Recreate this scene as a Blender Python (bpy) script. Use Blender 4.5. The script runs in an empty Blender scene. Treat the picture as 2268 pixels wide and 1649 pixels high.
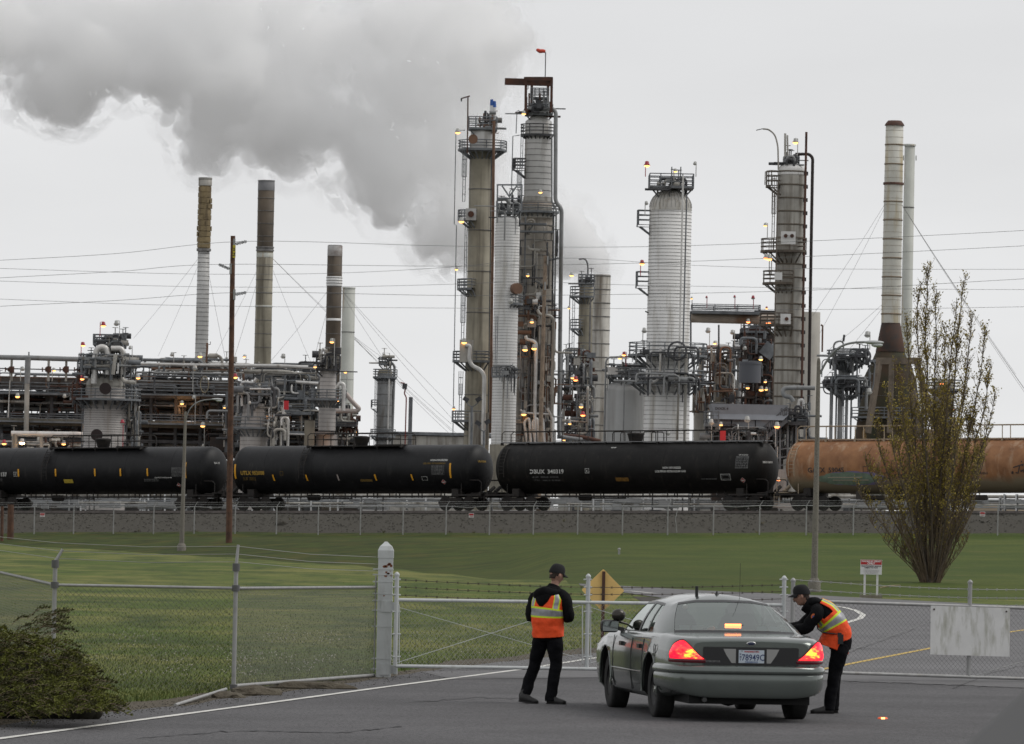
import bpy, bmesh, math, random
from mathutils import Vector, Matrix, noise
PI = math.pi
SC = bpy.context.scene
COL = SC.collection
# ------------------------------------------------------------------ camera, sky, sun, exposure
FPX, IW, IH = 12000.0, 2268.0, 1649.0            # focal length and frame in the photograph's display pixels
CAMP = Vector((0, 0, 2.5))
PITCH = math.atan((1120 - IH / 2) / FPX); ROLL = 0.0205
_f = Vector((0, math.cos(PITCH), math.sin(PITCH))); _u0 = Vector((0, -math.sin(PITCH), math.cos(PITCH))); _r0 = Vector((1, 0, 0))
_r = _r0 * math.cos(ROLL) + _u0 * math.sin(ROLL); _u = -_r0 * math.sin(ROLL) + _u0 * math.cos(ROLL)
cam = bpy.data.objects.new('camera', bpy.data.cameras.new('camera')); COL.objects.link(cam); SC.camera = cam
cam.data.sensor_width = 36; cam.data.lens = 36 * FPX / IW; cam.data.clip_start = 0.5; cam.data.clip_end = 20000
cam.data.dof.use_dof = True; cam.data.dof.focus_distance = 82; cam.data.dof.aperture_fstop = 18
m = Matrix((_r, _u, -_f)).transposed().to_4x4(); m.translation = CAMP; cam.matrix_world = m

w = bpy.data.worlds.new("World"); SC.world = w; w.use_nodes = True
nt = w.node_tree; bg = nt.nodes['Background']
sky = nt.nodes.new('ShaderNodeTexSky'); sky.sky_type = 'NISHITA'; sky.sun_disc = False
SUN_EL, SUN_ROT = math.radians(50), math.radians(82)
sky.sun_elevation = SUN_EL; sky.sun_rotation = SUN_ROT; sky.air_density = 1.0; sky.dust_density = 4.0
hs = nt.nodes.new('ShaderNodeHueSaturation'); hs.inputs['Saturation'].default_value = 0.12
nt.links.new(sky.outputs[0], hs.inputs['Color'])
tc = nt.nodes.new('ShaderNodeTexCoord'); sp = nt.nodes.new('ShaderNodeSeparateXYZ'); nt.links.new(tc.outputs['Generated'], sp.inputs[0])
mapn = nt.nodes.new('ShaderNodeMapping'); mapn.inputs['Scale'].default_value = (6, 6, 26); nt.links.new(tc.outputs['Generated'], mapn.inputs[0])
nz = nt.nodes.new('ShaderNodeTexNoise'); nz.inputs['Scale'].default_value = 1.6; nz.inputs['Detail'].default_value = 5; nt.links.new(mapn.outputs[0], nz.inputs['Vector'])
cr = nt.nodes.new('ShaderNodeValToRGB'); e = cr.color_ramp.elements           # overcast: pale at the horizon, greyer overhead
e[0].position = 0.0; e[0].color = (7.9, 7.95, 8.0, 1); e[1].position = 0.095; e[1].color = (7.0, 7.05, 7.15, 1)
k = cr.color_ramp.elements.new(0.5); k.color = (6.2, 6.25, 6.4, 1)
nt.links.new(sp.outputs['Z'], cr.inputs[0])
cn = nt.nodes.new('ShaderNodeMix'); cn.data_type = 'RGBA'; cn.blend_type = 'MULTIPLY'; cn.inputs[0].default_value = 1
mr = nt.nodes.new('ShaderNodeMapRange'); mr.inputs['From Min'].default_value = 0.3; mr.inputs['From Max'].default_value = 0.7; mr.inputs['To Min'].default_value = 0.97; mr.inputs['To Max'].default_value = 1.04
nt.links.new(nz.outputs[0], mr.inputs[0]); nt.links.new(cr.outputs[0], cn.inputs[6]); nt.links.new(mr.outputs[0], cn.inputs[7])
mx = nt.nodes.new('ShaderNodeMix'); mx.data_type = 'RGBA'; mx.inputs[0].default_value = 0.94
nt.links.new(hs.outputs[0], mx.inputs[6]); nt.links.new(cn.outputs[2], mx.inputs[7]); nt.links.new(mx.outputs[2], bg.inputs['Color'])
bg.inputs['Strength'].default_value = 0.109
sun = bpy.data.objects.new('sun', bpy.data.lights.new('sun', 'SUN')); COL.objects.link(sun)
sun.data.energy = 1.3; sun.data.angle = math.radians(30); sun.data.color = (1.0, 0.97, 0.92)
sun.rotation_euler = Vector((math.sin(SUN_ROT) * math.cos(SUN_EL), math.cos(SUN_ROT) * math.cos(SUN_EL), math.sin(SUN_EL))).to_track_quat('Z', 'Y').to_euler()
SC.view_settings.view_transform = 'Standard'; SC.view_settings.look = 'None'; SC.view_settings.gamma = 1; SC.view_settings.exposure = 0.0
SC.render.engine = 'CYCLES'; SC.cycles.use_denoising = True; SC.cycles.max_bounces = 24; SC.cycles.volume_bounces = 22
SC.cycles.volume_max_steps = 256; SC.cycles.sample_clamp_indirect = 6; SC.cycles.caustics_reflective = False; SC.cycles.caustics_refractive = False
SC.cycles.transparent_max_bounces = 32

# ------------------------------------------------------------------ measuring helpers
def W(x, y, d):                                   # the world point seen at picture position (x, y) at depth d
    v = _r * (x - IW / 2) - _u * (y - IH / 2) + _f * FPX
    return CAMP + v * (d / v.y)
def proj(p):
    q = Vector(p) - CAMP; z = q.dot(_f)
    return (IW / 2 + q.dot(_r) / z * FPX, IH / 2 - q.dot(_u) / z * FPX)
def ZZ(X, d, y):                                  # height of picture row y on the vertical through (X, d)
    z = 5.0
    for _ in range(4):
        x = proj((X, d, z))[0]; z = W(x, y, d).z
    return z
def GP(x, y, z=0.0):                              # where that line of sight meets the level z
    v = _r * (x - IW / 2) - _u * (y - IH / 2) + _f * FPX
    return CAMP + v * ((z - CAMP.z) / v.z)
def lerp(a, b, t): return a + (b - a) * t
def sm(t): t = max(0, min(1, t)); return t * t * (3 - 2 * t)
def interp(pts, x):
    if x <= pts[0][0]: return pts[0][1]
    for (a, p), (b, q) in zip(pts, pts[1:]):
        if x <= b: return lerp(p, q, (x - a) / (b - a))
    return pts[-1][1]

# ------------------------------------------------------------------ materials
MATS = {}
def mat(name, col, rough=0.6, metal=0.0, var=0.0, vs=2.0, col2=None, streak=None, st=0.5, bump=0.0, bs=20.0, emit=None, es=0.0, sxy=1.0, sz=0.12, spec=0.5, det=6):
    """procedural surface: base colour broken up by noise; streak = a stain colour running down the thing"""
    if name in MATS: return MATS[name]
    mt = bpy.data.materials.new(name); mt.use_nodes = True; t = mt.node_tree; b = t.nodes['Principled BSDF']
    b.inputs['Roughness'].default_value = rough; b.inputs['Metallic'].default_value = metal; b.inputs['Specular IOR Level'].default_value = spec
    c4 = (*col, 1); out = None
    tcn = t.nodes.new('ShaderNodeTexCoord')
    if var or col2:
        n = t.nodes.new('ShaderNodeTexNoise'); n.inputs['Scale'].default_value = vs; n.inputs['Detail'].default_value = det; n.inputs['Roughness'].default_value = 0.62
        t.links.new(tcn.outputs['Object'], n.inputs['Vector'])
        r = t.nodes.new('ShaderNodeValToRGB'); r.color_ramp.elements[0].position = 0.36; r.color_ramp.elements[1].position = 0.64
        if col2: r.color_ramp.elements[0].color = (*col2, 1)
        else: r.color_ramp.elements[0].color = tuple(c * (1 - var) for c in col) + (1,)
        r.color_ramp.elements[1].color = c4 if col2 else tuple(min(1, c * (1 + var)) for c in col) + (1,)
        t.links.new(n.outputs[0], r.inputs[0]); out = r.outputs[0]
    if streak:
        mp = t.nodes.new('ShaderNodeMapping'); mp.inputs['Scale'].default_value = (sxy, sxy, sz); t.links.new(tcn.outputs['Object'], mp.inputs[0])
        n = t.nodes.new('ShaderNodeTexNoise'); n.inputs['Scale'].default_value = 1.7; n.inputs['Detail'].default_value = 7; n.inputs['Roughness'].default_value = 0.6
        t.links.new(mp.outputs[0], n.inputs['Vector'])
        r = t.nodes.new('ShaderNodeMapRange'); r.inputs['From Min'].default_value = 0.68 - 0.28 * st; r.inputs['From Max'].default_value = 0.8 - 0.16 * st; t.links.new(n.outputs[0], r.inputs[0])
        mxx = t.nodes.new('ShaderNodeMix'); mxx.data_type = 'RGBA'; t.links.new(r.outputs[0], mxx.inputs[0])
        if out: t.links.new(out, mxx.inputs[6])
        else: mxx.inputs[6].default_value = c4
        mxx.inputs[7].default_value = (*streak, 1); out = mxx.outputs[2]
    if out: t.links.new(out, b.inputs['Base Color'])
    else: b.inputs['Base Color'].default_value = c4
    if bump:
        n = t.nodes.new('ShaderNodeTexNoise'); n.inputs['Scale'].default_value = bs; n.inputs['Detail'].default_value = 5
        t.links.new(tcn.outputs['Object'], n.inputs['Vector']); bp = t.nodes.new('ShaderNodeBump'); bp.inputs['Strength'].default_value = bump; bp.inputs['Distance'].default_value = 0.05
        t.links.new(n.outputs[0], bp.inputs['Height']); t.links.new(bp.outputs[0], b.inputs['Normal'])
    if emit:
        b.inputs['Emission Color'].default_value = (*emit, 1); b.inputs['Emission Strength'].default_value = es
    MATS[name] = mt
    return mt

# ------------------------------------------------------------------ mesh builder
class MB:
    def __init__(s): s.v = []; s.f = []; s.m = []; s.sm = []
    def add(s, vs, fs, mi=0, smooth=False):
        o = len(s.v); s.v += [tuple(v) for v in vs]
        for f in fs: s.f.append(tuple(i + o for i in f)); s.m.append(mi); s.sm.append(smooth)
    def box(s, c, size, mi=0, rot=None):
        a, b, e_ = size[0] / 2, size[1] / 2, size[2] / 2
        vs = [Vector((x, y, z)) for x in (-a, a) for y in (-b, b) for z in (-e_, e_)]
        if rot is not None: vs = [rot @ v for v in vs]
        s.add([v + Vector(c) for v in vs], [(0, 1, 3, 2), (4, 6, 7, 5), (0, 4, 5, 1), (2, 3, 7, 6), (0, 2, 6, 4), (1, 5, 7, 3)], mi)
    def beam(s, p0, p1, w_, h_, mi=0):
        p0, p1 = Vector(p0), Vector(p1); d = (p1 - p0)
        if d.length < 1e-6: return
        q = d.to_track_quat('Z', 'Y').to_matrix()
        s.box((p0 + p1) / 2, (w_, h_, d.length), mi, q)
    def cyl(s, p0, p1, r, n=10, mi=0, r1=None, caps=True):
        p0, p1 = Vector(p0), Vector(p1); d = p1 - p0
        if d.length < 1e-7: return
        r1 = r if r1 is None else r1
        q = d.to_track_quat('Z', 'Y').to_matrix(); vs = []
        for k in range(n):
            a = 2 * PI * k / n; e_ = q @ Vector((math.cos(a), math.sin(a), 0)); vs += [p0 + e_ * r, p1 + e_ * r1]
        s.add(vs, [(2 * k, 2 * ((k + 1) % n), 2 * ((k + 1) % n) + 1, 2 * k + 1) for k in range(n)], mi, n > 5)
        if caps: s.add(vs, [tuple(2 * k for k in reversed(range(n))), tuple(2 * k + 1 for k in range(n))], mi)
    def tube(s, pts, r, n=8, mi=0, bend=0.0):
        pts = [Vector(p) for p in pts]
        if bend and len(pts) > 2:                  # round the elbows
            q = [pts[0]]
            for a, b, c in zip(pts, pts[1:], pts[2:]):
                k = min(bend, (a - b).length * .48, (c - b).length * .48)
                p, r_ = b + (a - b).normalized() * k, b + (c - b).normalized() * k
                for i in range(6):
                    t = i / 5; q.append(p * (1 - t) ** 2 + b * 2 * t * (1 - t) + r_ * t * t)
            q.append(pts[-1]); pts = q
        rr = r if isinstance(r, (list, tuple)) else None
        vs = []; up = None
        for i, p in enumerate(pts):
            d = (pts[min(i + 1, len(pts) - 1)] - pts[max(i - 1, 0)]).normalized()
            if up is None: up = Vector((0, 0, 1)) if abs(d.z) < .9 else Vector((1, 0, 0))
            sx = d.cross(up)
            if sx.length < 1e-5: sx = d.cross(Vector((0, 1, 0)))
            sx.normalize(); up = sx.cross(d).normalized()
            rad = rr[min(i, len(rr) - 1)] if rr else r
            for k in range(n):
                a = 2 * PI * k / n; vs.append(p + (sx * math.cos(a) + up * math.sin(a)) * rad)
        fs = [(i * n + k, i * n + (k + 1) % n, (i + 1) * n + (k + 1) % n, (i + 1) * n + k) for i in range(len(pts) - 1) for k in range(n)]
        s.add(vs, fs, mi, n > 4)
        s.add(vs, [tuple(reversed(range(n))), tuple((len(pts) - 1) * n + k for k in range(n))], mi)
    def lathe(s, c, prof, n=32, mi=0, a0=0.0, a1=2 * PI, mis=None):
        """prof = [(r, z)] from bottom to top around the vertical through c"""
        full = abs(a1 - a0 - 2 * PI) < 1e-6; cols = n if full else n + 1
        vs = [(c[0] + r * math.cos(a0 + (a1 - a0) * k / n), c[1] + r * math.sin(a0 + (a1 - a0) * k / n), c[2] + z) for r, z in prof for k in range(cols)]
        o = len(s.v); s.v += vs
        for i in range(len(prof) - 1):
            for k in range(n):
                k2 = (k + 1) % cols
                s.f.append((o + i * cols + k, o + i * cols + k2, o + (i + 1) * cols + k2, o + (i + 1) * cols + k)); s.m.append(mis[i] if mis else mi); s.sm.append(True)
    def ball(s, c, r, n=12, mi=0, sc=(1, 1, 1)):
        pr = [(r * math.sin(PI * i / (n // 2)) + 1e-4, -r * math.cos(PI * i / (n // 2))) for i in range(n // 2 + 1)]
        o = len(s.v); s.lathe((0, 0, 0), pr, n, mi)
        s.v[o:] = [(v[0] * sc[0] + c[0], v[1] * sc[1] + c[1], v[2] * sc[2] + c[2]) for v in s.v[o:]]
    def build(s, name, mats, parent=None, local=False):
        me = bpy.data.meshes.new(name)
        off = ORG.get(parent.name, Vector()) if (parent is not None and not local) else Vector()
        me.from_pydata([(v[0] - off.x, v[1] - off.y, v[2] - off.z) for v in s.v], [], s.f)
        for mt in (mats if isinstance(mats, (list, tuple)) else [mats]): me.materials.append(mt)
        me.polygons.foreach_set('material_index', s.m); me.polygons.foreach_set('use_smooth', s.sm); me.update()
        o = bpy.data.objects.new(name, me); COL.objects.link(o)
        if parent is not None: o.parent = parent; ORG[o.name] = off
        return o
ORG = {}
def tag(o, label=None, cat=None, group=None, kind=None):
    if label: o['label'] = label
    if cat: o['category'] = cat
    if group: o['group'] = group
    if kind: o['kind'] = kind
    return o
def thing(name, label, cat, loc, group=None, rz=0.0, rx=0.0, ry=0.0):
    o = bpy.data.objects.new(name, None); COL.objects.link(o); o.location = loc; o.rotation_euler = (rx, ry, rz); o.empty_display_size = 0.3
    ORG[o.name] = Vector(loc)
    return tag(o, label, cat, group)
def kids(o): return [c for c in COL.objects if c.parent == o]
def copy_tree(root, loc, label=None, rz=None):
    r = root.copy(); COL.objects.link(r); r.location = loc
    if rz is not None: r.rotation_euler.z = rz
    if label: r['label'] = label
    for ch in [c for c in COL.objects if c.parent == root]:
        c = ch.copy(); COL.objects.link(c); c.parent = r
        for g in [c2 for c2 in COL.objects if c2.parent == ch]:
            d = g.copy(); COL.objects.link(d); d.parent = c
    return r
_FC = {}
def text_faces(txt, size, bold=0.0):
    """flat lettering as (verts, faces) in x-y, left-bottom anchored"""
    key = (txt, size, bold)
    if key in _FC: return _FC[key]
    cu = bpy.data.curves.new('lettering', 'FONT'); cu.body = txt; cu.size = size; cu.resolution_u = 2; cu.offset = bold
    ob = bpy.data.objects.new('lettering', cu); COL.objects.link(ob)
    dg = bpy.context.evaluated_depsgraph_get(); me = ob.evaluated_get(dg).to_mesh()
    vs = [tuple(v.co) for v in me.vertices]; fs = [tuple(p.vertices) for p in me.polygons]
    ob.evaluated_get(dg).to_mesh_clear(); bpy.data.objects.remove(ob); bpy.data.curves.remove(cu)
    _FC[key] = (vs, fs); return vs, fs
def smooth_sub(o, lv=2):
    md = o.modifiers.new('sub', 'SUBSURF'); md.levels = lv; md.render_levels = lv
    for p in o.data.polygons: p.use_smooth = True
def solidify(o, t):
    md = o.modifiers.new('sol', 'SOLIDIFY'); md.thickness = t; md.offset = 0
# ------------------------------------------------------------------ surfaces
def grass_mat():
    mt = mat('lawn_grass', (0.070, 0.105, 0.012), 0.9, var=0.2, vs=0.35, spec=0.15)
    t = mt.node_tree; b = t.nodes['Principled BSDF']; base = b.inputs['Base Color'].links[0].from_socket
    tc_ = t.nodes.new('ShaderNodeTexCoord')
    def layer(base, scale, loc_scale, c, lo, hi, det=8, rough=.7):
        mp = t.nodes.new('ShaderNodeMapping'); mp.inputs['Scale'].default_value = loc_scale; t.links.new(tc_.outputs['Object'], mp.inputs[0])
        n = t.nodes.new('ShaderNodeTexNoise'); n.inputs['Scale'].default_value = scale; n.inputs['Detail'].default_value = det; n.inputs['Roughness'].default_value = rough
        t.links.new(mp.outputs[0], n.inputs['Vector'])
        r = t.nodes.new('ShaderNodeMapRange'); r.inputs['From Min'].default_value = lo; r.inputs['From Max'].default_value = hi; t.links.new(n.outputs[0], r.inputs[0])
        m_ = t.nodes.new('ShaderNodeMix'); m_.data_type = 'RGBA'; t.links.new(r.outputs[0], m_.inputs[0]); t.links.new(base, m_.inputs[6]); m_.inputs[7].default_value = (*c, 1)
        return m_.outputs[2]
    s_ = layer(base, 1.0, (0.10, 0.035, 0.4), (0.160, 0.165, 0.040), 0.44, 0.62)      # paler mown swaths
    s_ = layer(s_, 1.0, (0.22, 0.22, 1), (0.185, 0.180, 0.048), 0.50, 0.62)
    s_ = layer(s_, 1.0, (0.5, 0.12, 1), (0.040, 0.064, 0.010), 0.47, 0.64)
    s_ = layer(s_, 11.0, (1, .3, 1), (0.13, 0.135, 0.045), 0.56, 0.72)                   # fine blades
    s_ = layer(s_, 30.0, (1, .25, 1), (0.020, 0.032, 0.008), 0.50, 0.66)
    t.links.new(s_, b.inputs['Base Color'])
    return mt
M_GRASS = grass_mat()
M_GRAVEL = mat('gravel', (0.070, 0.064, 0.053), 0.95, var=0.3, vs=8, col2=(0.050, 0.045, 0.037), streak=(0.105, 0.097, 0.082), st=0.4, sxy=6, sz=6, det=9, bump=0.9, bs=9, spec=0.2)
M_DIRT = mat('dirt_verge', (0.12, 0.105, 0.08), 0.95, var=0.3, vs=9.0, col2=(0.075, 0.062, 0.045), bump=.6, bs=30, spec=.2)
M_BANKG = mat('rough_bank_grass', (0.034, 0.048, 0.006), 0.9, var=0.35, vs=.5, streak=(0.080, 0.068, 0.013), st=.6, sxy=.3, sz=.3, spec=.15, bump=.5, bs=3)
M_SLOPE = mat('mown_slope_grass', (0.052, 0.078, 0.009), 0.9, var=0.3, vs=.35, streak=(0.110, 0.108, 0.022), st=.55, sxy=.18, sz=.18, spec=.15, bump=.5, bs=3)
M_YARD = mat('yard_ground', (0.16, 0.155, 0.15), 0.95, var=0.25, vs=.5, spec=.2)
M_ASPH = mat('asphalt', (0.108, 0.105, 0.108), 0.82, var=0.16, vs=0.35, streak=(0.020, 0.019, 0.021), st=0.72, sxy=18, sz=18, bump=0.5, bs=60, spec=0.35)
M_ASPH2 = mat('asphalt_pale_patch', (0.135, 0.132, 0.134), 0.85, var=0.1, vs=1.5, streak=(0.06, 0.058, 0.06), st=0.5, sxy=42, sz=42, bump=.2, bs=60, spec=.35)
M_LINE = mat('white_road_paint', (0.62, 0.61, 0.57), 0.8, var=0.15, vs=3, streak=(0.20, 0.19, 0.185), st=0.52, sxy=9, sz=9)
M_YLINE = mat('yellow_road_paint', (0.52, 0.36, 0.09), 0.8, var=0.15, vs=3, streak=(0.2, 0.17, 0.1), st=0.4, sxy=14, sz=14)
M_CONC = mat('concrete', (0.30, 0.28, 0.25), 0.9, var=0.15, vs=1.5, streak=(0.17, 0.155, 0.13), st=0.5, sxy=2, sz=.3, bump=.3, bs=15)

def _bank():
    t = M_BANKG.node_tree; b = t.nodes['Principled BSDF']; base = b.inputs['Base Color'].links[0].from_socket; s2 = M_SLOPE.node_tree
    tc_ = t.nodes.new('ShaderNodeTexCoord'); sx = t.nodes.new('ShaderNodeSeparateXYZ'); t.links.new(tc_.outputs['Object'], sx.inputs[0])
    def nz(sc, loc, lo, hi):
        mp = t.nodes.new('ShaderNodeMapping'); mp.inputs['Scale'].default_value = loc; t.links.new(tc_.outputs['Object'], mp.inputs[0]); n = t.nodes.new('ShaderNodeTexNoise'); n.inputs['Scale'].default_value = sc; n.inputs['Detail'].default_value = 8; n.inputs['Roughness'].default_value = .7; t.links.new(mp.outputs[0], n.inputs['Vector'])
        r = t.nodes.new('ShaderNodeMapRange'); r.inputs['From Min'].default_value = lo; r.inputs['From Max'].default_value = hi; t.links.new(n.outputs[0], r.inputs[0]); return r.outputs[0], n.outputs[0]
    def mix(f, a, c):
        m_ = t.nodes.new('ShaderNodeMix'); m_.data_type = 'RGBA'; t.links.new(f, m_.inputs[0])
        if isinstance(a, tuple): m_.inputs[6].default_value = (*a, 1)
        else: t.links.new(a, m_.inputs[6])
        if isinstance(c, tuple): m_.inputs[7].default_value = (*c, 1)
        else: t.links.new(c, m_.inputs[7])
        return m_.outputs[2]
    mown = mix(nz(1, (.14, .10, 1), .42, .62)[0], (.046, .072, .008), (.080, .100, .014)); mown = mix(nz(1, (.3, .3, 1), .58, .72)[0], mown, (.125, .105, .035)); mown = mix(nz(6, (1, .3, 1), .5, .7)[0], mown, (.035, .055, .007))
    big = nz(.09, (1, 1, 1), 0, 1)[1]; a = t.nodes.new('ShaderNodeMath'); a.operation = 'MULTIPLY_ADD'; a.inputs[1].default_value = 26; t.links.new(big, a.inputs[0]); t.links.new(sx.outputs['X'], a.inputs[2])
    r = t.nodes.new('ShaderNodeMapRange'); r.inputs['From Min'].default_value = 5; r.inputs['From Max'].default_value = 26; t.links.new(a.outputs[0], r.inputs[0]); t.links.new(mix(r.outputs[0], base, mown), b.inputs['Base Color'])
_bank()
def yf(X): return 322 - .62 * max(-45, min(45, X))
def zf(X): return .6 + .0225 * max(-34, min(45, X))
def zr(X): return 2.15 + .021 * max(-80, min(80, X))
BROW = [(-60, 300), (-26, 278), (-5.2, 213), (1.0, 177), (2.3, 172), (4, 160), (60, 156)]
def G(X, Y):
    Yf = yf(X); top = zr(X) - 0.22
    if Y >= Yf:
        t = (Y - Yf) / 9.0
        if Y < Yf + 30: return lerp(zf(X), top, min(1, t) ** .9)
        return lerp(top, 1.0, sm((Y - Yf - 30) / 10))
    B = interp(BROW, X)
    if Y <= B: return 0.0
    t = (Y - B) / (Yf - B); dip = 0.9 * sm((3 - X) / 4)
    return zf(X) * sm(t) * (1) - dip * math.sin(PI * min(1, t * 1.25)) ** 1.0 * (t < .8)
def make_ground():
    vs_ = [-400, -100, 0] + [20 + 10 * i for i in range(12)] + [142 + 3.75 * i for i in range(48)] + [323.5, 326, 328.5, 331, 334, 338, 342, 346, 350, 353, 356, 360, 365, 372, 400, 480, 700, 1500, 4000, 9000]
    xs_ = [-6000, -1500, -300, -90] + [-60 + 2 * i for i in range(61)] + [90, 300, 1500, 6000]
    mb = MB(); P = []
    for v in vs_:
        wv = sm((v - 165) / 90)
        for X in xs_:
            Y = v - .62 * max(-45, min(45, X)) * wv; z = G(X, Y + 1e-4)
            if 30 < v < 322 and abs(X) < 60: z += .05 * noise.noise(Vector((X * .12, Y * .05, 0))) * sm((Y - 200) / 60)
            if 322.5 < v < 345: z += .12 * noise.noise(Vector((X * .5, Y * .4, 3)))
            P.append((X, Y, z))
    n = len(xs_)
    for i in range(len(vs_) - 1):
        for j in range(n - 1):
            mi = 0 if vs_[i] < 321.9 else (1 if vs_[i] < 365 else 2)
            if mi == 0 and P[i * n + j][1] > interp(BROW, P[i * n + j][0]) + 1 and P[i * n + j][0] < 200: mi = 3
            mb.f.append((i * n + j, i * n + j + 1, (i + 1) * n + j + 1, (i + 1) * n + j)); mb.m.append(mi); mb.sm.append(True)
    mb.v = P
    return tag(mb.build('ground', [M_GRASS, M_GRAVEL, M_YARD, M_BANKG]), kind='structure')
make_ground()
def sheet(name, pts, z, m_, kind='structure'):
    bm = bmesh.new(); vs = [bm.verts.new((p[0], p[1], z)) for p in pts]; f = bm.faces.new(vs); bmesh.ops.triangulate(bm, faces=[f])
    bmesh.ops.recalc_face_normals(bm, faces=bm.faces[:])
    for f in bm.faces:
        if f.normal.z < 0: f.normal_flip()
    me = bpy.data.meshes.new(name); bm.to_mesh(me); bm.free(); me.materials.append(m_)
    o = bpy.data.objects.new(name, me); COL.objects.link(o); return tag(o, kind=kind)
def gp2(l, z=0.0): return [GP(x, y, z).to_2d() for x, y in l]
def wob(l, a=.06, n=10, seed=1):
    """break a straight boundary up into an uneven one"""
    out = []
    for i, (p, q) in enumerate(zip(l, l[1:])):
        for k in range(n):
            t = k / n; c = p.lerp(q, t); out.append(c + Vector((noise.noise(Vector((c.x * 2.3, c.y * .6, seed))), noise.noise(Vector((c.x * 2.3, c.y * .6, seed + 7))) * 6)) * a)
    return out + [l[-1]]
EDGE = gp2([(-400, 1668), (-150, 1632), (0, 1609), (157, 1586), (247, 1579), (382, 1569), (467, 1554), (600, 1539), (700, 1526), (827, 1508), (880, 1499), (953, 1486), (1060, 1474), (1180, 1462), (1330, 1447), (1400, 1440)])
EDGE2 = gp2([(1480, 1412), (1560, 1345), (1500, 1332), (1440, 1322), (1330, 1306.5), (1286, 1298), (1282, 1294)])
EDGE3 = gp2([(1440, 1302.5), (1550, 1309), (1830, 1321), (2050, 1333), (2268, 1344), (2900, 1380)])
road = wob(EDGE, .08, 12) + wob(EDGE2, .05, 4, 3) + wob(EDGE3, .05, 6, 5) + [Vector((60, 120)), Vector((60, 8)), Vector((-30, 8))]
sheet('road', road, 0.012, M_ASPH)
sheet('yard_pavement', wob(EDGE[12:], .08, 12) + wob(EDGE2, .05, 4, 3) + wob(EDGE3, .05, 6, 5) + gp2([(2900, 1516), (1870, 1494), (1330, 1485), (1040, 1480)]), 0.0145, mat('worn_pale_asphalt', (0.150, 0.147, 0.150), .85, var=.12, vs=.3, streak=(.075, .073, .075), st=.5, sxy=20, sz=20, bump=.3, bs=50, spec=.3))
verge = wob(EDGE, .08, 12) + wob(gp2([(1480, 1428), (1400, 1432), (1330, 1434), (1200, 1444), (1110, 1458), (996, 1464), (953, 1476), (880, 1490), (827, 1499), (700, 1512), (600, 1521), (467, 1534), (382, 1548), (250, 1560), (100, 1575), (-150, 1610), (-400, 1650)]), .15, 6, 11)
sheet('gravel_verge', verge, 0.005, M_DIRT)
sheet('gravel_island', gp2([(1440, 1323), (1500, 1333), (1560, 1346), (1490, 1348), (1420, 1333), (1400, 1322)]), 0.006, M_GRAVEL)
sheet('pale_asphalt_strip', wob(gp2([(930, 1490), (1330, 1484), (1870, 1493), (2400, 1512)]), .02, 8) + wob(gp2([(2400, 1538), (2268, 1526), (1870, 1511), (1330, 1503), (1000, 1507)]), .02, 8, 5), 0.016, M_ASPH2)
def ribbon(name, px, wd, m_, z=0.02):
    pts = [GP(x, y).to_2d() for x, y in px]; q = []
    for a, b in zip(pts, pts[1:]):
        for k in range(6): q.append(a.lerp(b, k / 6))
    q.append(pts[-1]); L, R = [], []
    for i, p in enumerate(q):
        d = (q[min(i + 1, len(q) - 1)] - q[max(i - 1, 0)]).normalized(); n_ = Vector((-d.y, d.x)); ww = wd * (1 + .25 * noise.noise(Vector((i * .9, 0, 1))))
        L.append(p + n_ * ww / 2); R.append(p - n_ * ww / 2)
    mb = MB(); mb.add([(p.x, p.y, z) for p in L + R], [(i, len(q) + i, len(q) + i + 1, i + 1) for i in range(len(q) - 1)])
    return tag(mb.build(name, m_), kind='structure')
ribbon('white_edge_line', [(-250, 1674), (0, 1640), (310, 1598.5), (620, 1557), (860, 1524), (1152, 1486), (1331, 1458), (1420, 1446)], .11, M_LINE)
ribbon('white_curve_line', [(1800, 1340), (1840, 1343), (1870, 1347.5), (1895, 1354), (1912, 1364), (1905, 1372), (1880, 1380), (1852, 1387)], .14, M_LINE)
ribbon('yellow_line', [(1780, 1494), (1863, 1477), (2060, 1438.5), (2237, 1402), (2268, 1397.6), (2400, 1374)], .12, M_YLINE)
ribbon('far_white_line', [(1330, 1307.5), (1400, 1311), (1450, 1316)], .16, M_LINE)
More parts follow.
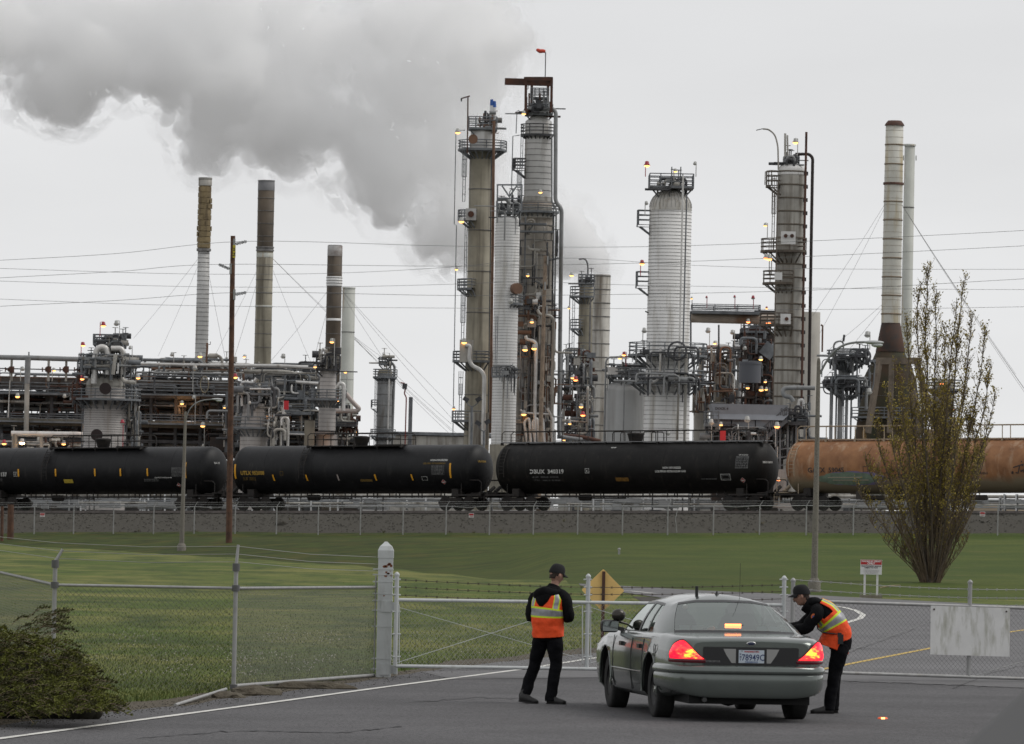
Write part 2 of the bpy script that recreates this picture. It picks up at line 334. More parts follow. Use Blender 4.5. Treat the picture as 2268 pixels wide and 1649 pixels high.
# ------------------------------------------------------------------ railway
M_BLK = mat('black_tank_paint', (0.008, 0.008, 0.009), 0.5, var=0.35, vs=1.2, streak=(0.03, 0.028, 0.027), st=0.36, sxy=1.6, sz=.35, bump=.12, bs=2, spec=.25)
M_BLK2 = mat('brownish_black_tank_paint', (0.008, 0.0072, 0.0068), 0.55, var=0.35, vs=1.2, streak=(0.03, 0.025, 0.021), st=0.42, sxy=2.2, sz=.3, bump=.12, bs=2, spec=.2)
M_UND = mat('grimy_black_steel', (0.014, 0.013, 0.013), 0.8, var=0.4, vs=3, col2=(0.03, 0.024, 0.02))
def rust_tank():
    mt = mat('rust_stained_cream_tank', (0.37, 0.175, 0.075), 0.7, var=0.1, vs=1.0, col2=(0.22, 0.095, 0.038), streak=(0.46, 0.31, 0.20), st=0.55, sxy=.9, sz=.15)
    t = mt.node_tree; b = t.nodes['Principled BSDF']; base = b.inputs['Base Color'].links[0].from_socket
    tc_ = t.nodes.new('ShaderNodeTexCoord'); s = t.nodes.new('ShaderNodeSeparateXYZ'); t.links.new(tc_.outputs['Object'], s.inputs[0])
    n = t.nodes.new('ShaderNodeTexNoise'); n.inputs['Scale'].default_value = .8; n.inputs['Detail'].default_value = 6; t.links.new(tc_.outputs['Object'], n.inputs['Vector'])
    a = t.nodes.new('ShaderNodeMath'); a.operation = 'MULTIPLY_ADD'; a.inputs[1].default_value = 1.1; t.links.new(n.outputs[0], a.inputs[0]); t.links.new(s.outputs['Z'], a.inputs[2])
    r = t.nodes.new('ShaderNodeMapRange'); r.inputs['From Min'].default_value = 2.75; r.inputs['From Max'].default_value = 2.25; t.links.new(a.outputs[0], r.inputs[0])
    m_ = t.nodes.new('ShaderNodeMix'); m_.data_type = 'RGBA'; t.links.new(r.outputs[0], m_.inputs[0]); t.links.new(base, m_.inputs[6]); m_.inputs[7].default_value = (0.25, 0.205, 0.135, 1)
    t.links.new(m_.outputs[2], b.inputs['Base Color']); return mt
M_RT = rust_tank()
M_CRM = mat('rusty_cream_steel', (0.36, 0.29, 0.21), 0.7, var=0.2, vs=3, streak=(0.25, 0.12, 0.06), st=.5)
M_STEEL = mat('worn_rail_steel', (0.16, 0.14, 0.13), 0.5, .6, var=.2)
M_TIE = mat('railway_sleeper', (0.06, 0.05, 0.045), .9, var=.3)
M_WHT = mat('white_lettering', (0.55, 0.55, 0.53), .7, var=.25, vs=8)
M_GRYL = mat('faded_lettering', (0.14, 0.14, 0.14), .8, var=.3, vs=6)
M_YEL = mat('yellow_reflector', (0.75, 0.36, 0.02), .5)
M_YLET = mat('yellow_lettering', (0.36, 0.22, 0.03), .7, var=.2, vs=8)
M_RED = mat('red_sign_paint', (0.42, 0.02, 0.025), .6)
M_BLET = mat('dark_lettering', (0.045, 0.035, 0.035), .7)
M_GRN = mat('green_spray_paint', (0.17, 0.23, 0.17), .7, var=.2, vs=3)
M_PUR = mat('purple_spray_paint', (0.20, 0.17, 0.29), .7)
M_PALE = mat('pale_spray_paint', (0.42, 0.36, 0.28), .7)
ANG = -math.atan(.62); GRADE = math.atan(.021 * math.cos(ANG))
TD = Vector((math.cos(ANG), math.sin(ANG)))
def track_pt(s_): p = Vector((0, 346)) + TD * s_; return Vector((p.x, p.y, zr(p.x)))
mb = MB()
for off in (-.72, .72):
    for k in range(24):
        a, b = track_pt(-90 + 7.5 * k), track_pt(-90 + 7.5 * (k + 1)); nv = Vector((-TD.y, TD.x, 0)) * off
        mb.beam(a + nv - Vector((0, 0, .08)), b + nv - Vector((0, 0, .08)), .08, .16)
rl = mb.build('rail', M_STEEL); tag(rl, 'pair of steel rails under the tank cars on the gravel bank', 'railway track', kind='structure')
mb = MB(); R3 = Matrix.Rotation(ANG, 3, 'Z')
for k in range(300):
    mb.box(track_pt(-90 + .6 * k) - Vector((0, 0, .24)), (.22, 2.6, .18), 0, R3)
tag(mb.build('railway_sleepers', M_TIE, rl), kind='stuff')

def on_tank(mb, vs, fs, s0, z0, r, zc, mi=0, ofs=.012, side=-1, slant=0.0):
    """wrap flat lettering (x along the car, y up) round the tank's near side, starting at (s0, height z0)"""
    out = []
    a0 = math.asin(max(-1, min(1, (z0 - zc) / r)))
    for (x, y, _) in vs:
        a = a0 + y / r; out.append((s0 + x + slant * y, side * math.cos(a) * (r + ofs), zc + math.sin(a) * (r + ofs)))
    mb.add(out, fs, mi)
def rect(w_, h_, n=4, m_=6): # subdivided rectangle
    vs = [(w_ * i / n, h_ * j / m_, 0) for j in range(m_ + 1) for i in range(n + 1)]
    return vs, [(j * (n + 1) + i, j * (n + 1) + i + 1, (j + 1) * (n + 1) + i + 1, (j + 1) * (n + 1) + i) for j in range(m_) for i in range(n)]
def lines(mb, s0, z0, r, zc, wd, n, h, rnd, mi=0):
    for k in range(n):
        x = 0
        while x < wd:
            l = rnd.uniform(.04, .16); on_tank(mb, *rect(min(l, wd - x), h * .55, 1, 1), s0 + x, z0 - k * h, r, zc, mi); x += l + rnd.uniform(.02, .06)
def bogie(root, s_, cream=False):
    b = MB()
    for y in (-1.0, 1.0):
        b.box((s_, y, .52), (2.5, .16, .22)); b.box((s_, y, .62), (1.0, .2, .42))
        for dx in (-.88, .88): b.box((s_ + dx, y, .48), (.42, .2, .34))
        for dx in (-.2, 0, .2): b.cyl((s_ + dx, y, .3), (s_ + dx, y, .65), .07, 8)
    b.box((s_, 0, .6), (.35, 2.1, .3))
    fr = b.build('bogie', M_UND, root, True)
    for dx in (-.88, .88):
        wv = MB()
        for y in (-.78, .78):
            wv.cyl((s_ + dx, y - .06, .46), (s_ + dx, y + .06, .46), .46, 24); wv.cyl((s_ + dx, y - .1, .46), (s_ + dx, y + .1, .46), .2, 16)
        wv.cyl((s_ + dx, -.7, .46), (s_ + dx, .7, .46), .08, 10)
        wv.build('wheel_set', M_UND, fr, True)
def tank_car(s_, label, kind, L=19.25, r=1.57, zc=2.68):
    p = track_pt(s_); root = thing('tank_car', label, 'railway wagon', p, 'tank cars of the freight train')
    root.rotation_euler = (0, -GRADE, ANG)
    M_T = {'rust': M_RT, 'dbux': M_BLK2}.get(kind, M_BLK); M_F = M_CRM if kind == 'rust' else M_UND
    h = L / 2; b = MB(); prof = []
    hd = .78
    for i in range(9): a = PI / 2 * i / 8; prof.append((r * math.sin(a) + .001, -h + hd * (1 - math.cos(a))))
    for q in (-h + 3.0, -h + 3.02, -2.9, -2.88, 2.9, 2.92, h - 3.0, h - 2.98):
        prof.append((r, q)); prof.append((r + (.012 if kind != 'rust' else .006), q + .01))
    for i in range(9): a = PI / 2 * i / 8; prof.append((r * math.cos(a) + .001, h - hd * (1 - math.sin(a))))
    prof = sorted(prof, key=lambda t: t[1])
    b.lathe((0, 0, 0), prof, 48); b.v = [(z, x, -y + zc) if False else (z, y, x + zc) for x, y, z in b.v]
    b.build('tank', M_T, root, True)
    u = MB()                                                        # stub sills, saddles, running gear under the tank
    for sg in (-1, 1):
        us = MB(); us.box((sg * (h - .55), 0, 1.02), (3.4, .5, .32)); us.box((sg * (h - 1.7), 0, 1.15), (.5, 2.3, .5))
        us.box((sg * (h + .75), 0, .95), (.7, .25, .25)); us.box((sg * (h + .3), 0, 1.05), (.14, 2.7, .3)); us.build('stub_sill', M_UND, root, True)
        for y in (-1.4, 1.4): us = MB(); us.box((sg * (h - .7), y, 1.0), (2.2, .06, .10)); us.build('side_step', M_UND, root, True)
    if kind != 'rust':
        for y in (-.6, .6): u.box((0, y, .92), (L - 5.5, .08, .10))
        for k in range(8): x = -h + 3.6 + k * (L - 7.2) / 7; u.box((x, -.6, 1.03), (.06, .06, .4)); u.box((x + .5, -.6, 1.03), (.06, .06, .4)); u.box((x, .6, 1.03), (.06, .06, .4))
        u.box((-2, 0, .8), (2.6, .08, .08)); u.cyl((-3.9, -.3, .85), (-3.1, -.3, .85), .2, 12)
    else:
        for x in (-4.5, -2.2, 2.5): u.box((x, -.8, .95), (.4, .5, .5)); u.cyl((x, -.2, .8), (x + 1.3, -.2, .8), .17, 12)
    u.build('underframe', M_UND if kind != 'rust' else mat('dirty_brown_steel', (.05, .042, .035), .8), root, True)
    for sg in (-1, 1): bogie(root, sg * (h - 1.75))
    t = MB(); zt = zc + r; rr = .032                                 # handrails, top walk, ladders, end cages
    ext = {'utlx': 3.6, 'left': 3.7, 'dbux': h - .3, 'rust': h - .7}[kind]; hr = {'utlx': .78, 'left': .8, 'dbux': .72, 'rust': .85}[kind]
    yy = .55 if kind in ('dbux', 'rust') else .9
    for y in (-yy, yy):
        zb = zt - (.06 if kind in ('dbux', 'rust') else .2)
        pts = [(-ext, y, zb), (-ext, y, zt + hr - .15), (-ext + .2, y, zt + hr), (ext - .2, y, zt + hr), (ext, y, zt + hr - .15), (ext, y, zb)]
        t.tube(pts, rr, 6)
        if kind in ('utlx', 'left'):
            t.tube([(-ext, y, zt + hr / 2), (-.9, y, zt + hr / 2)], rr * .8, 6); t.tube([(.9, y, zt + hr / 2), (ext, y, zt + hr / 2)], rr * .8, 6)
        k = max(3, round(2 * ext / 2.0))
        for i in range(1, k): t.cyl((-ext + 2 * ext * i / k, y, zb - .1), (-ext + 2 * ext * i / k, y, zt + hr), rr, 6)
        for i in range(0, k + 1): t.box((-ext + 2 * ext * i / k, y + (.02 if y < 0 else -.02), zt - .08), (.12, .2, .16))
    for y in (-1, 1):
        lx = -h + .95 if kind == 'dbux' else (-ext if kind != 'rust' else -h + .9)
        for dx in (-.2, .2):
            t.tube([(lx + dx, y * (yy + .02), zt - .1), (lx + dx, y * (r * .8), zc + r * .68), (lx + dx, y * (r + .1), zc + .3), (lx + dx, y * (r + .08), zc - .6)], .025, 6)
        for i in range(9):
            a = -.2 + i * .13; t.cyl((lx - .2, y * math.cos(a) * (r + .07), zc + math.sin(a) * (r + .07)), (lx + .2, y * math.cos(a) * (r + .07), zc + math.sin(a) * (r + .07)), .018, 5)
    t.build('handrail', M_F, root, True)
    g = MB()
    if kind == 'dbux' or kind == 'rust': g.box((0, -.42, zt + .03), (2 * ext, .34, .05)); g.box((0, .42, zt + .03), (2 * ext, .34, .05))
    else: g.box((0, -.75, zt - .06), (2 * ext, .5, .06)); g.box((0, .75, zt - .06), (2 * ext, .5, .06)); g.box((ext - 1.1, 0, zt + .02), (2.2, 1.2, .05))
    g.build('walkway', mat('grey_steel_grating', (.22, .22, .23), .6) if kind == 'dbux' else M_F, root, True)
    d = MB(); hx = 0
    d.lathe((hx, 0, zt - .1), [(.30, 0), (.40, .12), (.52, .55), (.56, .60), (.56, .66), (.3, .72), (.01, .73)], 20)
    d.build('dome_housing', M_F if kind != 'rust' else M_CRM, root, True)
    if kind in ('dbux', 'utlx', 'left'):
        e_ = MB()
        for sg in (-.95, 1.3):
            for y in (-.5, .5): e_.tube([(sg - .45, y, zt), (sg - .45, y, zt + .55), (sg - .35, y, zt + .65), (sg + .35, y, zt + .65), (sg + .45, y, zt + .55), (sg + .45, y, zt)], .03, 6)
        if kind == 'dbux': e_.build('safety_hoop', M_F, root, True)
    for sg in (-1, 1):
        e_ = MB(); x = sg * (h + .35)
        for y in (-1.25, 1.25):
            e_.tube([(x - sg * 1.5, y, 1.05), (x - sg * 1.5, y, 1.75), (x - sg * 1.3, y, 1.95), (x - sg * .2, y, 1.95), (x, y, 1.8), (x, y, .75)], .03, 6)
            for z in (.55, .85): e_.cyl((x - .2, y, z), (x + .2, y, z), .02, 5)
            e_.cyl((x - .2, y, .5), (x - .2, y, 1.05), .02, 5); e_.cyl((x + .2, y, .5), (x + .2, y, 1.05), .02, 5)
        e_.box((x - sg * .3, 0, 1.12), (.9, 2.6, .05))
        e_.cyl((x, -.3, 1.2), (x, .3, 1.5), .12, 10)
        e_.build('end_platform', M_F, root, True)
    rnd = random.Random(hash(kind) % 7 if False else len(kind) * 3 + ord(kind[0]))
    L1, L2 = MB(), MB()
    def put(mb_, txt, size, s0, z0, bold=.008, slant=0, sx=1.0): v, f = text_faces(txt, size, bold); on_tank(mb_, [(x * sx, y, z) for x, y, z in v], f, s0, z0, r, zc, 0, slant=slant)
    def frame(mb_, s0, z0, w_, h_, th=.03):
        for a in (0, h_ - th): on_tank(mb_, *rect(w_, th, 4, 1), s0, z0 + a, r, zc)
        for a in (0, w_ - th): on_tank(mb_, *rect(th, h_, 1, 4), s0 + a, z0, r, zc)
    def placard(s0, z0):
        a = MB(); q = .19; v = [(0, -q, 0), (q, 0, 0), (0, q, 0), (-q, 0, 0)]; on_tank(a, v, [(0, 1, 2, 3)], s0, z0, r, zc, 0, .03)
        q = .16; v = [(0, -q, 0), (q, 0, 0), (0, q, 0), (-q, 0, 0)]; on_tank(a, v, [(0, 1, 2, 3)], s0, z0, r, zc, 1, .036)
        on_tank(a, *rect(.22, .09, 1, 1), s0 - .11, z0 - .045, r, zc, 0, .042)
        a.build('hazard_placard', [M_WHT, M_RED], root, True)
    if kind == 'dbux':
        put(L1, 'DBUX  340319', .36, -6.85, 2.35, .012, sx=1.12); frame(L1, -2.75, 2.36, .3, .3, .025); put(L1, 'E', .16, -2.66, 2.44)
        put(L2, 'LD LMT   183800 LB   83 370 KG', .14, -6.7, 2.08, .003); put(L2, 'LT WT    106200 LB   48 170 KG', .14, -6.6, 1.88, .003)
        put(L1, 'NON ODORIZED', .17, 2.9, 2.62, .006); put(L1, 'LIQUEFIED PETROLEUM GAS', .17, 2.35, 2.40, .006, sx=1.02)
        lines(L2, 5.6, 1.95, r, zc, 1.1, 1, .1, rnd); frame(L1, 7.0, 1.9, .7, .38, .025); frame(L2, 7.08, 1.97, .54, .24)
        frame(L2, 8.65 - .25 + .1 - .4, 2.62, .9, .75, .03); lines(L2, 8.15, 3.27, r, zc, .82, 7, .1, rnd); put(L1, 'TEST SCHEDULE', .09, 8.25, 3.42, .003)
        o_ = MB(); on_tank(o_, *rect(.95, .26, 4, 2), -.6, 1.85, r, zc); o_.build('yellow_notice', mat('dull_orange_notice', (.17, .085, .012), .7, var=.3, vs=6), root, True)
        placard(8.55, 1.9)
        put(L1, 'TDUF', .15, -1.2, 3.93, .006)
        x = MB()
        v, f = text_faces('DBUX 340319', .17, .005)
        x.add([(h - .36 - abs(a - .55) * .07 + .14, -.9 + a * .9 - .1, b_ + 2.95) for a, b_, _ in v], f)
        # lettering on the near end of the tank follows the domed head
        x.v = [(h - hd + hd * math.sqrt(max(0, 1 - ((y / r) ** 2 + ((z - zc) / r) ** 2))) + .02, y, z) for _, y, z in x.v]
        x.build('end_lettering', M_WHT, root, True); 
    elif kind == 'utlx':
        A = MB()
        put(A, 'UTLX 952008', .34, -8.45, 2.35, .016, sx=.95); A.build('yellow_number', M_YLET, root, True)
        A = MB(); put(A, 'LD LMT  181000 LB\nLT WT   107900 LB', .12, -8.3, 2.1, .003); frame(A, -5.35, 2.3, .26, .26, .02)
        put(A, 'LIQUEFIED PETROLEUM GAS', .14, 5.75, 2.98, .005, sx=.95); put(A, 'CAUTION', .2, -.15 + 1.0, 1.9, .02); A.build('yellow_stencil', mat('dim_yellow_stencil', (.16, .10, .02), .8, var=.3, vs=7), root, True)
        put(L1, 'NON-ODORIZED', .17, 6.25, 3.18, .006)
        frame(L2, 6.4, 2.3, .95, .6, .02); lines(L2, 6.45, 2.8, r, zc, .85, 6, .09, rnd); frame(L1, 5.6, 1.95, .42, .25, .02)
        for k, (sx_, z_) in enumerate([(-5.9, 1.95), (-3.3, 1.95), (-.85, 1.95), (2.05, 1.95), (4.85, 1.95)]):
            y = MB(); on_tank(y, *rect(.11, .42, 1, 5), sx_, z_, r, zc, 0, .02, slant=-.18); y.build('reflector', M_YEL if k != 2 else mat('pale_reflector', (.35, .3, .28), .5), root, True)
        for sx_ in (-8.95, 7.75): y = MB(); on_tank(y, *rect(.13, .95, 1, 8), sx_, 2.1, r, zc, 0, .02); y.build('reflector', M_YEL, root, True)
        placard(7.2, 1.85)
        x = MB(); v, f = text_faces('UTLX 952008', .16, .005); x.add([(0, -.85 + a * .8, b_ + 3.1) for a, b_, _ in v], f)
        x.v = [(h - hd + hd * math.sqrt(max(0, 1 - ((y / r) ** 2 + ((z - zc) / r) ** 2))) + .02, y, z) for _, y, z in x.v]
        x.build('end_lettering', M_YLET, root, True)
    elif kind == 'left':
        put(L1, '1137', .36, -7.6, 2.32, .016); frame(L1, -6.3, 2.3, .3, .3, .025); put(L1, 'E', .16, -6.21, 2.38)
        put(L2, 'LD LMT  191000 LB\nLT WT   94 800 LB', .12, -8.3, 2.1, .003)
        for sx_ in (-5.95, -2.85, .4, 2.5, 4.7): y = MB(); on_tank(y, *rect(.12, .5, 1, 5), sx_, 2.3, r, zc, 0, .02); y.build('reflector', M_YEL, root, True)
        y = MB(); on_tank(y, *rect(.14, 1.05, 1, 8), 7.75, 2.15, r, zc, 0, .02); y.build('reflector', M_YEL, root, True)
        y = MB(); on_tank(y, *rect(.75, .28, 2, 2), -2.2, 1.85, r, zc, 0, .02); y.build('yellow_notice', mat('yellow_notice_plate', (.5, .38, .05), .6), root, True)
        frame(L2, 6.7, 2.25, .85, .6, .02); lines(L2, 6.75, 2.75, r, zc, .75, 6, .09, rnd); lines(L2, 4.4, 2.05, r, zc, 1.2, 2, .1, rnd); put(L1, 'LIQUEFIED PETROLEUM GAS', .11, 5.3, 2.15, .004)
        placard(7.1, 1.7)
        x = MB(); v, f = text_faces('TILX 1137', .16, .005); x.add([(0, -.7 + a * .8, b_ + 3.1) for a, b_, _ in v], f)
        x.v = [(h - hd + hd * math.sqrt(max(0, 1 - ((y / r) ** 2 + ((z - zc) / r) ** 2))) + .02, y, z) for _, y, z in x.v]
        x.build('end_lettering', M_WHT, root, True)
    else:
        A = MB(); put(A, 'GATX  59045', .42, -7.75, 2.35, .01, sx=1.05); frame(A, -3.9, 2.35, .34, .36, .03)
        put(A, 'FLAMMABLE', .2, 3.5, 2.2, .004)
        A.build('dark_number', M_BLET, root, True)
        gr = MB(); pts = []
        for i in range(60):
            a = 2 * PI * i / 60; rad = 1 + .13 * abs(math.sin(a * 5)) ; pts.append((2.1 * math.cos(a) * rad, .42 * math.sin(a) * rad, 0))
        pts = [(x + .1, y, 0) for x, y, z in pts]; c0 = (0, 0, 0)
        on_tank(gr, [(x + .35, y * 1.08, 0) for x, y, _ in pts] + [c0], [(i, (i + 1) % 60, 60) for i in range(60)], -5.1, 1.95, r, zc, 1, .014)
        on_tank(gr, [(x * .92, y * .95, 0) for x, y, _ in pts] + [c0], [(i, (i + 1) % 60, 60) for i in range(60)], -5.1, 1.95, r, zc, 0, .022)
        for zz_, a_, b_ in ((2.02, -1.3, 1.1), (1.86, -1.0, 1.5)): on_tank(gr, *rect(b_ - a_, .06, 6, 1), -5.1 + a_, zz_, r, zc, 2, .03)
        gr.build('graffiti_panel', [M_GRN, M_PUR, M_PALE], root, True)
        for s0, z0 in ((-2.35, 1.95), (6.4, 2.25)):
            gt = MB(); rg = random.Random(5)
            def stroke(pl, wd=.035):
                for (x0, y0), (x1, y1) in zip(pl, pl[1:]):
                    d_ = Vector((x1 - x0, y1 - y0)); n_ = Vector((-d_.y, d_.x)).normalized() * wd
                    on_tank(gt, [(x0 + n_.x, y0 + n_.y, 0), (x0 - n_.x, y0 - n_.y, 0), (x1 - n_.x, y1 - n_.y, 0), (x1 + n_.x, y1 + n_.y, 0)], [(0, 1, 2, 3)], s0, z0, r, zc, 0, .02)
            stroke([(-.1, .35), (.6, .55), (.5, .45)]); stroke([(.35, .5), (.2, .0), (.05, .05)]); stroke([(.45, .75), (.4, .1), (.55, .2), (.6, .05)])
            for k in range(5):
                x0 = .7 + k * .22; stroke([(x0 + .12 * math.cos(a_), .15 + .13 * math.sin(a_) + .04 * (k % 2)) for a_ in [j * 2 * PI / 8 for j in range(9 if k % 2 else 7)]], .028)
            stroke([(1.7, .3), (1.85, .0), (1.95, .25), (1.75, -.15)]); stroke([(-.25, .0), (-.1, .1)]); stroke([(-.2, .12), (-.14, -.04)])
            gt.build('graffiti_tag', M_BLET, root, True)
    if L1.v: L1.build('lettering', M_WHT, root, True)
    if L2.v: L2.build('small_lettering', M_GRYL, root, True)
    return root
tank_car(-32.0, 'plain black tank car numbered 1137 at the left end of the train', 'left')
tank_car(-11.3, 'black tank car with yellow number 952008 and a row of yellow reflectors', 'utlx')
tank_car(9.35, 'black tank car numbered 340319 with a handrail along its whole roof', 'dbux', L=19.75, r=1.62, zc=2.70)
tank_car(30.3, 'rust-stained orange tank car with graffiti, behind the bare tree', 'rust', L=19.5, r=1.64, zc=2.72)
# ------------------------------------------------------------------ refinery
M_INS = mat('weathered_aluminium_jacket', (0.52, 0.515, 0.50), 0.55, 0.1, var=0.12, vs=.5, streak=(0.23, 0.205, 0.17), st=.5, sxy=.8, sz=.06)
M_INW = mat('white_jacket', (0.72, 0.715, 0.70), 0.55, var=0.08, vs=.4, streak=(0.40, 0.375, 0.33), st=.5, sxy=.7, sz=.06)
M_BRN = mat('brown_stained_jacket', (0.28, 0.255, 0.195), 0.7, var=0.2, vs=.4, streak=(0.10, 0.085, 0.06), st=.7, sxy=.9, sz=.05)
M_BRD = mat('dark_brown_jacket', (0.085, 0.065, 0.045), 0.7, var=0.25, vs=.5, streak=(0.04, 0.032, 0.025), st=.6, sxy=.9, sz=.05)
M_TAN = mat('tan_quilted_jacket', (0.25, 0.19, 0.10), 0.7, var=0.25, vs=.9, streak=(0.10, 0.07, 0.04), st=.6, sxy=.9, sz=.1)
M_GRW = mat('dirty_grey_jacket', (0.38, 0.365, 0.33), 0.6, 0.1, var=0.2, vs=.5, streak=(0.12, 0.10, 0.075), st=.75, sxy=.8, sz=.05)
M_MIX = mat('burnt_grey_jacket', (0.30, 0.285, 0.255), 0.6, 0.1, var=0.35, vs=.25, col2=(0.18, 0.145, 0.105), streak=(0.07, 0.05, 0.035), st=.7, sxy=.8, sz=.08)
M_PAL = mat('pale_green_steel', (0.44, 0.45, 0.41), 0.6, var=0.08, vs=.4, streak=(0.36, 0.24, 0.12), st=.42, sxy=.8, sz=.05)
M_TKG = mat('light_grey_tank_paint', (0.40, 0.405, 0.40), 0.5, var=0.06, vs=.4, streak=(0.28, 0.275, 0.265), st=.5, sxy=.7, sz=.05)
M_STR = mat('grey_structural_steel', (0.15, 0.16, 0.17), 0.6, var=0.3, vs=1.5)
M_STD = mat('dark_structural_steel', (0.055, 0.056, 0.06), 0.7, var=0.4, vs=1.5)
M_RST = mat('rusty_steel', (0.105, 0.045, 0.028), 0.85, var=0.35, vs=1.5, col2=(0.06, 0.035, 0.028))
M_RPI = mat('rusty_pipe', (0.15, 0.085, 0.055), 0.8, var=0.3, vs=1.0)
M_PIP = mat('grey_pipe', (0.24, 0.245, 0.245), 0.5, .2, var=0.2, vs=1.0, streak=(.12, .10, .08), st=.4)
M_CHR = mat('bright_jacketed_pipe', (0.60, 0.59, 0.57), 0.42, .35, var=0.15, vs=1.0, streak=(.30, .27, .22), st=.45)
M_DRK = mat('dark_machinery', (0.028, 0.027, 0.027), 0.8, var=0.5, vs=.8, col2=(0.05, 0.035, 0.028))
M_BAND = mat('dark_band', (0.15, 0.145, 0.14), 0.7, var=.3)
M_CON = mat('stained_concrete_beam', (0.20, 0.185, 0.15), 0.9, var=0.2, vs=.8, streak=(0.12, 0.105, 0.085), st=.5)
M_CRE = mat('cream_jacket', (0.58, 0.57, 0.51), 0.6, var=0.08, vs=.4, streak=(0.42, 0.34, 0.19), st=.55, sxy=.7, sz=.1)
M_BULB = mat('sodium_bulb', (1, .8, .5), .5, emit=(1.0, 0.46, 0.12), es=3.2)
M_BULR = mat('red_bulb', (1, .5, .3), .5, emit=(1.0, 0.26, 0.07), es=4.5)
M_LH = mat('lamp_head_grey', (.4, .4, .38), .5); M_LHR = mat('lamp_head_red', (.35, .03, .05), .5)
YARD = 1.0
MFT = 450 / FPX
class TW:
    def __init__(s, name, label, cat, d, x, y, group=None):
        p = W(x, y, d); s.X = p.x; s.d = d; s.k = d / FPX; s.root = thing(name, label, cat, (p.x, d, YARD), group)
    def z(s, y): return ZZ(s.X, s.d, y)
    def P(s, x, y, dd=0.0): q = W(x, y, s.d + dd); return Vector((q.x, q.y, q.z))
    def shell(s, name, prof, mats, n=40, dome=0, bands=None, bw=.02, parent=None, gore=False):
        """prof: [(y, width)] from the ground up in picture rows; dome = height of the domed head in rows; bands = (y0, y1, step) hoops"""
        b = MB(); pr = [(wd / 2 * s.k, s.z(y) - 0) for y, wd in prof]
        if dome:
            r, z = pr[-1]; h = dome * s.k
            for i in range(1, 9): a = PI / 2 * i / 8; pr.append((max(.01, r * math.cos(a)), z + h * math.sin(a)))
        else: pr.append((.01, pr[-1][1]))
        b.lathe((s.X, s.d, 0), pr, n)
        if bands:
            for y0, y1, st in bands:
                y = y0
                while (y < y1) if st > 0 else False:
                    z = s.z(y); r = interp(sorted([(q[1], q[0]) for q in pr[:len(prof)]]), z)
                    pr_ = min(.03, bw * .7); b.lathe((s.X, s.d, z), [(r, -bw * .7), (r + pr_, -bw * .7), (r + pr_, bw * .7), (r, bw * .7)], n, 1); y += st
        return b.build(name, mats, parent or s.root)
    def plat(s, y, half, inner=None, a0=0, a1=360, rail=19, square=False, name='platform', m_=None, th=.16, cx=0, nposts=None):
        """ring platform at row y reaching `half` px from the axis (angles in degrees, 270 = towards the road)"""
        z = s.z(y); R = half * s.k; r = (inner or half * .5) * s.k; A0, A1 = math.radians(a0), math.radians(a1); full = a1 - a0 >= 359
        n = max(6, int((a1 - a0) / (22 if square else 9)))
        if square: n = 4 if full else n
        if square and full: A0 += PI / 4; A1 += PI / 4; R *= 1.25
        b = MB(); c = (s.X + cx * s.k, s.d, z)
        b.lathe(c, [(r, -th), (R, -th), (R, .02), (r, .02), (r, -th)], n, 0, A0, A1)
        for k in range(n + (0 if full else 1)):
            if k % 2: continue
            a = A0 + (A1 - A0) * k / n; e_ = Vector((math.cos(a), math.sin(a), 0)); b.beam(Vector(c) + e_ * R * .92 + Vector((0, 0, -th)), Vector(c) + e_ * r * .9 + Vector((0, 0, -th - (R - r) * .7)), .09, .09)
        for v in range(len(b.sm)): b.sm[v] = False
        p = b.build(name, m_ or M_STR, s.root)
        q = MB(); H = rail * s.k; npt = nposts or max(4, int((A1 - A0) * R / 1.3)); nn = n if square else max(n, 16)
        ptsl = []
        if square and full:
            cs = [Vector(c) + Vector((math.cos(A0 + PI / 2 * i), math.sin(A0 + PI / 2 * i), 0)) * R * .98 for i in range(5)]
            for h_ in (.35, .68, 1.0): q.tube([v + Vector((0, 0, H * h_)) for v in cs], .04, 4)
            for a, b_ in zip(cs, cs[1:]):
                for i in range(4): v = a.lerp(b_, i / 4); q.cyl(v, v + Vector((0, 0, H)), .04, 4)
        else:
            arc = [Vector(c) + Vector((math.cos(A0 + (A1 - A0) * i / nn), math.sin(A0 + (A1 - A0) * i / nn), 0)) * R * .98 for i in range(nn + 1)]
            for h_ in (.35, .68, 1.0): q.tube([v + Vector((0, 0, H * h_)) for v in arc], .04, 4)
            for i in range(npt + 1):
                a = A0 + (A1 - A0) * i / npt; v = Vector(c) + Vector((math.cos(a), math.sin(a), 0)) * R * .98; q.cyl(v, v + Vector((0, 0, H)), .04, 4)
            if not full:
                for v in (arc[0], arc[-1]):
                    inn = Vector(c) + (v - Vector(c)) * (r / R)
                    for h_ in (.35, .68, 1.0): q.cyl(v + Vector((0, 0, H * h_)), inn + Vector((0, 0, H * h_)), .04, 4)
        q.build('railing', m_ or M_STR, p)
        return p
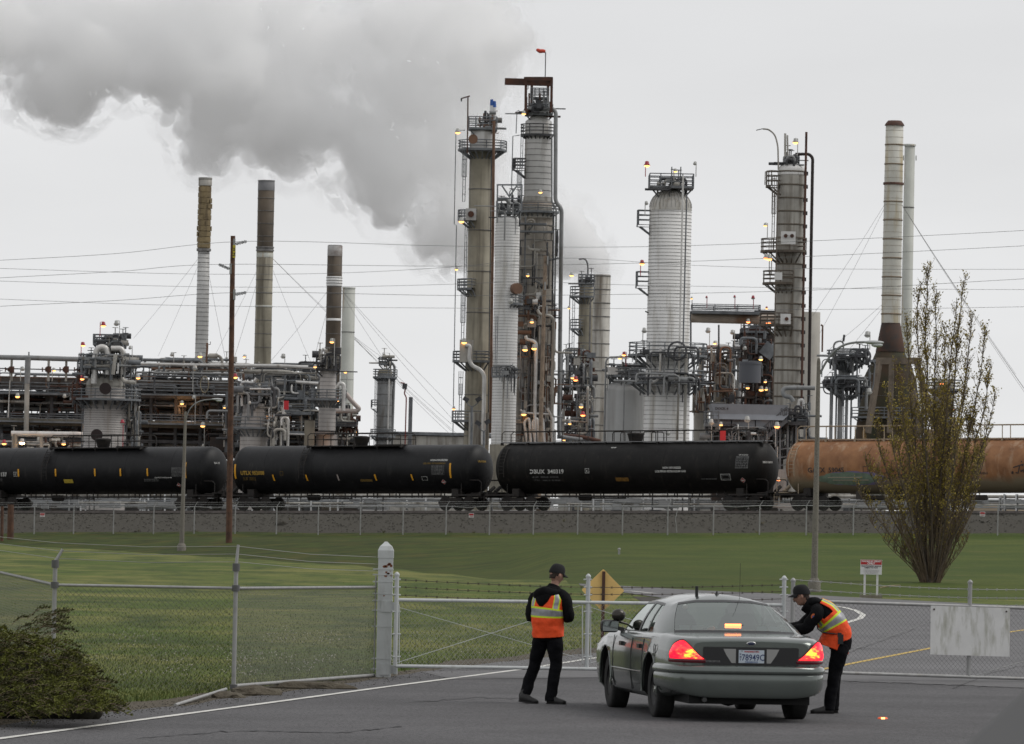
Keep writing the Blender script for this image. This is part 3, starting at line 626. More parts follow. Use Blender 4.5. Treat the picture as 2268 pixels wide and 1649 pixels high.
    def deck(s, x0, x1, y, depth=4, dd=0, rail=19, th=.25, m_=None, name='walkway', front=True, back=True):
        """straight deck between picture columns x0 and x1 at row y (of its left end)"""
        a = s.P(x0, y, dd); b_ = s.P(x1, y, dd); b_.z = a.z; b = MB()
        b.box(((a.x + b_.x) / 2, a.y, a.z - th / 2), (abs(b_.x - a.x), depth, th)); p = b.build(name, m_ or M_STR, s.root)
        q = MB(); H = rail * s.k
        for yy in ([-depth / 2] if front else []) + ([depth / 2] if back else []):
            for h_ in (.35, .68, 1): q.beam((a.x, a.y + yy, a.z + H * h_), (b_.x, a.y + yy, a.z + H * h_), .06, .06)
            n = max(2, int(abs(b_.x - a.x) / 1.6))
            for i in range(n + 1): x = lerp(a.x, b_.x, i / n); q.beam((x, a.y + yy, a.z), (x, a.y + yy, a.z + H), .06, .06)
        for xx in (a.x, b_.x):
            for h_ in (.35, .68, 1): q.beam((xx, a.y - depth / 2, a.z + H * h_), (xx, a.y + depth / 2, a.z + H * h_), .06, .06)
        q.build('railing', m_ or M_STR, p); return p
    def pipe(s, pts, wd, m_=None, name='pipe', bend=1.0, flange=True, n=10):
        """pts: (x, y, depth offset); wd = diameter in px"""
        b = MB(); P = [s.P(*p) for p in pts]; r = wd / 2 * s.k; b.tube(P, r, n, 0, bend if len(P) > 2 else 0)
        if flange and wd >= 3:
            for p, q in zip(P, P[1:]):
                L = (q - p).length
                if L > 6:
                    for i in range(1, int(L / 5)): c = p.lerp(q, i * 5 / L); d_ = (q - p).normalized() * .05; b.cyl(c - d_, c + d_, r * 1.12, n)
        return b.build(name, m_ or M_PIP, s.root)
    def ladder(s, x, y0, y1, wd=8, dd=-1, cage=True, m_=None):
        b = MB(); a, c = s.P(x, y1, dd), s.P(x, y0, dd); c.x = a.x; c.y = a.y; h = wd * s.k / 2
        for q in (-h * .55, h * .55): b.beam(a + Vector((q, 0, 0)), c + Vector((q, 0, 0)), .06, .06)
        nr = int((c.z - a.z) / .6)
        for i in range(nr): z = a.z + .6 * i; b.beam((a.x - h * .55, a.y, z), (a.x + h * .55, a.y, z), .035, .035)
        if cage:
            for q in (-h, 0, h): b.beam(a + Vector((q, -.6 + abs(q) * .6, 2)), c + Vector((q, -.6 + abs(q) * .6, 1)), .05, .05)
            z = a.z + 2
            while z < c.z + 1: b.beam((a.x - h, a.y - .2, z), (a.x + h, a.y - .2, z), .04, .06); z += 1.4
        return b.build('ladder', m_ or M_STR, s.root)
    def lamp(s, x, y, base=None, dd=-1.5, on=True, red=False, tilt=0, size=1.0, bul=None, arm=5):
        """flood lamp with its head at (x, y); base = row of the foot of its post"""
        p = s.P(x, y, dd); size *= .72 * (1 + .25 * math.sin(x * 7.7 + y)); h = MB(); sz = size
        h.lathe((p.x, p.y, p.z), [(.10 * sz, .30 * sz), (.16 * sz, .26 * sz), (.20 * sz, .05 * sz), (.30 * sz, -.08 * sz), (.27 * sz, -.08 * sz)][::-1], 12)
        if base is not None:
            f = s.P(x + arm, base, dd); f.x = s.P(x + arm, y, dd).x
            h.tube([(f.x, f.y, f.z), (f.x, f.y, p.z + .25 * sz), (p.x, p.y, p.z + .3 * sz)], .035, 5)
        o = h.build('flood_lamp', M_LHR if red else M_LH, s.root)
        b = MB(); b.ball((p.x, p.y, p.z - .10 * sz), .24 * sz, 10, 0, (1, 1, .62)); b.build('bulb', (bul or M_BULB) if on else mat('unlit_glass', (.6, .6, .55), .3), o)
    def glow(s, x, y, e_, dd=-3):
        l = bpy.data.objects.new('lamp_light', bpy.data.lights.new('lamp_light', 'POINT')); COL.objects.link(l); l.location = s.P(x, y, dd); l.data.energy = e_ * .4; l.data.color = (1, .45, .15); l.data.shadow_soft_size = .5
    def clutter(s, name, x0, x1, y0, y1, n, mats, seed, dd=(-2, 3), r=(.05, .22), vert=.5, boxes=.15):
        rnd = random.Random(seed); groups = [MB() for _ in mats]
        for i in range(n):
            g = groups[rnd.randrange(len(mats))]; x, y = rnd.uniform(x0, x1), rnd.uniform(y0, y1); q = rnd.uniform(*dd); p = s.P(x, y, q); t = rnd.random(); rr = rnd.uniform(*r) * .62
            W_, H_ = (x1 - x0) * s.k, (y1 - y0) * s.k
            if t < boxes:
                b = (rnd.uniform(.2, .8), rnd.uniform(.3, 1.0), rnd.uniform(.2, .7))
                if rnd.random() < .5: g.box(p, b)
                else: g.cyl(p - Vector((b[0], 0, 0)), p + Vector((b[0], 0, 0)), b[2] * .45, 10)
            elif t < boxes + .12:                                   # valve with its wheel
                g.cyl(p - Vector((0, 0, .3)), p + Vector((0, 0, .3)), .11, 8); g.cyl(p + Vector((0, 0, .3)), p + Vector((0, 0, .8)), .04, 6); g.cyl(p + Vector((0, 0, .8)), p + Vector((0, 0, .84)), .26, 10)
            elif rnd.random() < vert:
                L = min(rnd.uniform(.15, .6) * H_, s.P(x, y, q).z - s.P(x, y1, q).z + .5); a = p.copy(); c = p - Vector((0, 0, L)); e_ = c + Vector((rnd.choice((-1, 1)) * rnd.uniform(.5, 2), 0, 0)) if rnd.random() < .5 else c + Vector((0, 1.5, 0))
                g.tube([a + Vector((0, 1, 0)), a, c, e_], rr, 7, 0, .4)
            else:
                L = rnd.uniform(.15, .6) * W_; a = p; c = p + Vector((L if p.x + L < s.P(x1, y, q).x else -L, 0, 0)); e_ = c - Vector((0, 0, rnd.uniform(.4, 2.5)))
                g.tube([a - Vector((0, 0, rnd.uniform(.3, 1.5))), a, c, e_], rr, 7, 0, .4)
        for g, mt in zip(groups, mats):
            if g.v: g.build(name, mt, s.root)
def guy(root, p, q, m_, r=.014):
    b = MB(); p, q = Vector(p), Vector(q); pts = [p.lerp(q, t / 8) - Vector((0, 0, math.sin(PI * t / 8) * (p - q).length * .012)) for t in range(9)]; b.tube(pts, r, 4); b.build('guy_wire', m_, root)
M_WIRE = mat('galvanised_wire', (.20, .20, .20), .6)

# ---- tall brown column (x 1060)
t = TW('process_column', 'tall brown-stained column with round white top section and wide ring platform', 'tower', 440, 1064.5, 520)
t.shell('shell', [(1130, 56), (338, 56)], [M_BRN, M_BAND], bands=[(420, 1000, 91)], bw=.05)
t.shell('insulated_head', [(338, 53.5), (296, 53)], [M_INS, M_BAND], dome=12)
t.plat(332, 54.5, 26, rail=19, m_=M_STR); t.plat(285, 36, 10, rail=24, square=True)
b = MB(); c = t.P(1048, 309, -2.2); b.cyl(c, c + Vector((0, -.35, 0)), .38, 16); b.build('manway', M_RPI, t.root)
t.clutter('valves', 1062, 1098, 248, 284, 26, [M_STD, M_PIP, M_RPI], 3, (-1, 1), (.05, .16), .8)
t.pipe([(1075, 280, 0), (1075, 246, 0)], 6, M_STD); t.pipe([(1080, 280, 0), (1080, 250, 0)], 3, M_STD)
for x, y in ((1089, 237), (1095, 241)):
    b = MB(); p = t.P(x, y, 0); b.cyl(p - Vector((0, 0, 1.1)), p + Vector((0, 0, .1)), .15, 12, 0); b.cyl(p + Vector((0, 0, .1)), p + Vector((0, 0, .6)), .15, 12, 1, .12); b.build('vent_cap', [mat('white_plastic', (.7, .7, .7), .5), mat('blue_wrap', (.03, .11, .38), .6)], t.root)
t.pipe([(1035, 340, -2), (1036.5, 214, -2)], 3.2, M_RST, 'davit', 0, False); t.pipe([(1041, 213, -2), (1021, 219, -2)], 3, M_RST, 'davit', 0, False); t.pipe([(1022, 219, -2), (1022, 225, -2)], 3.5, M_STD, 'davit', 0, False)
t.pipe([(1094, 268, -2), (1092, 480, -2), (1086, 960, -2)], 6.5, M_RPI, 'standpipe', 0); t.pipe([(1089, 330, -1.6), (1081, 960, -1.6)], 2.6, M_STD, 'riser', 0, False)
t.pipe([(1030, 289, -1), (1010, 289, -1), (1006, 497, -1), (1011, 500, -1), (1003, 965, -1)], 2.2, M_STR, 'conduit', 0, False, 6)
t.ladder(1027, 340, 447, 10); t.ladder(1024, 650, 770, 10); t.ladder(1019, 850, 930, 9); t.ladder(1030, 497, 620, 8, cage=False)
for y, x0, a0, a1, hf in ((487, 0, 150, 250, 52), (640, 0, 160, 250, 50), (800, 0, 150, 305, 57), (932, 0, 150, 290, 56)): t.plat(y, hf, 26, a0, a1, rail=20)
b = MB(); c = t.P(1043, 475, -2.2); b.box(c + Vector((0, .1, 0)), (.85, .1, .95)); b.build('panel', M_INS, t.root); b = MB(); b.cyl(c, c + Vector((0, -.3, 0)), .25, 16); b.build('manway', M_RST, t.root)
t.pipe([(1030, 765, -3), (1041, 766, -3), (1038, 808, -3), (1073, 823, -3), (1070, 985, -3)], 9.5, M_CHR, 'large_pipe', 1.0)
b = MB(); c = t.P(1033, 778, -2.6); b.box(c, (1.1, .5, 1.8)); c = t.P(1060, 950, -2.4); b.box(c, (1.6, .3, 2.6)); b.build('panel', M_GRW, t.root)
for x, y in ((1014, 292), (1022, 489), (1011, 596), (1028, 757), (1005, 905)): t.lamp(x, y, None, -3)

# ---- white hooped vessel (x 1120)
t = TW('process_column', 'slim white hooped column between the brown column and the tallest tower', 'tower', 436, 1124, 520)
t.shell('skirt', [(1130, 62), (985, 60)], [M_CON, M_BAND]); t.shell('shell', [(990, 54), (488, 54)], [M_INW, M_BAND], dome=10, bands=[(494, 1000, 6.6)], bw=.018)
t.plat(471, 28, 8, square=True, rail=18)
b = MB()
for x in (1101, 1155):
    for dd in (-2, 2): b.beam(t.P(x, 471, dd), t.P(x + 1, 409, dd), .12, .12)
for x0, y0, x1, y1 in ((1100, 410, 1157, 410), (1100, 440, 1157, 440), (1112, 412, 1128, 436), (1145, 412, 1128, 436)): b.beam(t.P(x0, y0, -2), t.P(x1, y1, -2), .12, .12); b.beam(t.P(x0, y0, 2), t.P(x1, y1, 2), .12, .12)
b.build('truss', M_STR, t.root)
t.pipe([(1102, 442, -1), (1122, 441, -1), (1127, 449, -1), (1127, 488, 0)], 9, M_PIP, 'overhead_pipe'); t.clutter('valves', 1100, 1155, 440, 470, 26, [M_STD, M_PIP], 5, (-2, 2), (.05, .14), .6)
t.plat(833, 29, 24, 190, 350, rail=18); t.clutter('small_piping', 1098, 1142, 805, 832, 14, [M_STD, M_PIP], 6, (-2.8, -2), (.04, .1))
t.pipe([(1116, 835, -2), (1112, 975, -2)], 5, M_GRW, 'downcomer'); t.ladder(1098, 700, 830, 7, -1.6, False); t.lamp(1131, 668, None, -2.2, on=False)
t.plat(612 + 60, 38, 20, 290, 350, rail=18)
b = MB(); c = t.P(1141, 640, -1); b.cyl(c, c + Vector((.2, -.5, 0)), .45, 16); b.build('manway', M_RPI, t.root)

# ---- tallest tower (x 1185)
t = TW('process_column', 'tallest tower, stained grey, carrying a rusty lifting frame and a windsock', 'tower', 446, 1188, 520)
t.shell('lower_shell', [(1130, 86), (660, 86), (640, 78), (520, 76), (484, 75)], [M_MIX, M_BAND], bands=[(500, 1000, 33)], bw=.05)
t.shell('middle_shell', [(484, 74), (440, 62), (436, 60)], [M_GRW, M_BAND], bands=[(438, 482, 9)])
t.shell('upper_shell', [(436, 59.5), (300, 59.5), (270, 59), (262, 40)], [M_INS, M_BAND], dome=6, bands=[(306, 434, 13)], bw=.03)
t.shell('burnt_section', [(479, 71), (448, 65)], [mat('scorched_jacket', (.16, .11, .07), .6, var=.5, vs=.4, col2=(.32, .29, .25)), M_BAND])
t.plat(469, 50, 32, 180, 365, rail=18); t.plat(253, 35, 12, square=True, rail=20); t.plat(217, 22, 6, square=True, rail=20); t.plat(299, 40, 28, 150, 330, rail=22, m_=M_STD)
t.plat(375, 56, 29, 160, 205, rail=22, m_=M_STD)
for y, hf, a0, a1 in ((696, 44, 185, 300), (783, 48, 190, 350), (740, 42, 200, 260), (930, 40, 190, 300)): t.plat(y, hf, 36, a0, a1, rail=17, m_=M_STD)
b = MB()
F = [(1164, -2.4), (1221, -2.4), (1177, 2.4), (1213, 2.4)]
for x, dd in F: b.beam(t.P(x, 250, dd), t.P(x + 1, 175 + (3 if dd > 0 else 0), dd), .22, .22)
for (x0, d0), (x1, d1) in ((F[0], F[1]), (F[2], F[3]), (F[0], F[2]), (F[1], F[3])): b.beam(t.P(x0, 175, d0), t.P(x1, 175, d1), .28, .3)
b.beam(t.P(1118, 181, 0), t.P(1222, 184, 0), .35, .55); b.beam(t.P(1165, 178, 0), t.P(1222, 178, 0), .3, .3)
b.build('lifting_frame', M_RST, t.root)
b = MB(); b.cyl(t.P(1207.5, 175, 0), t.P(1208.5, 116, 0), .045, 6); b.build('windsock_pole', M_STD, t.root)
b = MB(); q = [t.P(1208, 114.5, 0), t.P(1202, 113.5, 0), t.P(1196, 114, 0), t.P(1191, 111.5, 0), t.P(1188, 110, 0)]; b.tube(q, [.12, .16, .17, .14, .08], 8); b.build('windsock', mat('faded_red_cloth', (.55, .07, .04), .8), t.root)
t.clutter('relief_valves', 1168, 1218, 222, 250, 34, [M_STD, M_PIP, M_RST], 7, (-2, 2), (.06, .2), .85)
for x in (1172, 1180, 1188, 1196, 1204, 1213): t.pipe([(x, 252, -1), (x, 215 - (x % 3) * 4, -1)], 4, [M_STD, M_PIP, M_RST][x % 3], 'relief_pipe', 0)
t.pipe([(1204, 245, -1), (1222, 240, -2), (1231, 248, -2), (1230, 447, -2), (1244, 462, -2), (1238, 950, -2), (1240, 968, -2), (1290, 975, -2)], 9, M_PIP, 'overhead_pipe', 1.4)
t.pipe([(1222, 300, -2), (1222, 450, -2), (1232, 462, -2), (1228, 700, -2)], 4, M_PIP, 'riser'); t.pipe([(1226, 470, -3), (1220, 960, -3)], 4.5, M_STD, 'riser')
t.pipe([(1151, 300, -1), (1136, 302, -1), (1133, 420, -1), (1129, 425, -1), (1128, 450, -1)], 2.4, M_STR, 'conduit', 0, False, 6); t.pipe([(1150, 245, -1), (1145, 247, -1), (1143, 296, -1)], 2.2, M_STR, 'conduit', 0, False, 6)
t.ladder(1149, 380, 470, 10); t.ladder(1165, 215, 252, 7); t.ladder(1155, 300, 372, 8, cage=False)
t.pipe([(1168, 545, -4), (1172, 553, -4), (1215, 556, -4), (1218, 575, -4), (1216, 640, -4)], 6.5, M_GRW, 'loop_pipe'); t.pipe([(1164, 480, -4), (1156, 960, -4)], 3.6, M_STR, 'long_conduit', 0, False)
t.pipe([(1167, 686, -4), (1170, 697, -4), (1196, 699, -4), (1192, 970, -4)], 7, M_GRW, 'side_pipe'); t.pipe([(1190, 686, -5), (1195, 697, -5), (1226, 700, -5), (1222, 970, -5)], 7.5, M_GRW, 'side_pipe')
t.pipe([(1164, 744, -5), (1166, 752, -5), (1188, 757, -5), (1184, 912, -5), (1186, 975, -5)], 8, M_CHR, 'side_pipe')
t.pipe([(1152, 908, -5), (1160, 915, -5), (1222, 918, -5)], 5, M_CHR, 'side_pipe'); t.pipe([(1212, 905, -5), (1224, 925, -5), (1224, 980, -5)], 8, M_CHR, 'side_pipe')
for x in (1160, 1178, 1190): t.pipe([(x + 8, 985, -5), (x + 1, 935, -5), (x + 12, 925, -5), (x + 16, 985, -5)], 7, M_CHR, 'exchanger_pipe', 1.4)
t.pipe([(1210, 660, -3), (1205, 975, -3)], 4.5, M_GRW, 'riser'); t.pipe([(1175, 700, -4), (1172, 900, -4)], 4, M_PIP, 'riser')
t.clutter('vessel_valves', 1158, 1206, 655, 690, 30, [M_STD, M_CHR, M_RPI], 8, (-5, -3.5), (.05, .18), .6)
t.clutter('wall_piping', 1152, 1232, 695, 975, 120, [M_STD, M_GRW, M_RPI, M_PIP], 9, (-5, -3.5), (.05, .16), .7)
t.clutter('wall_piping', 1146, 1236, 480, 660, 26, [M_STD, M_GRW], 10, (-4.5, -3.5), (.04, .12), .8, .05)
b = MB(); b.box(t.P(1178, 497, -4.5), (2.4, 1.4, .14)); b.beam(t.P(1166, 520, -4.5), t.P(1180, 500, -4.5), .1, .1); b.box(t.P(1185, 514, -4.5), (3, 1.2, .14)); b.build('bracket_platform', M_STR, t.root)
for x, y in ((1197, 425), (1169, 610), (1163, 773), (1183, 770), (1178, 712), (1160, 916)): t.lamp(x, y, None, -5.2)
t.lamp(1160, 297 - 46, None, -3); t.glow(1163, 775, 50, -7); t.glow(1160, 950, 40, -7)

# ---- rear pair (x 1298, 1333)
t = TW('smokestack', 'plain grey stack giving off the steam, behind a brown column', 'stack', 560, 1333, 640)
t.shell('shell', [(1130, 40), (609, 38)], [M_GRW, M_BAND], bands=[(612, 960, 30)], bw=.07)
t = TW('process_column', 'narrow brown column in front of the steaming stack', 'tower', 520, 1298, 660)
t.shell('shell', [(1130, 32), (640, 31)], [M_BRN, M_BAND], dome=14, bands=[(700, 1000, 60)], bw=.05)
t.plat(657, 36, 15, 150, 300, rail=21); t.plat(729, 34, 15, 170, 250, rail=20); t.plat(817, 36, 15, 170, 250, rail=20); t.plat(627, 20, 5, square=True, rail=18)
t.clutter('top_piping', 1282, 1310, 605, 630, 16, [M_STD, M_PIP], 12, (-1, 1), (.05, .14), .8); t.pipe([(1282, 575, 0), (1296, 573, 0), (1302, 585, 0), (1302, 625, 0)], 3.2, M_STD)
t.ladder(1268, 660, 815, 8, cage=False); t.pipe([(1281, 650, -1), (1262, 655, -1), (1258, 960, -1)], 2.2, M_STD, 'conduit', 0, False, 5); t.pipe([(1308, 660, -2), (1302, 960, -2)], 4, M_BAND, 'riser', 0)
t.lamp(1266, 609, None); t.lamp(1260, 682, None); t.lamp(1278, 955, None, red=True)
t = TW('pipe_manifold', 'dense dark pipework at the foot of the brown column left of the dome tank', 'pipework', 500, 1270, 900)
t.clutter('piping', 1240, 1318, 775, 980, 190, [M_STD, M_GRW, M_RST, M_PIP, M_STR], 13, (-4, 4), (.05, .22), .55); t.plat(860, 30, 8, square=True, rail=18, m_=M_STD); t.plat(790, 18, 8, square=True, rail=18, m_=M_STR)
t.pipe([(1240, 870, 0), (1244, 840, 0), (1254, 842, 0), (1254, 880, 0)], 3, M_PIP); t.pipe([(1250, 965, -6), (1290, 968, -6), (1330, 978, -6)], 9, M_RST, 'rusty_main')
t.pipe([(1254, 930, -4), (1264, 933, -4), (1300, 936, -4)], 4, M_GRW)
for x, y, r_ in ((1268, 836, 0), (1275, 840, 1), (1287, 900, 0), (1291, 918, 1), (1262, 938, 0), (1249, 974, 0)): t.lamp(x, y, None, -5, red=bool(r_), bul=M_BULR if r_ else M_BULB)

# ---- domed grey tank (x 1385)
t = TW('domed_tank', 'squat light grey tank with domed top and a railed platform above it', 'tank', 430, 1385, 900)
t.shell('shell', [(1130, 91), (868, 90)], [M_TKG, M_BAND], dome=26)
t.plat(832, 47, 15, rail=23); t.clutter('top_piping', 1345, 1425, 803, 832, 40, [M_STD, M_PIP, M_CHR, M_STR], 15, (-2, 2), (.05, .16), .5)
t.pipe([(1338, 980, -1), (1342, 800, -1), (1348, 792, -1), (1410, 790, -1), (1414, 830, -1)], 4.5, M_PIP, 'riser'); t.pipe([(1383, 835, -4), (1380, 985, -4)], 3.2, M_PIP, 'downcomer'); t.pipe([(1424, 850, -3), (1432, 870, -3), (1428, 980, -3)], 4, M_STR, 'downcomer')
for x, r_ in ((1373, 0), (1382, 1)): t.lamp(x, 793 - 8 * r_, 812, -3, red=bool(r_))
b = MB()
for x in (1352, 1415): b.beam(t.P(x, 832, 0), t.P(x - 1, 870, 0), .2, .2)
b.build('platform_leg', M_STR, t.root)

# ---- large white vessel (x 1483)
t = TW('process_column', 'widest white hooped vessel with a domed head and double ring platforms', 'tower', 425, 1485, 475)
t.shell('shell', [(1130, 104), (850, 101), (840, 95), (466, 93.5)], [M_INW, M_BAND], n=56, bands=[(470, 772, 7.6), (792, 836, 9), (870, 980, 10)], bw=.02)
t.shell('domed_head', [(467, 94.5), (461, 94)], [mat('streaked_head_jacket', (.50, .485, .45), .5, .1, var=.1, vs=.6, streak=(.27, .235, .18), st=.6, sxy=2.5, sz=.15), M_BAND], dome=42, n=56)
b = MB()
for k in range(32):
    a = 2 * PI * k / 32; R_ = 47.3 * t.k; b.tube([(t.X + math.cos(a) * R_ * math.cos(q), t.d + math.sin(a) * R_ * math.cos(q), t.z(461) + 42 * t.k * math.sin(q)) for q in [PI / 2 * i / 8 for i in range(8)]], .012, 4)
b.build('head_seams', M_BAND, t.root)
t.plat(415, 56, 8, square=True, rail=27); t.plat(787, 88, 47, rail=26); t.plat(848, 88, 50, rail=27); t.plat(500, 75, 46, 168, 196, rail=32); t.plat(636, 75, 46, 168, 196, rail=32)
t.clutter('top_piping', 1455, 1520, 396, 414, 22, [M_STD, M_PIP, M_GRW], 16, (-2, 2), (.06, .2), .45)
for x in (1487, 1507): t.pipe([(x, 412, 0), (x + 1, 370, 0)], 2.5, M_STD, 'vent', 0)
t.pipe([(1513, 390, -5), (1505, 772, -5)], 4.2, M_CHR, 'riser', 0); t.pipe([(1521, 430, -4.4), (1513, 765, -4.4)], 3.4, M_STR, 'riser', 0); t.pipe([(1505, 770, -5), (1500, 975, -5)], 5, M_GRW, 'riser', 0)
t.pipe([(1429, 690, -1), (1437, 694, -1)], 3, M_STD); t.pipe([(1463, 770, -5), (1461, 840, -5), (1440, 850, -5)], 5, M_CHR, 'side_pipe'); t.pipe([(1520, 780, -5), (1516, 980, -5)], 7, M_GRW, 'downcomer', 0)
t.clutter('deck_piping', 1400, 1560, 826, 846, 24, [M_STD, M_PIP], 17, (-6, -4), (.05, .16), .4); t.clutter('deck_piping', 1400, 1560, 768, 786, 14, [M_STD, M_PIP], 18, (-6, -4), (.05, .14), .4)
b = MB(); c = t.P(1500, 790 - 12, -6.5); b.lathe(c, [(.62, -.08), (.78, -.08), (.78, .08), (.62, .08), (.62, -.08)], 16); b.v = [(x, c.y + (z - c.z), c.z + (y - c.y)) for x, y, z in b.v]; b.build('hose_reel', M_STD, t.root)
for x, y, bs, on, r_ in ((1433, 365, 392, 1, 1), (1539, 363, 392, 0, 0), (1496, 379, 400, 1, 0), (1422, 583, 612, 1, 1), (1432, 451, 478, 0, 0), (1427, 733, 765, 0, 0)): t.lamp(x, y, bs, -4, on=bool(on), red=bool(r_), arm=-3 if x < 1500 else 3)
t.lamp(1480, 960, None, -7, on=False)
# ---- duct bridge
t = TW('pipe_bridge', 'large horizontal stained duct with lamp-lit walkway between the white vessel and the banded column', 'pipe bridge', 440, 1620, 705)
t.pipe([(1530, 704, 0), (1718, 709, 0)], 22, mat('stained_duct', (.42, .36, .30), .6, var=.15, vs=.4, streak=(.22, .13, .08), st=.7, sxy=.3, sz=.3), 'duct', 0, n=24)
t.deck(1532, 1682, 689, 3, 0, rail=14); t.deck(1672, 1716, 690, 1.5, 1, rail=1)
b = MB(); b.beam(t.P(1535, 690, 0), t.P(1535, 712, 0), .6, .6); b.beam(t.P(1682, 690, 0), t.P(1682, 712, 0), .4, .4); b.build('saddle', M_STR, t.root)
for x, y, r_ in ((1532, 661, 0), (1565, 659, 1), (1627, 658, 1), (1668, 660, 1), (1698, 683, 1)): t.lamp(x, y, 684, -1, on=r_ == 0 or x == 1698, red=bool(r_), arm=1, size=.7)
t.lamp(1657, 712, None, -2, bul=M_BULR); t.lamp(1702, 714, None, -2, bul=M_BULR)

# ---- banded column (x 1752)
t = TW('process_column', 'banded dirty-white column with a gooseneck davit and black pipe down its right side', 'tower', 432, 1752, 450)
t.shell('shell', [(1130, 66), (880, 65), (378, 61)], [M_GRW, mat('brownish_hoop', (.13, .11, .085), .8)], dome=15, bands=[(381, 900, 29.3)], bw=.09, n=48)
t.shell('bright_cap', [(388, 62.5), (377, 62)], [M_INW], dome=16, n=48)
t.plat(365, 18, 5, square=True, rail=16); t.clutter('top_piping', 1736, 1768, 342, 364, 20, [M_STD, M_PIP], 21, (-1, 1), (.06, .2), .6)
t.pipe([(1724, 376, -3), (1723, 322, -3), (1716, 298, -3), (1702, 287, -3), (1690, 286, -3)], 3.6, M_GRW, 'davit', 1.2); t.pipe([(1700, 287, -3), (1688, 286, -3), (1675, 289, -3)], [2][0], M_STD, 'davit_hook', 0, False)
t.pipe([(1739, 350, 0), (1739, 296, 0)], 5, M_GRW, 'vent', 0); t.pipe([(1745, 350, 0), (1744, 300, 0)], 4, M_GRW, 'vent', 0); t.pipe([(1769, 370, 0), (1770, 345, 0)], 2.5, M_STD, 'vent', 0)
t.pipe([(1786, 293, -2), (1782, 500, -2), (1775, 905, -2)], 5.5, M_RST, 'rusty_standpipe', 0); t.pipe([(1763, 342, 0), (1792, 342, -1), (1800, 350, -1), (1797, 520, -1), (1791, 905, -1)], 7, mat('black_coated_pipe', (.03, .022, .02), .7, var=.3), 'black_pipe', 1.6)
for k in range(18): b = MB(); b.box(t.P(1785 - k * .55, 385 + k * 29.3, -1), (.35, .3, .3)); b.build('pipe_bracket', M_STD, t.root)
t.plat(413, 57, 30, 165, 215, rail=32, m_=mat('brown_structural_steel', (.12, .10, .08), .8, var=.3)); MB_ = MATS['brown_structural_steel']
t.plat(557, 66, 32, 165, 300, rail=26, m_=MB_); t.plat(628, 60, 32, 165, 275, rail=26, m_=MB_); t.plat(720, 66, 32, 165, 275, rail=24, m_=MB_)
t.ladder(1712, 420, 530, 9, m_=MB_); t.ladder(1706, 560, 610, 9, m_=MB_); t.pipe([(1723, 400, -3), (1712, 900, -3)], 3, MB_, 'conduit', 0, False)
t.pipe([(1722, 380, -1), (1695, 381, -1), (1694, 410, -1)], 2.4, MB_, 'conduit', 0, False, 6)
b = MB(); c = t.P(1746, 527, -4.6)
b.box(c, (1.15, .12, 1.0)); b.box(t.P(1740, 707, -4.6), (.8, .12, .8)); b.box(t.P(1724, 612, -4.6), (.6, .12, .6)); b.build('white_panel', M_INW, t.root)
b = MB()
for q in (t.P(1740, 523, -4.7), t.P(1754, 523, -4.7), t.P(1742, 707, -4.7)): b.cyl(q, q + Vector((0, -.2, 0)), .15, 12)
b.build('manway', M_RST, t.root)
for x, y, bs, r_ in ((1695, 499, 530, 0), (1697, 570, None, 1), (1704, 572, None, 0), (1762, 314, 345, 0)): t.lamp(x, y, bs, -4, bul=M_BULR if r_ else None)
t = TW('smokestack', 'plain beige stack half hidden behind the banded column', 'stack', 520, 1796, 740)
t.shell('shell', [(1130, 46), (692, 40)], [mat('beige_jacket', (.38, .36, .32), .7, var=.08, vs=.4, streak=(.28, .26, .22), st=.4)], n=32); t.pipe([(1818, 720, -1), (1822, 722, -1), (1821, 780, -1)], 4, M_RPI)

# ---- block between the white vessel and the banded column
t = TW('furnace', 'dark rusty furnace block with stairs and decks left of the banded column', 'furnace', 470, 1680, 800)
b = MB(); b.box((t.P(1682, 800).x, t.d, (t.P(1682, 745).z + YARD) / 2), (3.0 * .8, 4, t.P(1682, 745).z - YARD)); b.build('casing', M_DRK, t.root)
t.shell('drum', [(900, 60), (770, 62), (745, 58), (728, 50)], [mat('rust_brown_casing', (.075, .035, .028), .85, var=.4, vs=.6), M_BAND], n=24, dome=5)
for y, hf in ((735, 36), (772, 36), (812, 34), (862, 36)): t.plat(y, hf, 24, 180, 360, rail=18)
t.plat(722, 24, 8, square=True, rail=14)
t.clutter('piping', 1640, 1716, 740, 890, 110, [M_STD, M_STR, M_RST, M_DRK], 23, (-5, -3), (.05, .2), .5)
b = MB(); b.beam(t.P(1690, 768, -5), t.P(1714, 786, -5), .3, 1.2); b.build('stair', M_STR, t.root)
b = MB(); c = t.P(1661, 828, -6); b.cyl(c - Vector((0, 0, .8)), c + Vector((0, 0, .8)), .95, 20); b.cyl(c + Vector((0, 0, .8)), c + Vector((0, 0, 1.0)), 1.0, 20); b.build('grey_drum', mat('blue_grey_paint', (.10, .105, .12), .6), t.root)
for x, y in ((1656, 858), (1685, 795), (1695, 845), (1686, 862), (1697, 862)): t.lamp(x, y, None, -6)
t.lamp(1650, 772, None, -6, on=False); t.lamp(1680, 822, None, -6, on=False)
t = TW('exchanger_stack', 'beige stained columns and bright bent duct behind the ring platforms', 'pipework', 480, 1600, 850)
t.shell('shell', [(1130, 44), (800, 40)], [mat('rust_streaked_beige', (.33, .29, .22), .75, var=.12, vs=.6, streak=(.14, .085, .05), st=.75, sxy=1.2, sz=.08), M_BAND], dome=5, n=20, bands=[(805, 960, 22)])
t.pipe([(1553, 1000, 2), (1553, 860, 2)], 34, M_GRW, 'side_column', 0, n=20); t.pipe([(1639, 960, 0), (1640, 768, 0)], 16, M_INW, 'side_column', 0, n=14)
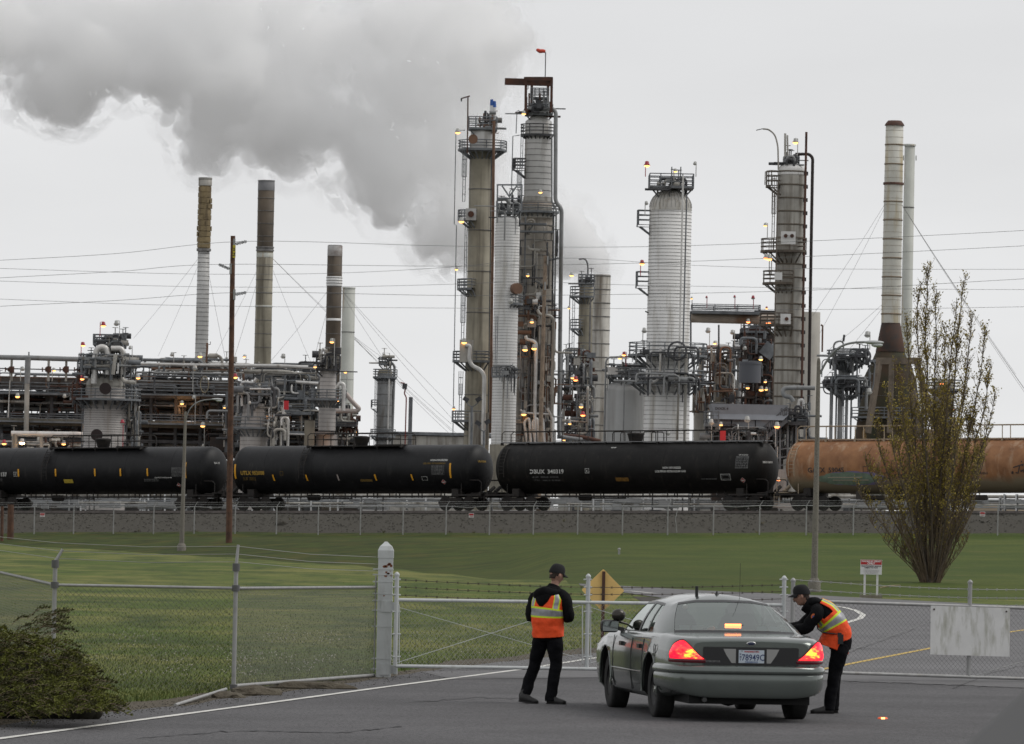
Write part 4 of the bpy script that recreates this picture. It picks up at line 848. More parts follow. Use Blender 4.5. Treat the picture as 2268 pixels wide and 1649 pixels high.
t.pipe([(1590, 768, -1), (1612, 770, -1), (1624, 782, -1), (1621, 895, -1)], 13, M_CHR, 'bent_duct', 2.2, n=16); t.pipe([(1566, 770, -1), (1610, 769, -1)], 10, mat('pinkish_pipe', (.38, .27, .23), .5), 'header', 0)
t.pipe([(1592, 800, -3), (1592, 720, -3)], 4, M_STD, 'vent', 0); t.pipe([(1530, 790, -3), (1530, 712, -3)], 4, M_STD, 'vent', 0)
t.plat(790, 40, 18, 180, 360, rail=18, m_=M_STR)
t.clutter('piping', 1535, 1632, 765, 900, 120, [M_STD, M_GRW, M_STR, M_RPI], 24, (-5, 0), (.05, .2), .55); t.clutter('piping', 1632, 1660, 730, 768, 16, [M_STD, M_STR], 25, (-2, 0), (.05, .2), .5)
t.deck(1625, 1668, 768, 3, -2, rail=12); t.pipe([(1638, 750, -2), (1640, 738, -2), (1652, 737, -2), (1658, 748, -2)], 5, M_BLK, 'hose')
t.lamp(1583, 760, 768, -4); t.lamp(1568, 733, 765, -4, on=False, arm=4); t.lamp(1622, 737, 765, -4, on=False); t.lamp(1550, 855, None, -6, on=False); t.glow(1600, 775, 90, -6)
t = TW('process_module', 'big grey steel hood with stencilled notice, red cabinet and outside stairs', 'plant module', 405, 1640, 930)
b = MB(); a, c = t.P(1578, 896, 0), t.P(1740, 940, 0)
z1, z0 = a.z, t.P(1578, 930).z; x0, x1 = a.x, t.P(1742, 896).x
b.add([(x0 - .2, t.d - 3, z1), (x1, t.d - 3, z1), (x1, t.d + 3, z1), (x0 - .2, t.d + 3, z1), (x0, t.d - 3, z1 - .75), (x1, t.d - 3, z1 - .75), (x0, t.d + 3, z1 - .75), (x1, t.d + 3, z1 - .75),
       (x0, t.d - 3.3, z0), (x1 - .4, t.d - 3.3, z0), (x0, t.d + 3.3, z0), (x1 - .4, t.d + 3.3, z0)], [(0, 1, 2, 3), (0, 4, 5, 1), (4, 8, 9, 5), (3, 2, 7, 6), (6, 7, 11, 10), (0, 3, 6, 4), (4, 6, 10, 8), (1, 5, 7, 2), (5, 9, 11, 7), (8, 10, 11, 9)])
for q in (.08, .4, .72): b.box((lerp(x0, x1, q), t.d, z0 - .25), (1.7, 6, .5))
b.build('steel_hood', mat('galvanised_plate', (.21, .22, .24), .55, .1, var=.12, vs=.6), t.root)
b = MB()
for i, (tx, sx, yy, sz_) in enumerate((('TURBINE BUILDING', .5, -1.3, .2), ('CONDENSER 4', .5, -1.6, .2), ('SUPERHEATER 14', .5, -1.9, .2), ('DOCK 4', .1, -.45, .26), ('DOCK 4', 4.95, -.45, .26))):
    v, f = text_faces(tx, sz_, .008); b.add([(x0 + sx + p[0], t.d - (3.03 if yy > -1 else 3.0 + .3 * (-yy - .6) / 1.2 + .06), z1 + yy + p[1]) for p in v], f)
b.build('stencilled_notice', M_BLET, t.root)
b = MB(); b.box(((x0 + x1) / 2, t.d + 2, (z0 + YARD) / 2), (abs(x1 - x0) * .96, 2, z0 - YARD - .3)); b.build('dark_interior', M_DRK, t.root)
t.deck(1560, 1590, 938, 2.5, -3, rail=26); t.deck(1742, 1785, 935, 3, -1, rail=28, m_=M_STD)
b = MB(); p, q = t.P(1742, 932, -3), t.P(1688, 978, -3)
for h_ in (0, .55, 1.0): b.beam(p + Vector((0, 0, h_)), q + Vector((0, 0, h_)), .12, .28 if h_ == 0 else .08)
for h_ in (0, .55, 1.0): b.beam(p + Vector((0, 2, h_)), q + Vector((0, 2, h_)), .12, .28 if h_ == 0 else .08)
for k in range(12): c = p.lerp(q, k / 12); b.box(c + Vector((0, 1, 0)), (.3, 2, .05)); b.beam(c, c + Vector((0, 0, 1.0)), .05, .05)
b.build('stair', mat('slate_steel', (.10, .105, .115), .6), t.root)
t.pipe([(1805, 860, 0), (1750, 859, 0), (1733, 862, 0), (1736, 878, 0), (1752, 880, 0), (1757, 890, 0)], 10, M_PIP, 'bent_pipe', 1.2, n=12); t.pipe([(1768, 905, 0), (1770, 887, 0), (1778, 886, 0), (1780, 900, 0)], 8, M_CHR, 'bent_pipe')
b = MB(); b.box(t.P(1601, 965, -4), (.42, .3, .75)); b.build('red_cabinet', mat('red_cabinet_paint', (.55, .02, .03), .5), t.root)
t.clutter('piping', 1560, 1700, 940, 985, 90, [M_STR, M_PIP, M_CHR, M_STD], 26, (-4, -1), (.04, .12), .6, .2); t.clutter('piping', 1720, 1795, 900, 1000, 60, [M_STR, M_STD], 27, (-2, 1), (.05, .18), .5)
b = MB()
for x in (1720, 1728, 1745, 1764, 1782): b.beam(t.P(x, 935, -2), t.P(x - 1, 1090, -2), .15, .15)
for k in range(6): b.beam(t.P(1700 + k * 3, 985 + k * 16, -2), t.P(1740 + k * 4, 975 + k * 18, -2), .08, .08)
b.build('stair_tower', M_STR, t.root)
for x, y, r_ in ((1597, 940, 0), (1721, 943, 1), (1724, 1062, 1)): t.lamp(x, y, 990, -5, bul=M_BULR if r_ else None, arm=-3)
t.lamp(1575, 936, 985, -5, on=False, arm=1); t.lamp(1655, 930, 950, -5, on=False, arm=3)
t.glow(1732, 1050, 260, -8); t.glow(1597, 945, 40, -6)
b = MB()
for k in range(7): b.beam(t.P(1718 + k * 4, 1040, -3), t.P(1714 + k * 4, 1095, -3), .12, .12)
b.build('valve_stand', M_PIP, t.root)

# ---- small twin-deck vessel (x 1860)
t = TW('separator_vessel', 'small grey vessel with two railed decks on pipe legs near the lamp post', 'vessel', 420, 1870, 820)
t.shell('shell', [(866, 34), (846, 34), (842, 26), (800, 27)], [M_PIP, M_BAND], bands=[(805, 862, 10)])
t.plat(798, 46, 12, rail=21, cx=6); t.plat(856, 50, 14, rail=20, cx=6)
for x, wd in ((1842, 8), (1862, 12), (1876, 7), (1853, 4), (1886, 4)): t.pipe([(x, 860, 0), (x - 3, 1010, 0)], wd, M_PIP if wd > 5 else M_STR, 'pipe_leg', 0)
t.pipe([(1845, 812, -2), (1847, 758, -2), (1868, 755, -2), (1868, 790, -2)], 4, M_PIP, 'vent_pipe'); t.pipe([(1868, 757, -2), (1870, 742, -2)], 5, M_STD, 'relief_valve', 0)
t.clutter('deck_piping', 1832, 1928, 772, 798, 30, [M_STD, M_STR, M_PIP], 28, (-3, -1), (.05, .16), .5); t.clutter('deck_piping', 1825, 1930, 832, 858, 40, [M_STD, M_STR, M_PIP], 29, (-3, -1), (.05, .2), .5)
t.ladder(1869, 870, 990, 7, -2, False); t.pipe([(1932, 800, -2), (1938, 806, -2), (1932, 880, -2), (1825, 872, -2), (1823, 850, -2)], 3, M_STR, 'conduit'); t.lamp(1921, 742, 775, -3, on=False, arm=6); t.lamp(1925, 868, None, -3, on=False)
b = MB(); c = t.P(1911, 790, -3); b.lathe(c, [(.5, -.06), (.66, -.06), (.66, .06), (.5, .06), (.5, -.06)], 16); b.v = [(x, c.y + (z - c.z), c.z + (y - c.y)) for x, y, z in b.v]; b.build('hose_reel', M_STD, t.root)

# ---- tall cream stack on its heater, thin stack behind
t = TW('smokestack', 'tall cream banded stack on a rusty cone above a legged furnace', 'stack', 500, 1981, 300)
t.shell('shell', [(716, 43), (500, 41.5), (400, 41), (278, 39)], [M_CRE, mat('rust_hoop', (.20, .15, .10), .8)], bands=[(290, 700, 15)], bw=.016)
t.shell('ring_flange', [(410, 46), (405, 46)], [M_RST]); b = MB()
for y in (321, 364, 447, 488, 530, 572, 614, 655, 696): z = t.z(y); r_ = (39 + (y - 278) * .0095) / 2 * t.k; b.lathe((t.X, t.d, z), [(r_, -.06), (r_ + .06, -.06), (r_ + .06, .05), (r_, .05)], 36)
b.build('hoop', MATS['rust_hoop'], t.root)
t.shell('stack_cap', [(279, 44), (276, 42), (268, 30)], [M_RST]); t.shell('cone', [(780, 66), (770, 62), (716, 42)], [mat('rust_streaked_cone', (.075, .032, .018), .85, var=.4, vs=.5, col2=(.03, .025, .022))])
t.shell('furnace_body', [(1130, 165), (1000, 165), (965, 150), (840, 118), (800, 80), (778, 62)], [mat('mossy_brown_furnace', (.06, .036, .02), .9, var=.4, vs=.35, col2=(.025, .035, .018)), M_BAND], n=24, bands=[(850, 960, 28)])
b = MB()
for x0, y0, x1, y1 in ((1948, 800, 1922, 960), (1975, 800, 1970, 960), (2010, 800, 2040, 960), (2030, 800, 2075, 960)): b.beam(t.P(x0, y0, -6.5), t.P(x1, y1, -7.2), .45, .45)
b.beam(t.P(1940, 800, -6.5), t.P(2040, 800, -6.5), .5, .6); b.build('concrete_frame', mat('sooty_concrete', (.16, .13, .10), .9, var=.3, vs=.8), t.root)
t.plat(925, 86, 60, 190, 350, rail=20); t.plat(800, 48, 30, 180, 360, rail=0.5)
t.pipe([(1915, 990, -7), (1914, 955, -7), (1925, 950, -7)], 9, mat('ochre_pipe', (.2, .12, .04), .7), 'burner_pipe', 1)
anch = [(-30, 30), (20, 60), (35, -10)]
for (x, y) in ((1800, 700), (1815, 740), (1830, 780), (1808, 860), (2268, 860), (2250, 830), (2330, 950), (2290, 900)): guy(t.root, t.P(1981 - 3, 423 + (230 if x in (1808, 1830) else 0), 0), t.P(x, y, 5), M_WIRE)
t = TW('smokestack', 'thin pale green stack behind the cream banded stack', 'stack', 560, 2015, 330)
t.shell('shell', [(1130, 26), (321, 23)], [M_PAL, M_BAND], bands=[(322, 324, 5), (460, 463, 5)], bw=.08); t.shell('lip', [(324, 27), (320, 27)], [M_PAL])
for x in (2001, 2029): t.pipe([(x, 345, 0), (x, 356, 0)], 2.5, M_PAL, 'lug', 0, False)
t = TW('process_column', 'short grey column half hidden by the bare tree', 'tower', 480, 2088, 900)
t.shell('shell', [(1130, 44), (850, 42)], [M_GRW, M_BAND], dome=8, bands=[(860, 1000, 20)]); t.plat(862, 38, 18, rail=20); t.plat(905, 32, 20, 180, 360, rail=18); t.clutter('piping', 2060, 2115, 900, 1000, 40, [M_STD, M_STR], 31, (-4, -2)); t.lamp(2086, 848, None, -3, bul=M_BULR); t.lamp(2110, 905, None, -3, bul=M_BULR)
t = TW('storage_tank', 'low orange-brown tank edge seen beyond the train at right', 'tank', 520, 2240, 1100); t.shell('shell', [(1160, 190), (1112, 190)], [mat('tan_tank', (.35, .28, .2), .7)], n=32)

# ---- left stacks
def stack(label, x, y, d, parts, mats, guys=(), gy=0):
    t = TW('smokestack', label, 'stack', d, x, y)
    for i, (nm, prof, m_, bands, bw) in enumerate(parts): t.shell(nm, prof, [m_, M_BAND], bands=bands, bw=bw)
    for (gx, gy2) in guys: guy(t.root, t.P(x, gy, 0), t.P(gx, gy2, 4), M_WIRE)
    return t
def quilt(t, y0, y1, wd, m_):
    b = MB(); rnd = random.Random(4); z0, z1 = t.z(y1), t.z(y0); n = 11; rr = wd / 2 * t.k
    for i in range(n):
        za, zb = lerp(z0, z1, i / n), lerp(z0, z1, (i + 1) / n)
        for j in range(10):
            a = 2 * PI * j / 10 + i * .3; o = rr + rnd.uniform(0.02, .16)
            vs = [(t.X + math.cos(a + q) * o * (1 if 0 < qi < 4 else .97), t.d + math.sin(a + q) * o, z) for z in (za + .04, zb - .04) for qi, q in enumerate([k * 2 * PI / 40 for k in range(5)])]
            b.add(vs, [(k, k + 1, k + 6, k + 5) for k in range(4)] + [(0, 5, 9, 4)])
    b.build('quilted_cladding', m_, t.root)
t = stack('pale stack clad in brown quilted panels on its upper third', 453, 480, 540, [('shell', [(1130, 31), (700, 28), (556, 26)], M_INS, [(562, 820, 10)], .03), ('upper_shell', [(556, 27), (412, 27)], M_TAN, None, .02), ('stack_tip', [(412, 30), (394, 30)], M_GRW, [(395, 400, 3)], .03), ('ring_flange', [(557, 32), (551, 32)], M_BAND, None, .02)], None, [(296, 750), (350, 790), (500, 800)], 555)
quilt(t, 414, 550, 27, M_TAN)
stack('widest brown stack with one white band and dark upper half', 588.5, 480, 540, [('shell', [(1130, 40), (700, 37), (556, 37)], M_BRN, [(590, 800, 30)], .04), ('upper_shell', [(556, 36), (423, 37)], M_BRD, [(440, 550, 28)], .04), ('stack_tip', [(423, 37.5), (401, 37)], mat('sooty_grey_tip', (.16, .16, .165), .7, var=.3, vs=.5), [(401, 404, 3)], .05), ('white_band', [(571, 37.6), (561, 37.6)], M_PAL, None, .02), ('lower_white_band', [(681, 38.5), (677, 38.5)], M_PAL, None, .02), ('ring_flange', [(557, 40), (554, 40), (553, 38), (551, 38), (550, 40), (547, 40)], M_BAND, None, .02)], None, [(470, 800), (520, 790), (700, 830), (1000, 940), (1010, 960)], 558)
stack('short dark brown stack with white collar and patchy white tip', 741, 600, 520, [('shell', [(1130, 35), (712, 33.5), (612, 33)], M_BRD, [(650, 900, 30)], .04), ('upper_shell', [(632, 33.5), (568, 33)], M_BRD, None, .02), ('stack_tip', [(568, 33.5), (545, 33)], mat('patchy_white_tip', (.42, .42, .41), .7, var=.2, vs=.6, col2=(.12, .08, .06)), None, .02), ('white_band', [(634, 35), (613, 35)], M_INW, [(616, 632, 6)], .04), ('lower_white_band', [(711, 35), (706, 35)], M_INW, None, .02), ('lip', [(547, 31), (543.5, 31)], M_BAND, None, .02)], None, [(600, 800), (680, 850), (1000, 900), (1003, 930), (900, 870)], 625)
stack('rust-marked white stack behind the short dark one', 771.5, 700, 540, [('shell', [(1130, 32), (638, 28)], M_PAL, None, .02), ('upper_hoop', [(737, 30), (735, 30)], M_BAND, None, .02), ('lower_hoop', [(842, 30), (841, 30)], M_BAND, None, .02), ('lip', [(640, 29.5), (637, 29.5)], M_PAL, None, .02)], None, [(880, 815), (1000, 955), (1010, 975)], 736)
# ---- small grey column (x 850) and flare pipe
t = TW('process_column', 'small distant grey column standing alone left of the brown tower', 'tower', 520, 852, 870)
t.shell('shell', [(1130, 36), (830, 34)], [M_PIP, M_BAND], dome=10, bands=[(850, 1000, 24)], bw=.04); t.shell('head', [(838, 33), (826, 33)], [M_BRN], dome=10)
t.plat(835, 27, 14, rail=16); t.plat(806, 16, 6, square=True, rail=14); t.plat(903, 30, 16, 160, 200, rail=16); t.plat(966, 30, 16, 170, 330, rail=14); t.ladder(831, 840, 900, 5, cage=False); t.ladder(829, 905, 1000, 5, cage=False)
t.pipe([(862, 806, 0), (868, 804, 0), (874, 812, 0), (868, 985, 0)], 6, M_PIP, 'overhead_pipe', 1.2); t.pipe([(862, 840, -1), (858, 985, -1)], 3.5, M_CHR, 'riser', 0); t.pipe([(847, 800, 0), (848, 782, 0), (863, 783, 0), (862, 800, 0)], 1.6, M_STD, 'davit', 0, False)
t.clutter('top_piping', 845, 866, 786, 806, 14, [M_STD, M_GRW], 41, (-1, 1), (.05, .15), .7)
t = TW('vent_pipe', 'thin red vent pipe beside a grey square post', 'vent', 500, 900, 900)
t.pipe([(887, 848, 0), (897, 850, 0), (899, 860, 0), (895, 872, 0), (900, 880, 0), (897, 990, 0)], 3, mat('dull_red_paint', (.2, .04, .035), .6), 'pipe', .2, False)
b = MB(); b.beam(t.P(910, 880, 1), t.P(907, 1000, 1), .36, .36); b.build('square_post', M_STR, t.root)
b = MB(); b.cyl(t.P(896, 862, 0), t.P(897, 850, 0), .22, 8); b.build('valve', M_STD, t.root)
# ---- left-hand process unit
t = TW('pipe_rack', 'long dark two-storey pipe rack crowded with pipes and air coolers at far left', 'pipe rack', 500, 250, 940)
X0, X1 = -60, 720
def hbeam(mb, x0, x1, y, wd, hh, dd): a, c = t.P(x0, y, dd), t.P(x1, y, dd); c.z = a.z; mb.beam(a, c, wd, hh)
# rows follow the roll of the picture: the same level sits ~2 px lower per 100 px to the right
for nm, y, hh, wd, mt, dds in (('cooler_housing', 848, 1.1, 3.0, mat('cooler_housing_paint', (.12, .105, .095), .7, var=.3, vs=.5), (0, 7)), ('main_beam', 869, .42, .4, M_STR, (-3, 3, 10)), ('concrete_beam', 932, .62, .6, M_CON, (-3, 10)), ('lower_beam', 970, .3, .3, M_STD, (-3, 3, 10)), ('rusty_header', 839, .4, .4, M_RPI, (-2.6,)), ('upper_beam', 905, .25, .25, M_STD, (-1, 8))):
    b = MB()
    for dd in dds:
        if nm == 'cooler_housing':
            for k in range(9):
                p = t.P(-50 + k * 66, y + k * 1.35, dd); b.box(p + Vector((.9, 0, 0)), (2.45, 6, hh))
        else: hbeam(b, X0, 560 if nm != 'lower_beam' else X1, y, wd, hh, dd)
    b.build(nm, mt, t.root)
b = MB(); p, q = t.P(-60, 905, 9), t.P(560, 905, 9); q.z = p.z; b.box(((p.x + q.x) / 2, p.y, p.z + .55), (q.x - p.x, 1, 1.3)); b.box(((p.x + q.x) / 2, p.y, p.z - 2.9), (q.x - p.x, 1, 2.4)); b.build('rear_cladding', M_DRK, t.root)
for x in range(-50, 560, 55):
    for dd in (-3, 3, 10): b = MB(); a = t.P(x, 872 + x * .02, dd); b.beam((a.x, a.y, YARD), a, .28, .28); b.build('column', M_STD, t.root)
for x in range(-30, 520, 72):
    b = MB()
    for s_ in (-8, 8): b.beam(t.P(x + s_, 872 + x * .02, -1), t.P(x + s_ * .2, 928 + x * .02, -1), .5, .5)
    b.beam(t.P(x + 15, 945, 1), t.P(x + 45, 985, 1), .3, .3); b.beam(t.P(x + 75, 945, 1), t.P(x + 45, 985, 1), .3, .3)
    b.build('bracing', mat('brace_paint', (.10, .095, .09), .7), t.root)
for x0, x1, y, rl in ((-60, 150, 868, 22), (300, 560, 872, 22), (-60, 190, 930, 16), (290, 560, 936, 18)): t.deck(x0, x1, y, 1.6, -4, rail=rl, th=.15)
t.clutter('process_piping', -60, 560, 872, 930, 230, [M_STD, M_DRK, M_RST, M_PIP, M_GRW], 51, (-3, 8), (.06, .28), .4, .22)
t.clutter('process_piping', -60, 560, 940, 1010, 230, [M_STD, M_DRK, M_RST, M_STR], 52, (-3, 8), (.06, .3), .4, .25)
t.clutter('top_piping', -60, 560, 832, 868, 120, [M_STD, M_STR, M_RPI, M_PIP], 53, (-4, 2), (.05, .16), .4, .15)
t.clutter('top_piping', 290, 560, 795, 836, 70, [M_STD, M_STR, M_GRW, M_PIP, M_CHR], 54, (-2, 4), (.05, .2), .4, .15)
rnd = random.Random(11)
for i, (y, wd, mt, x0, x1, dd) in enumerate(((806, 7, M_CHR, 300, 560, -2), (799, 4, M_PIP, 300, 470, 0), (812, 6, M_PIP, 300, 640, 1), (818, 8, M_RPI, 335, 530, 0), (825, 5, M_PIP, 300, 560, -2.5), (828, 6, M_CHR, 470, 640, 1), (888, 7, M_GRW, -60, 62, -4), (916, 5, M_RST, -60, 560, 2), (905, 4, M_RPI, -60, 560, 4), (955, 6, M_RST, -60, 560, 2), (962, 4, M_STR, -60, 700, -2), (985, 8, M_GRW, 290, 690, 0), (947, 5, M_STD, 300, 700, 1), (880, 4, M_STR, 300, 560, 0), (896, 5, M_GRW, 300, 560, 3))):
    t.pipe([(x0, y, dd), (x1, y + (x1 - x0) * .0205, dd)], wd, mt, 'long_pipe', 0)
# header on risers at far left
t.pipe([(-60, 791, -4), (58, 793, -4), (66, 793, -4), (190, 797, -4)], 11.5, M_PIP, 'overhead_header', 0); t.pipe([(62, 794, -5), (60, 850, -5)], 13, M_PIP, 'dropping_main', 0); t.pipe([(60, 850, -5), (58, 962, -5)], 11.5, M_GRW, 'dropping_main', 0)
for x in (26, 108, 147, 189 - 10, -14): t.pipe([(x, 796, -4), (x - 1, 845, -4)], 5.5, M_GRW, 'riser', 0); b = MB(); b.cyl(t.P(x, 812, -4.2), t.P(x, 826, -4.2), .24, 10); b.cyl(t.P(x - 8, 819, -4.2), t.P(x, 819, -4.2), .2, 8); b.cyl(t.P(x - 14, 819, -4.2), t.P(x - 8, 819, -4.2), .05, 6); b.cyl(t.P(x - 14, 814, -4.2), t.P(x - 14, 824, -4.2), .06, 6); b.build('valve', M_RST, t.root)
t.pipe([(-20, 816, -4), (190, 821, -4)], 2.6, M_STD, 'tracing_line', 0, False); t.pipe([(22, 843, -5), (18, 925, -5)], 2.4, M_CHR, 'drain', 0); t.pipe([(64, 780, -4), (64, 790, -4)], 3, M_STD, 'vent', 0)
t.pipe([(25, 961, -12), (170, 963, -12), (212, 966, -12)], 12.5, M_CHR, 'jacketed_main', 0, n=14); t.pipe([(33, 962, -12), (33, 1010, -12)], 14, M_GRW, 'stub', 0); t.pipe([(92, 966, -12), (92, 1010, -12)], 8, M_GRW, 'stub', 0); t.pipe([(-60, 976, -6), (190, 982, -6)], 6, M_RST, 'lower_main', 0)
t.clutter('low_piping', -60, 200, 962, 1010, 60, [M_STD, M_RST, M_GRW], 55, (-8, -4), (.06, .25), .5)
# lamps on the rack: (x, y, post foot, on, red head)
for x, y, bs, on, rd in ((184, 764, 790, 1, 1), (120, 820, 845, 1, 0), (50, 818, 845, 0, 0), (182, 838, 870, 1, 1), (39, 877, None, 1, 0), (143, 878, None, 0, 0), (381, 786, 805, 0, 0), (443, 788, 800, 1, 0), (432, 816, 868, 0, 0), (541, 790, 806, 1, 0), (627, 790, 806, 0, 0), (588, 824, None, 1, 1), (521, 834, None, 1, 1), (604, 841, None, 0, 0), (636, 842, None, 0, 0), (429, 881, 940, 0, 0), (403, 893, None, 1, 0), (529, 880, None, 0, 0), (590, 917, None, 0, 1), (617, 897, None, 0, 1), (618, 910, None, 1, 0), (664, 907, None, 1, 0), (686, 895, None, 0, 0), (717, 900, None, 0, 0), (740, 903, None, 0, 0), (747, 887, None, 1, 1), (765, 824, 860, 1, 0), (449, 942, 1000, 1, 0), (450, 988, None, 0, 0), (188, 943, 985, 1, 0), (306, 974, 1000, 0, 0), (9, 981, None, 1, 1), (141, 982, None, 1, 0), (498, 902, 945, 1, 0), (787, 956, 985, 1, 0), (763, 988, None, 1, 0), (722, 1000, None, 1, 0), (306, 836, 890, 1, 0), (228, 831, None, 1, 0)):
    t.lamp(x, y, bs, -9, on=bool(on), red=bool(rd), arm=4 if x % 2 else -4)
t.lamp(49, 979, None, -14, size=1.7, bul=mat('bright_sodium_bulb', (1, .8, .5), .5, emit=(1, .62, .25), es=40)); t.glow(48, 984, 260, -17); t.glow(230, 940, 260, -13); t.glow(404, 905, 120, -4); t.glow(200, 960, 80, -12); t.glow(600, 930, 160, -12)
t.lamp(543, 1000, None, -9, on=False)
b = MB()
for i in range(14): a = 2 * PI * i / 14; c = 2 * PI * (i + 1) / 14; p = t.P(453, 852, -5); b.cyl(p + Vector((.38 * math.cos(a), 0, .75 * math.sin(a))), p + Vector((.38 * math.cos(c), 0, .75 * math.sin(c))), .04, 5)
b.build('coiled_hose', mat('tan_hose', (.3, .26, .18), .7), t.root)

# big hooped vessel at left
t = TW('process_vessel', 'broad hooped vessel with two dark round manways and bent overhead pipes', 'vessel', 470, 233, 900)
t.shell('shell', [(1130, 96), (900, 95), (899, 89), (860, 89)], [mat('pinkish_jacket', (.42, .395, .375), .55, .1, var=.1, vs=.5, streak=(.27, .23, .19), st=.5, sxy=.8, sz=.06), M_BAND], n=48, dome=1, bands=[(856, 885, 5.5), (905, 990, 5.2)], bw=.02)
t.shell('domed_head', [(861, 89), (855, 88)], [M_GRW], n=48, dome=28)
t.plat(884, 79, 46, rail=20); t.plat(817, 63, 20, rail=30); t.plat(762, 32, 8, square=True, rail=20); t.plat(996, 75, 46, rail=2)
for y, x in ((861, 233), (964, 214)):
    b = MB(); c = t.P(x, y, -3.95); b.cyl(c + Vector((0, .4, 0)), c + Vector((0, -.12, 0)), .50, 24); b.build('manway', mat('dark_opening', (.03, .02, .02), .9), t.root)
t.pipe([(208, 850, -2), (210, 795, -2), (214, 775, -2), (224, 768, -2), (236, 772, -2), (240, 790, -2), (238, 830, -2)], 13, M_CHR, 'overhead_bend', 1.4, n=16); t.pipe([(246, 772, -2), (268, 772, -2), (274, 782, -2), (272, 830, -2)], 12, M_CHR, 'overhead_bend', 1.2, n=16); t.pipe([(250, 830, -3), (256, 785, -3)], 9, M_GRW, 'stub', 0)
t.clutter('deck_piping', 180, 300, 785, 816, 90, [M_STD, M_STR, M_GRW, M_PIP], 61, (-3, 2), (.06, .22), .5, .2); t.clutter('top_piping', 210, 280, 744, 770, 36, [M_STD, M_STR, M_GRW], 62, (-2, 1), (.06, .22), .5, .2)
t.clutter('side_piping', 276, 312, 840, 1000, 50, [M_STD, M_STR, M_GRW], 63, (-2, 2), (.06, .22), .6, .15); t.clutter('side_piping', 158, 190, 838, 885, 26, [M_STD, M_RST], 64, (-2, 2), (.06, .22), .6, .15)
t.pipe([(262, 805, -6), (261, 828, -6)], 3, M_CHR, 'riser', 0); t.pipe([(270, 838, -4), (276, 846, -4), (300, 848, -4)], 9, M_GRW, 'side_pipe', 1); t.ladder(182, 890, 990, 7, -1, False)
b = MB()
for a in (200, 225, 250, 275, 300, 325): e_ = Vector((math.cos(math.radians(a)), math.sin(math.radians(a)), 0)); b.beam(Vector((t.X, t.d, t.z(886))) + e_ * 1.95, Vector((t.X, t.d, t.z(897))) + e_ * 1.95, .22, .3)
b.build('bracket', M_STD, t.root)
for x, y, bs, on, rd, arm in ((229, 720, 745, 1, 1, -7), (258, 717, 745, 0, 0, 7), (288, 771, 795, 0, 0, 5), (271, 936, 990, 0, 1, 2)): t.lamp(x, y, bs, -4, on=bool(on), red=bool(rd), arm=arm)
# conical vessel at centre left
t = TW('process_vessel', 'smaller tapering hooped vessel just right of the wooden pole', 'vessel', 465, 562, 960)
t.shell('shell', [(1130, 64), (945, 60), (900, 48), (895, 46)], [MATS['pinkish_jacket'], M_BAND], bands=[(905, 995, 9)], dome=3); t.plat(947, 56, 30, 180, 360, rail=22); t.plat(872, 42, 12, square=True, rail=22)
t.pipe([(536, 900, -1), (534, 850, -1), (542, 846, -1), (560, 850, -1), (568, 838, -1)], 7, M_CHR, 'overhead_bend', 1); t.pipe([(606, 900, -2), (608, 862, -2), (600, 855, -2)], 6, M_STD, 'riser'); t.pipe([(553, 862, -2), (600, 862, -2)], 4, M_CHR, 'header', 0)
t.clutter('deck_piping', 520, 620, 850, 900, 90, [M_STD, M_STR, M_GRW, M_PIP], 65, (-2, 3), (.06, .24), .5, .2); t.clutter('side_piping', 590, 640, 900, 960, 60, [M_STD, M_CHR, M_GRW], 66, (-3, 2), (.06, .22), .6, .2)
b = MB(); b.box(t.P(667, 905, -3) + Vector((0, 0, 0)), (.01, .01, .01)); b.box(t.P(634, 898, -4), (.4, .4, .75)); b.build('red_cabinet', MATS['red_cabinet_paint'], t.root); t.lamp(553, 893, None, -3, on=False); t.glow(560, 880, 60, -5)
# steel frame unit x 500-800
t = TW('process_structure', 'tangled steel frame unit with sloping hood and lit lamps left of the white stack', 'plant structure', 490, 660, 930)
b = MB()
for x in (504, 560, 628, 667, 695, 712, 742): b.beam(t.P(x, 825 if x > 600 else 870, 0), t.P(x - 3, 1010, 0), .32, .32); b.beam(t.P(x, 870, 7), t.P(x - 3, 1010, 7), .32, .32)
for x0, x1, y in ((590, 715, 846), (604, 715, 868), (600, 690, 912), (500, 790, 970), (500, 790, 985), (620, 742, 955)): a, c = t.P(x0, y, 0), t.P(x1, y, 0); c.z = a.z; b.beam(a, c, .3, .45); b.beam(a + Vector((0, 7, 0)), c + Vector((0, 7, 0)), .3, .45)
b.build('steel_frame', M_STR, t.root)
b = MB(); p = [t.P(560, 832, -1), t.P(588, 826, -1), t.P(652, 862, -1), t.P(652, 876, -1), t.P(596, 858, -1)]; b.add(p + [v + Vector((0, 6, 0)) for v in p], [(0, 1, 2, 3, 4), (9, 8, 7, 6, 5), (0, 5, 6, 1), (1, 6, 7, 2), (2, 7, 8, 3), (3, 8, 9, 4), (4, 9, 5, 0)]); b.build('sloping_hood', M_STR, t.root)
b = MB(); p = t.P(680, 930, 3); 
for x, y, w_, h_ in ((660, 865, 2.2, 1.0), (672, 890, 1.6, .8), (540, 985, 6, 1.2), (700, 985, 3, 1.2)): b = MB(); b.box(t.P(x, y, 5), (w_, 3, h_)); b.build('dark_equipment', M_DRK, t.root)
b = MB(); b.beam(t.P(686, 932, -5), t.P(684, 1005, -5), .9, .9); b.build('concrete_pier', M_CON, t.root)
t.deck(606, 742, 955, 4, -3, rail=20); t.deck(595, 690, 912, 3, -2, rail=18); t.deck(690, 790, 938, 3, -2, rail=4, m_=M_STD)
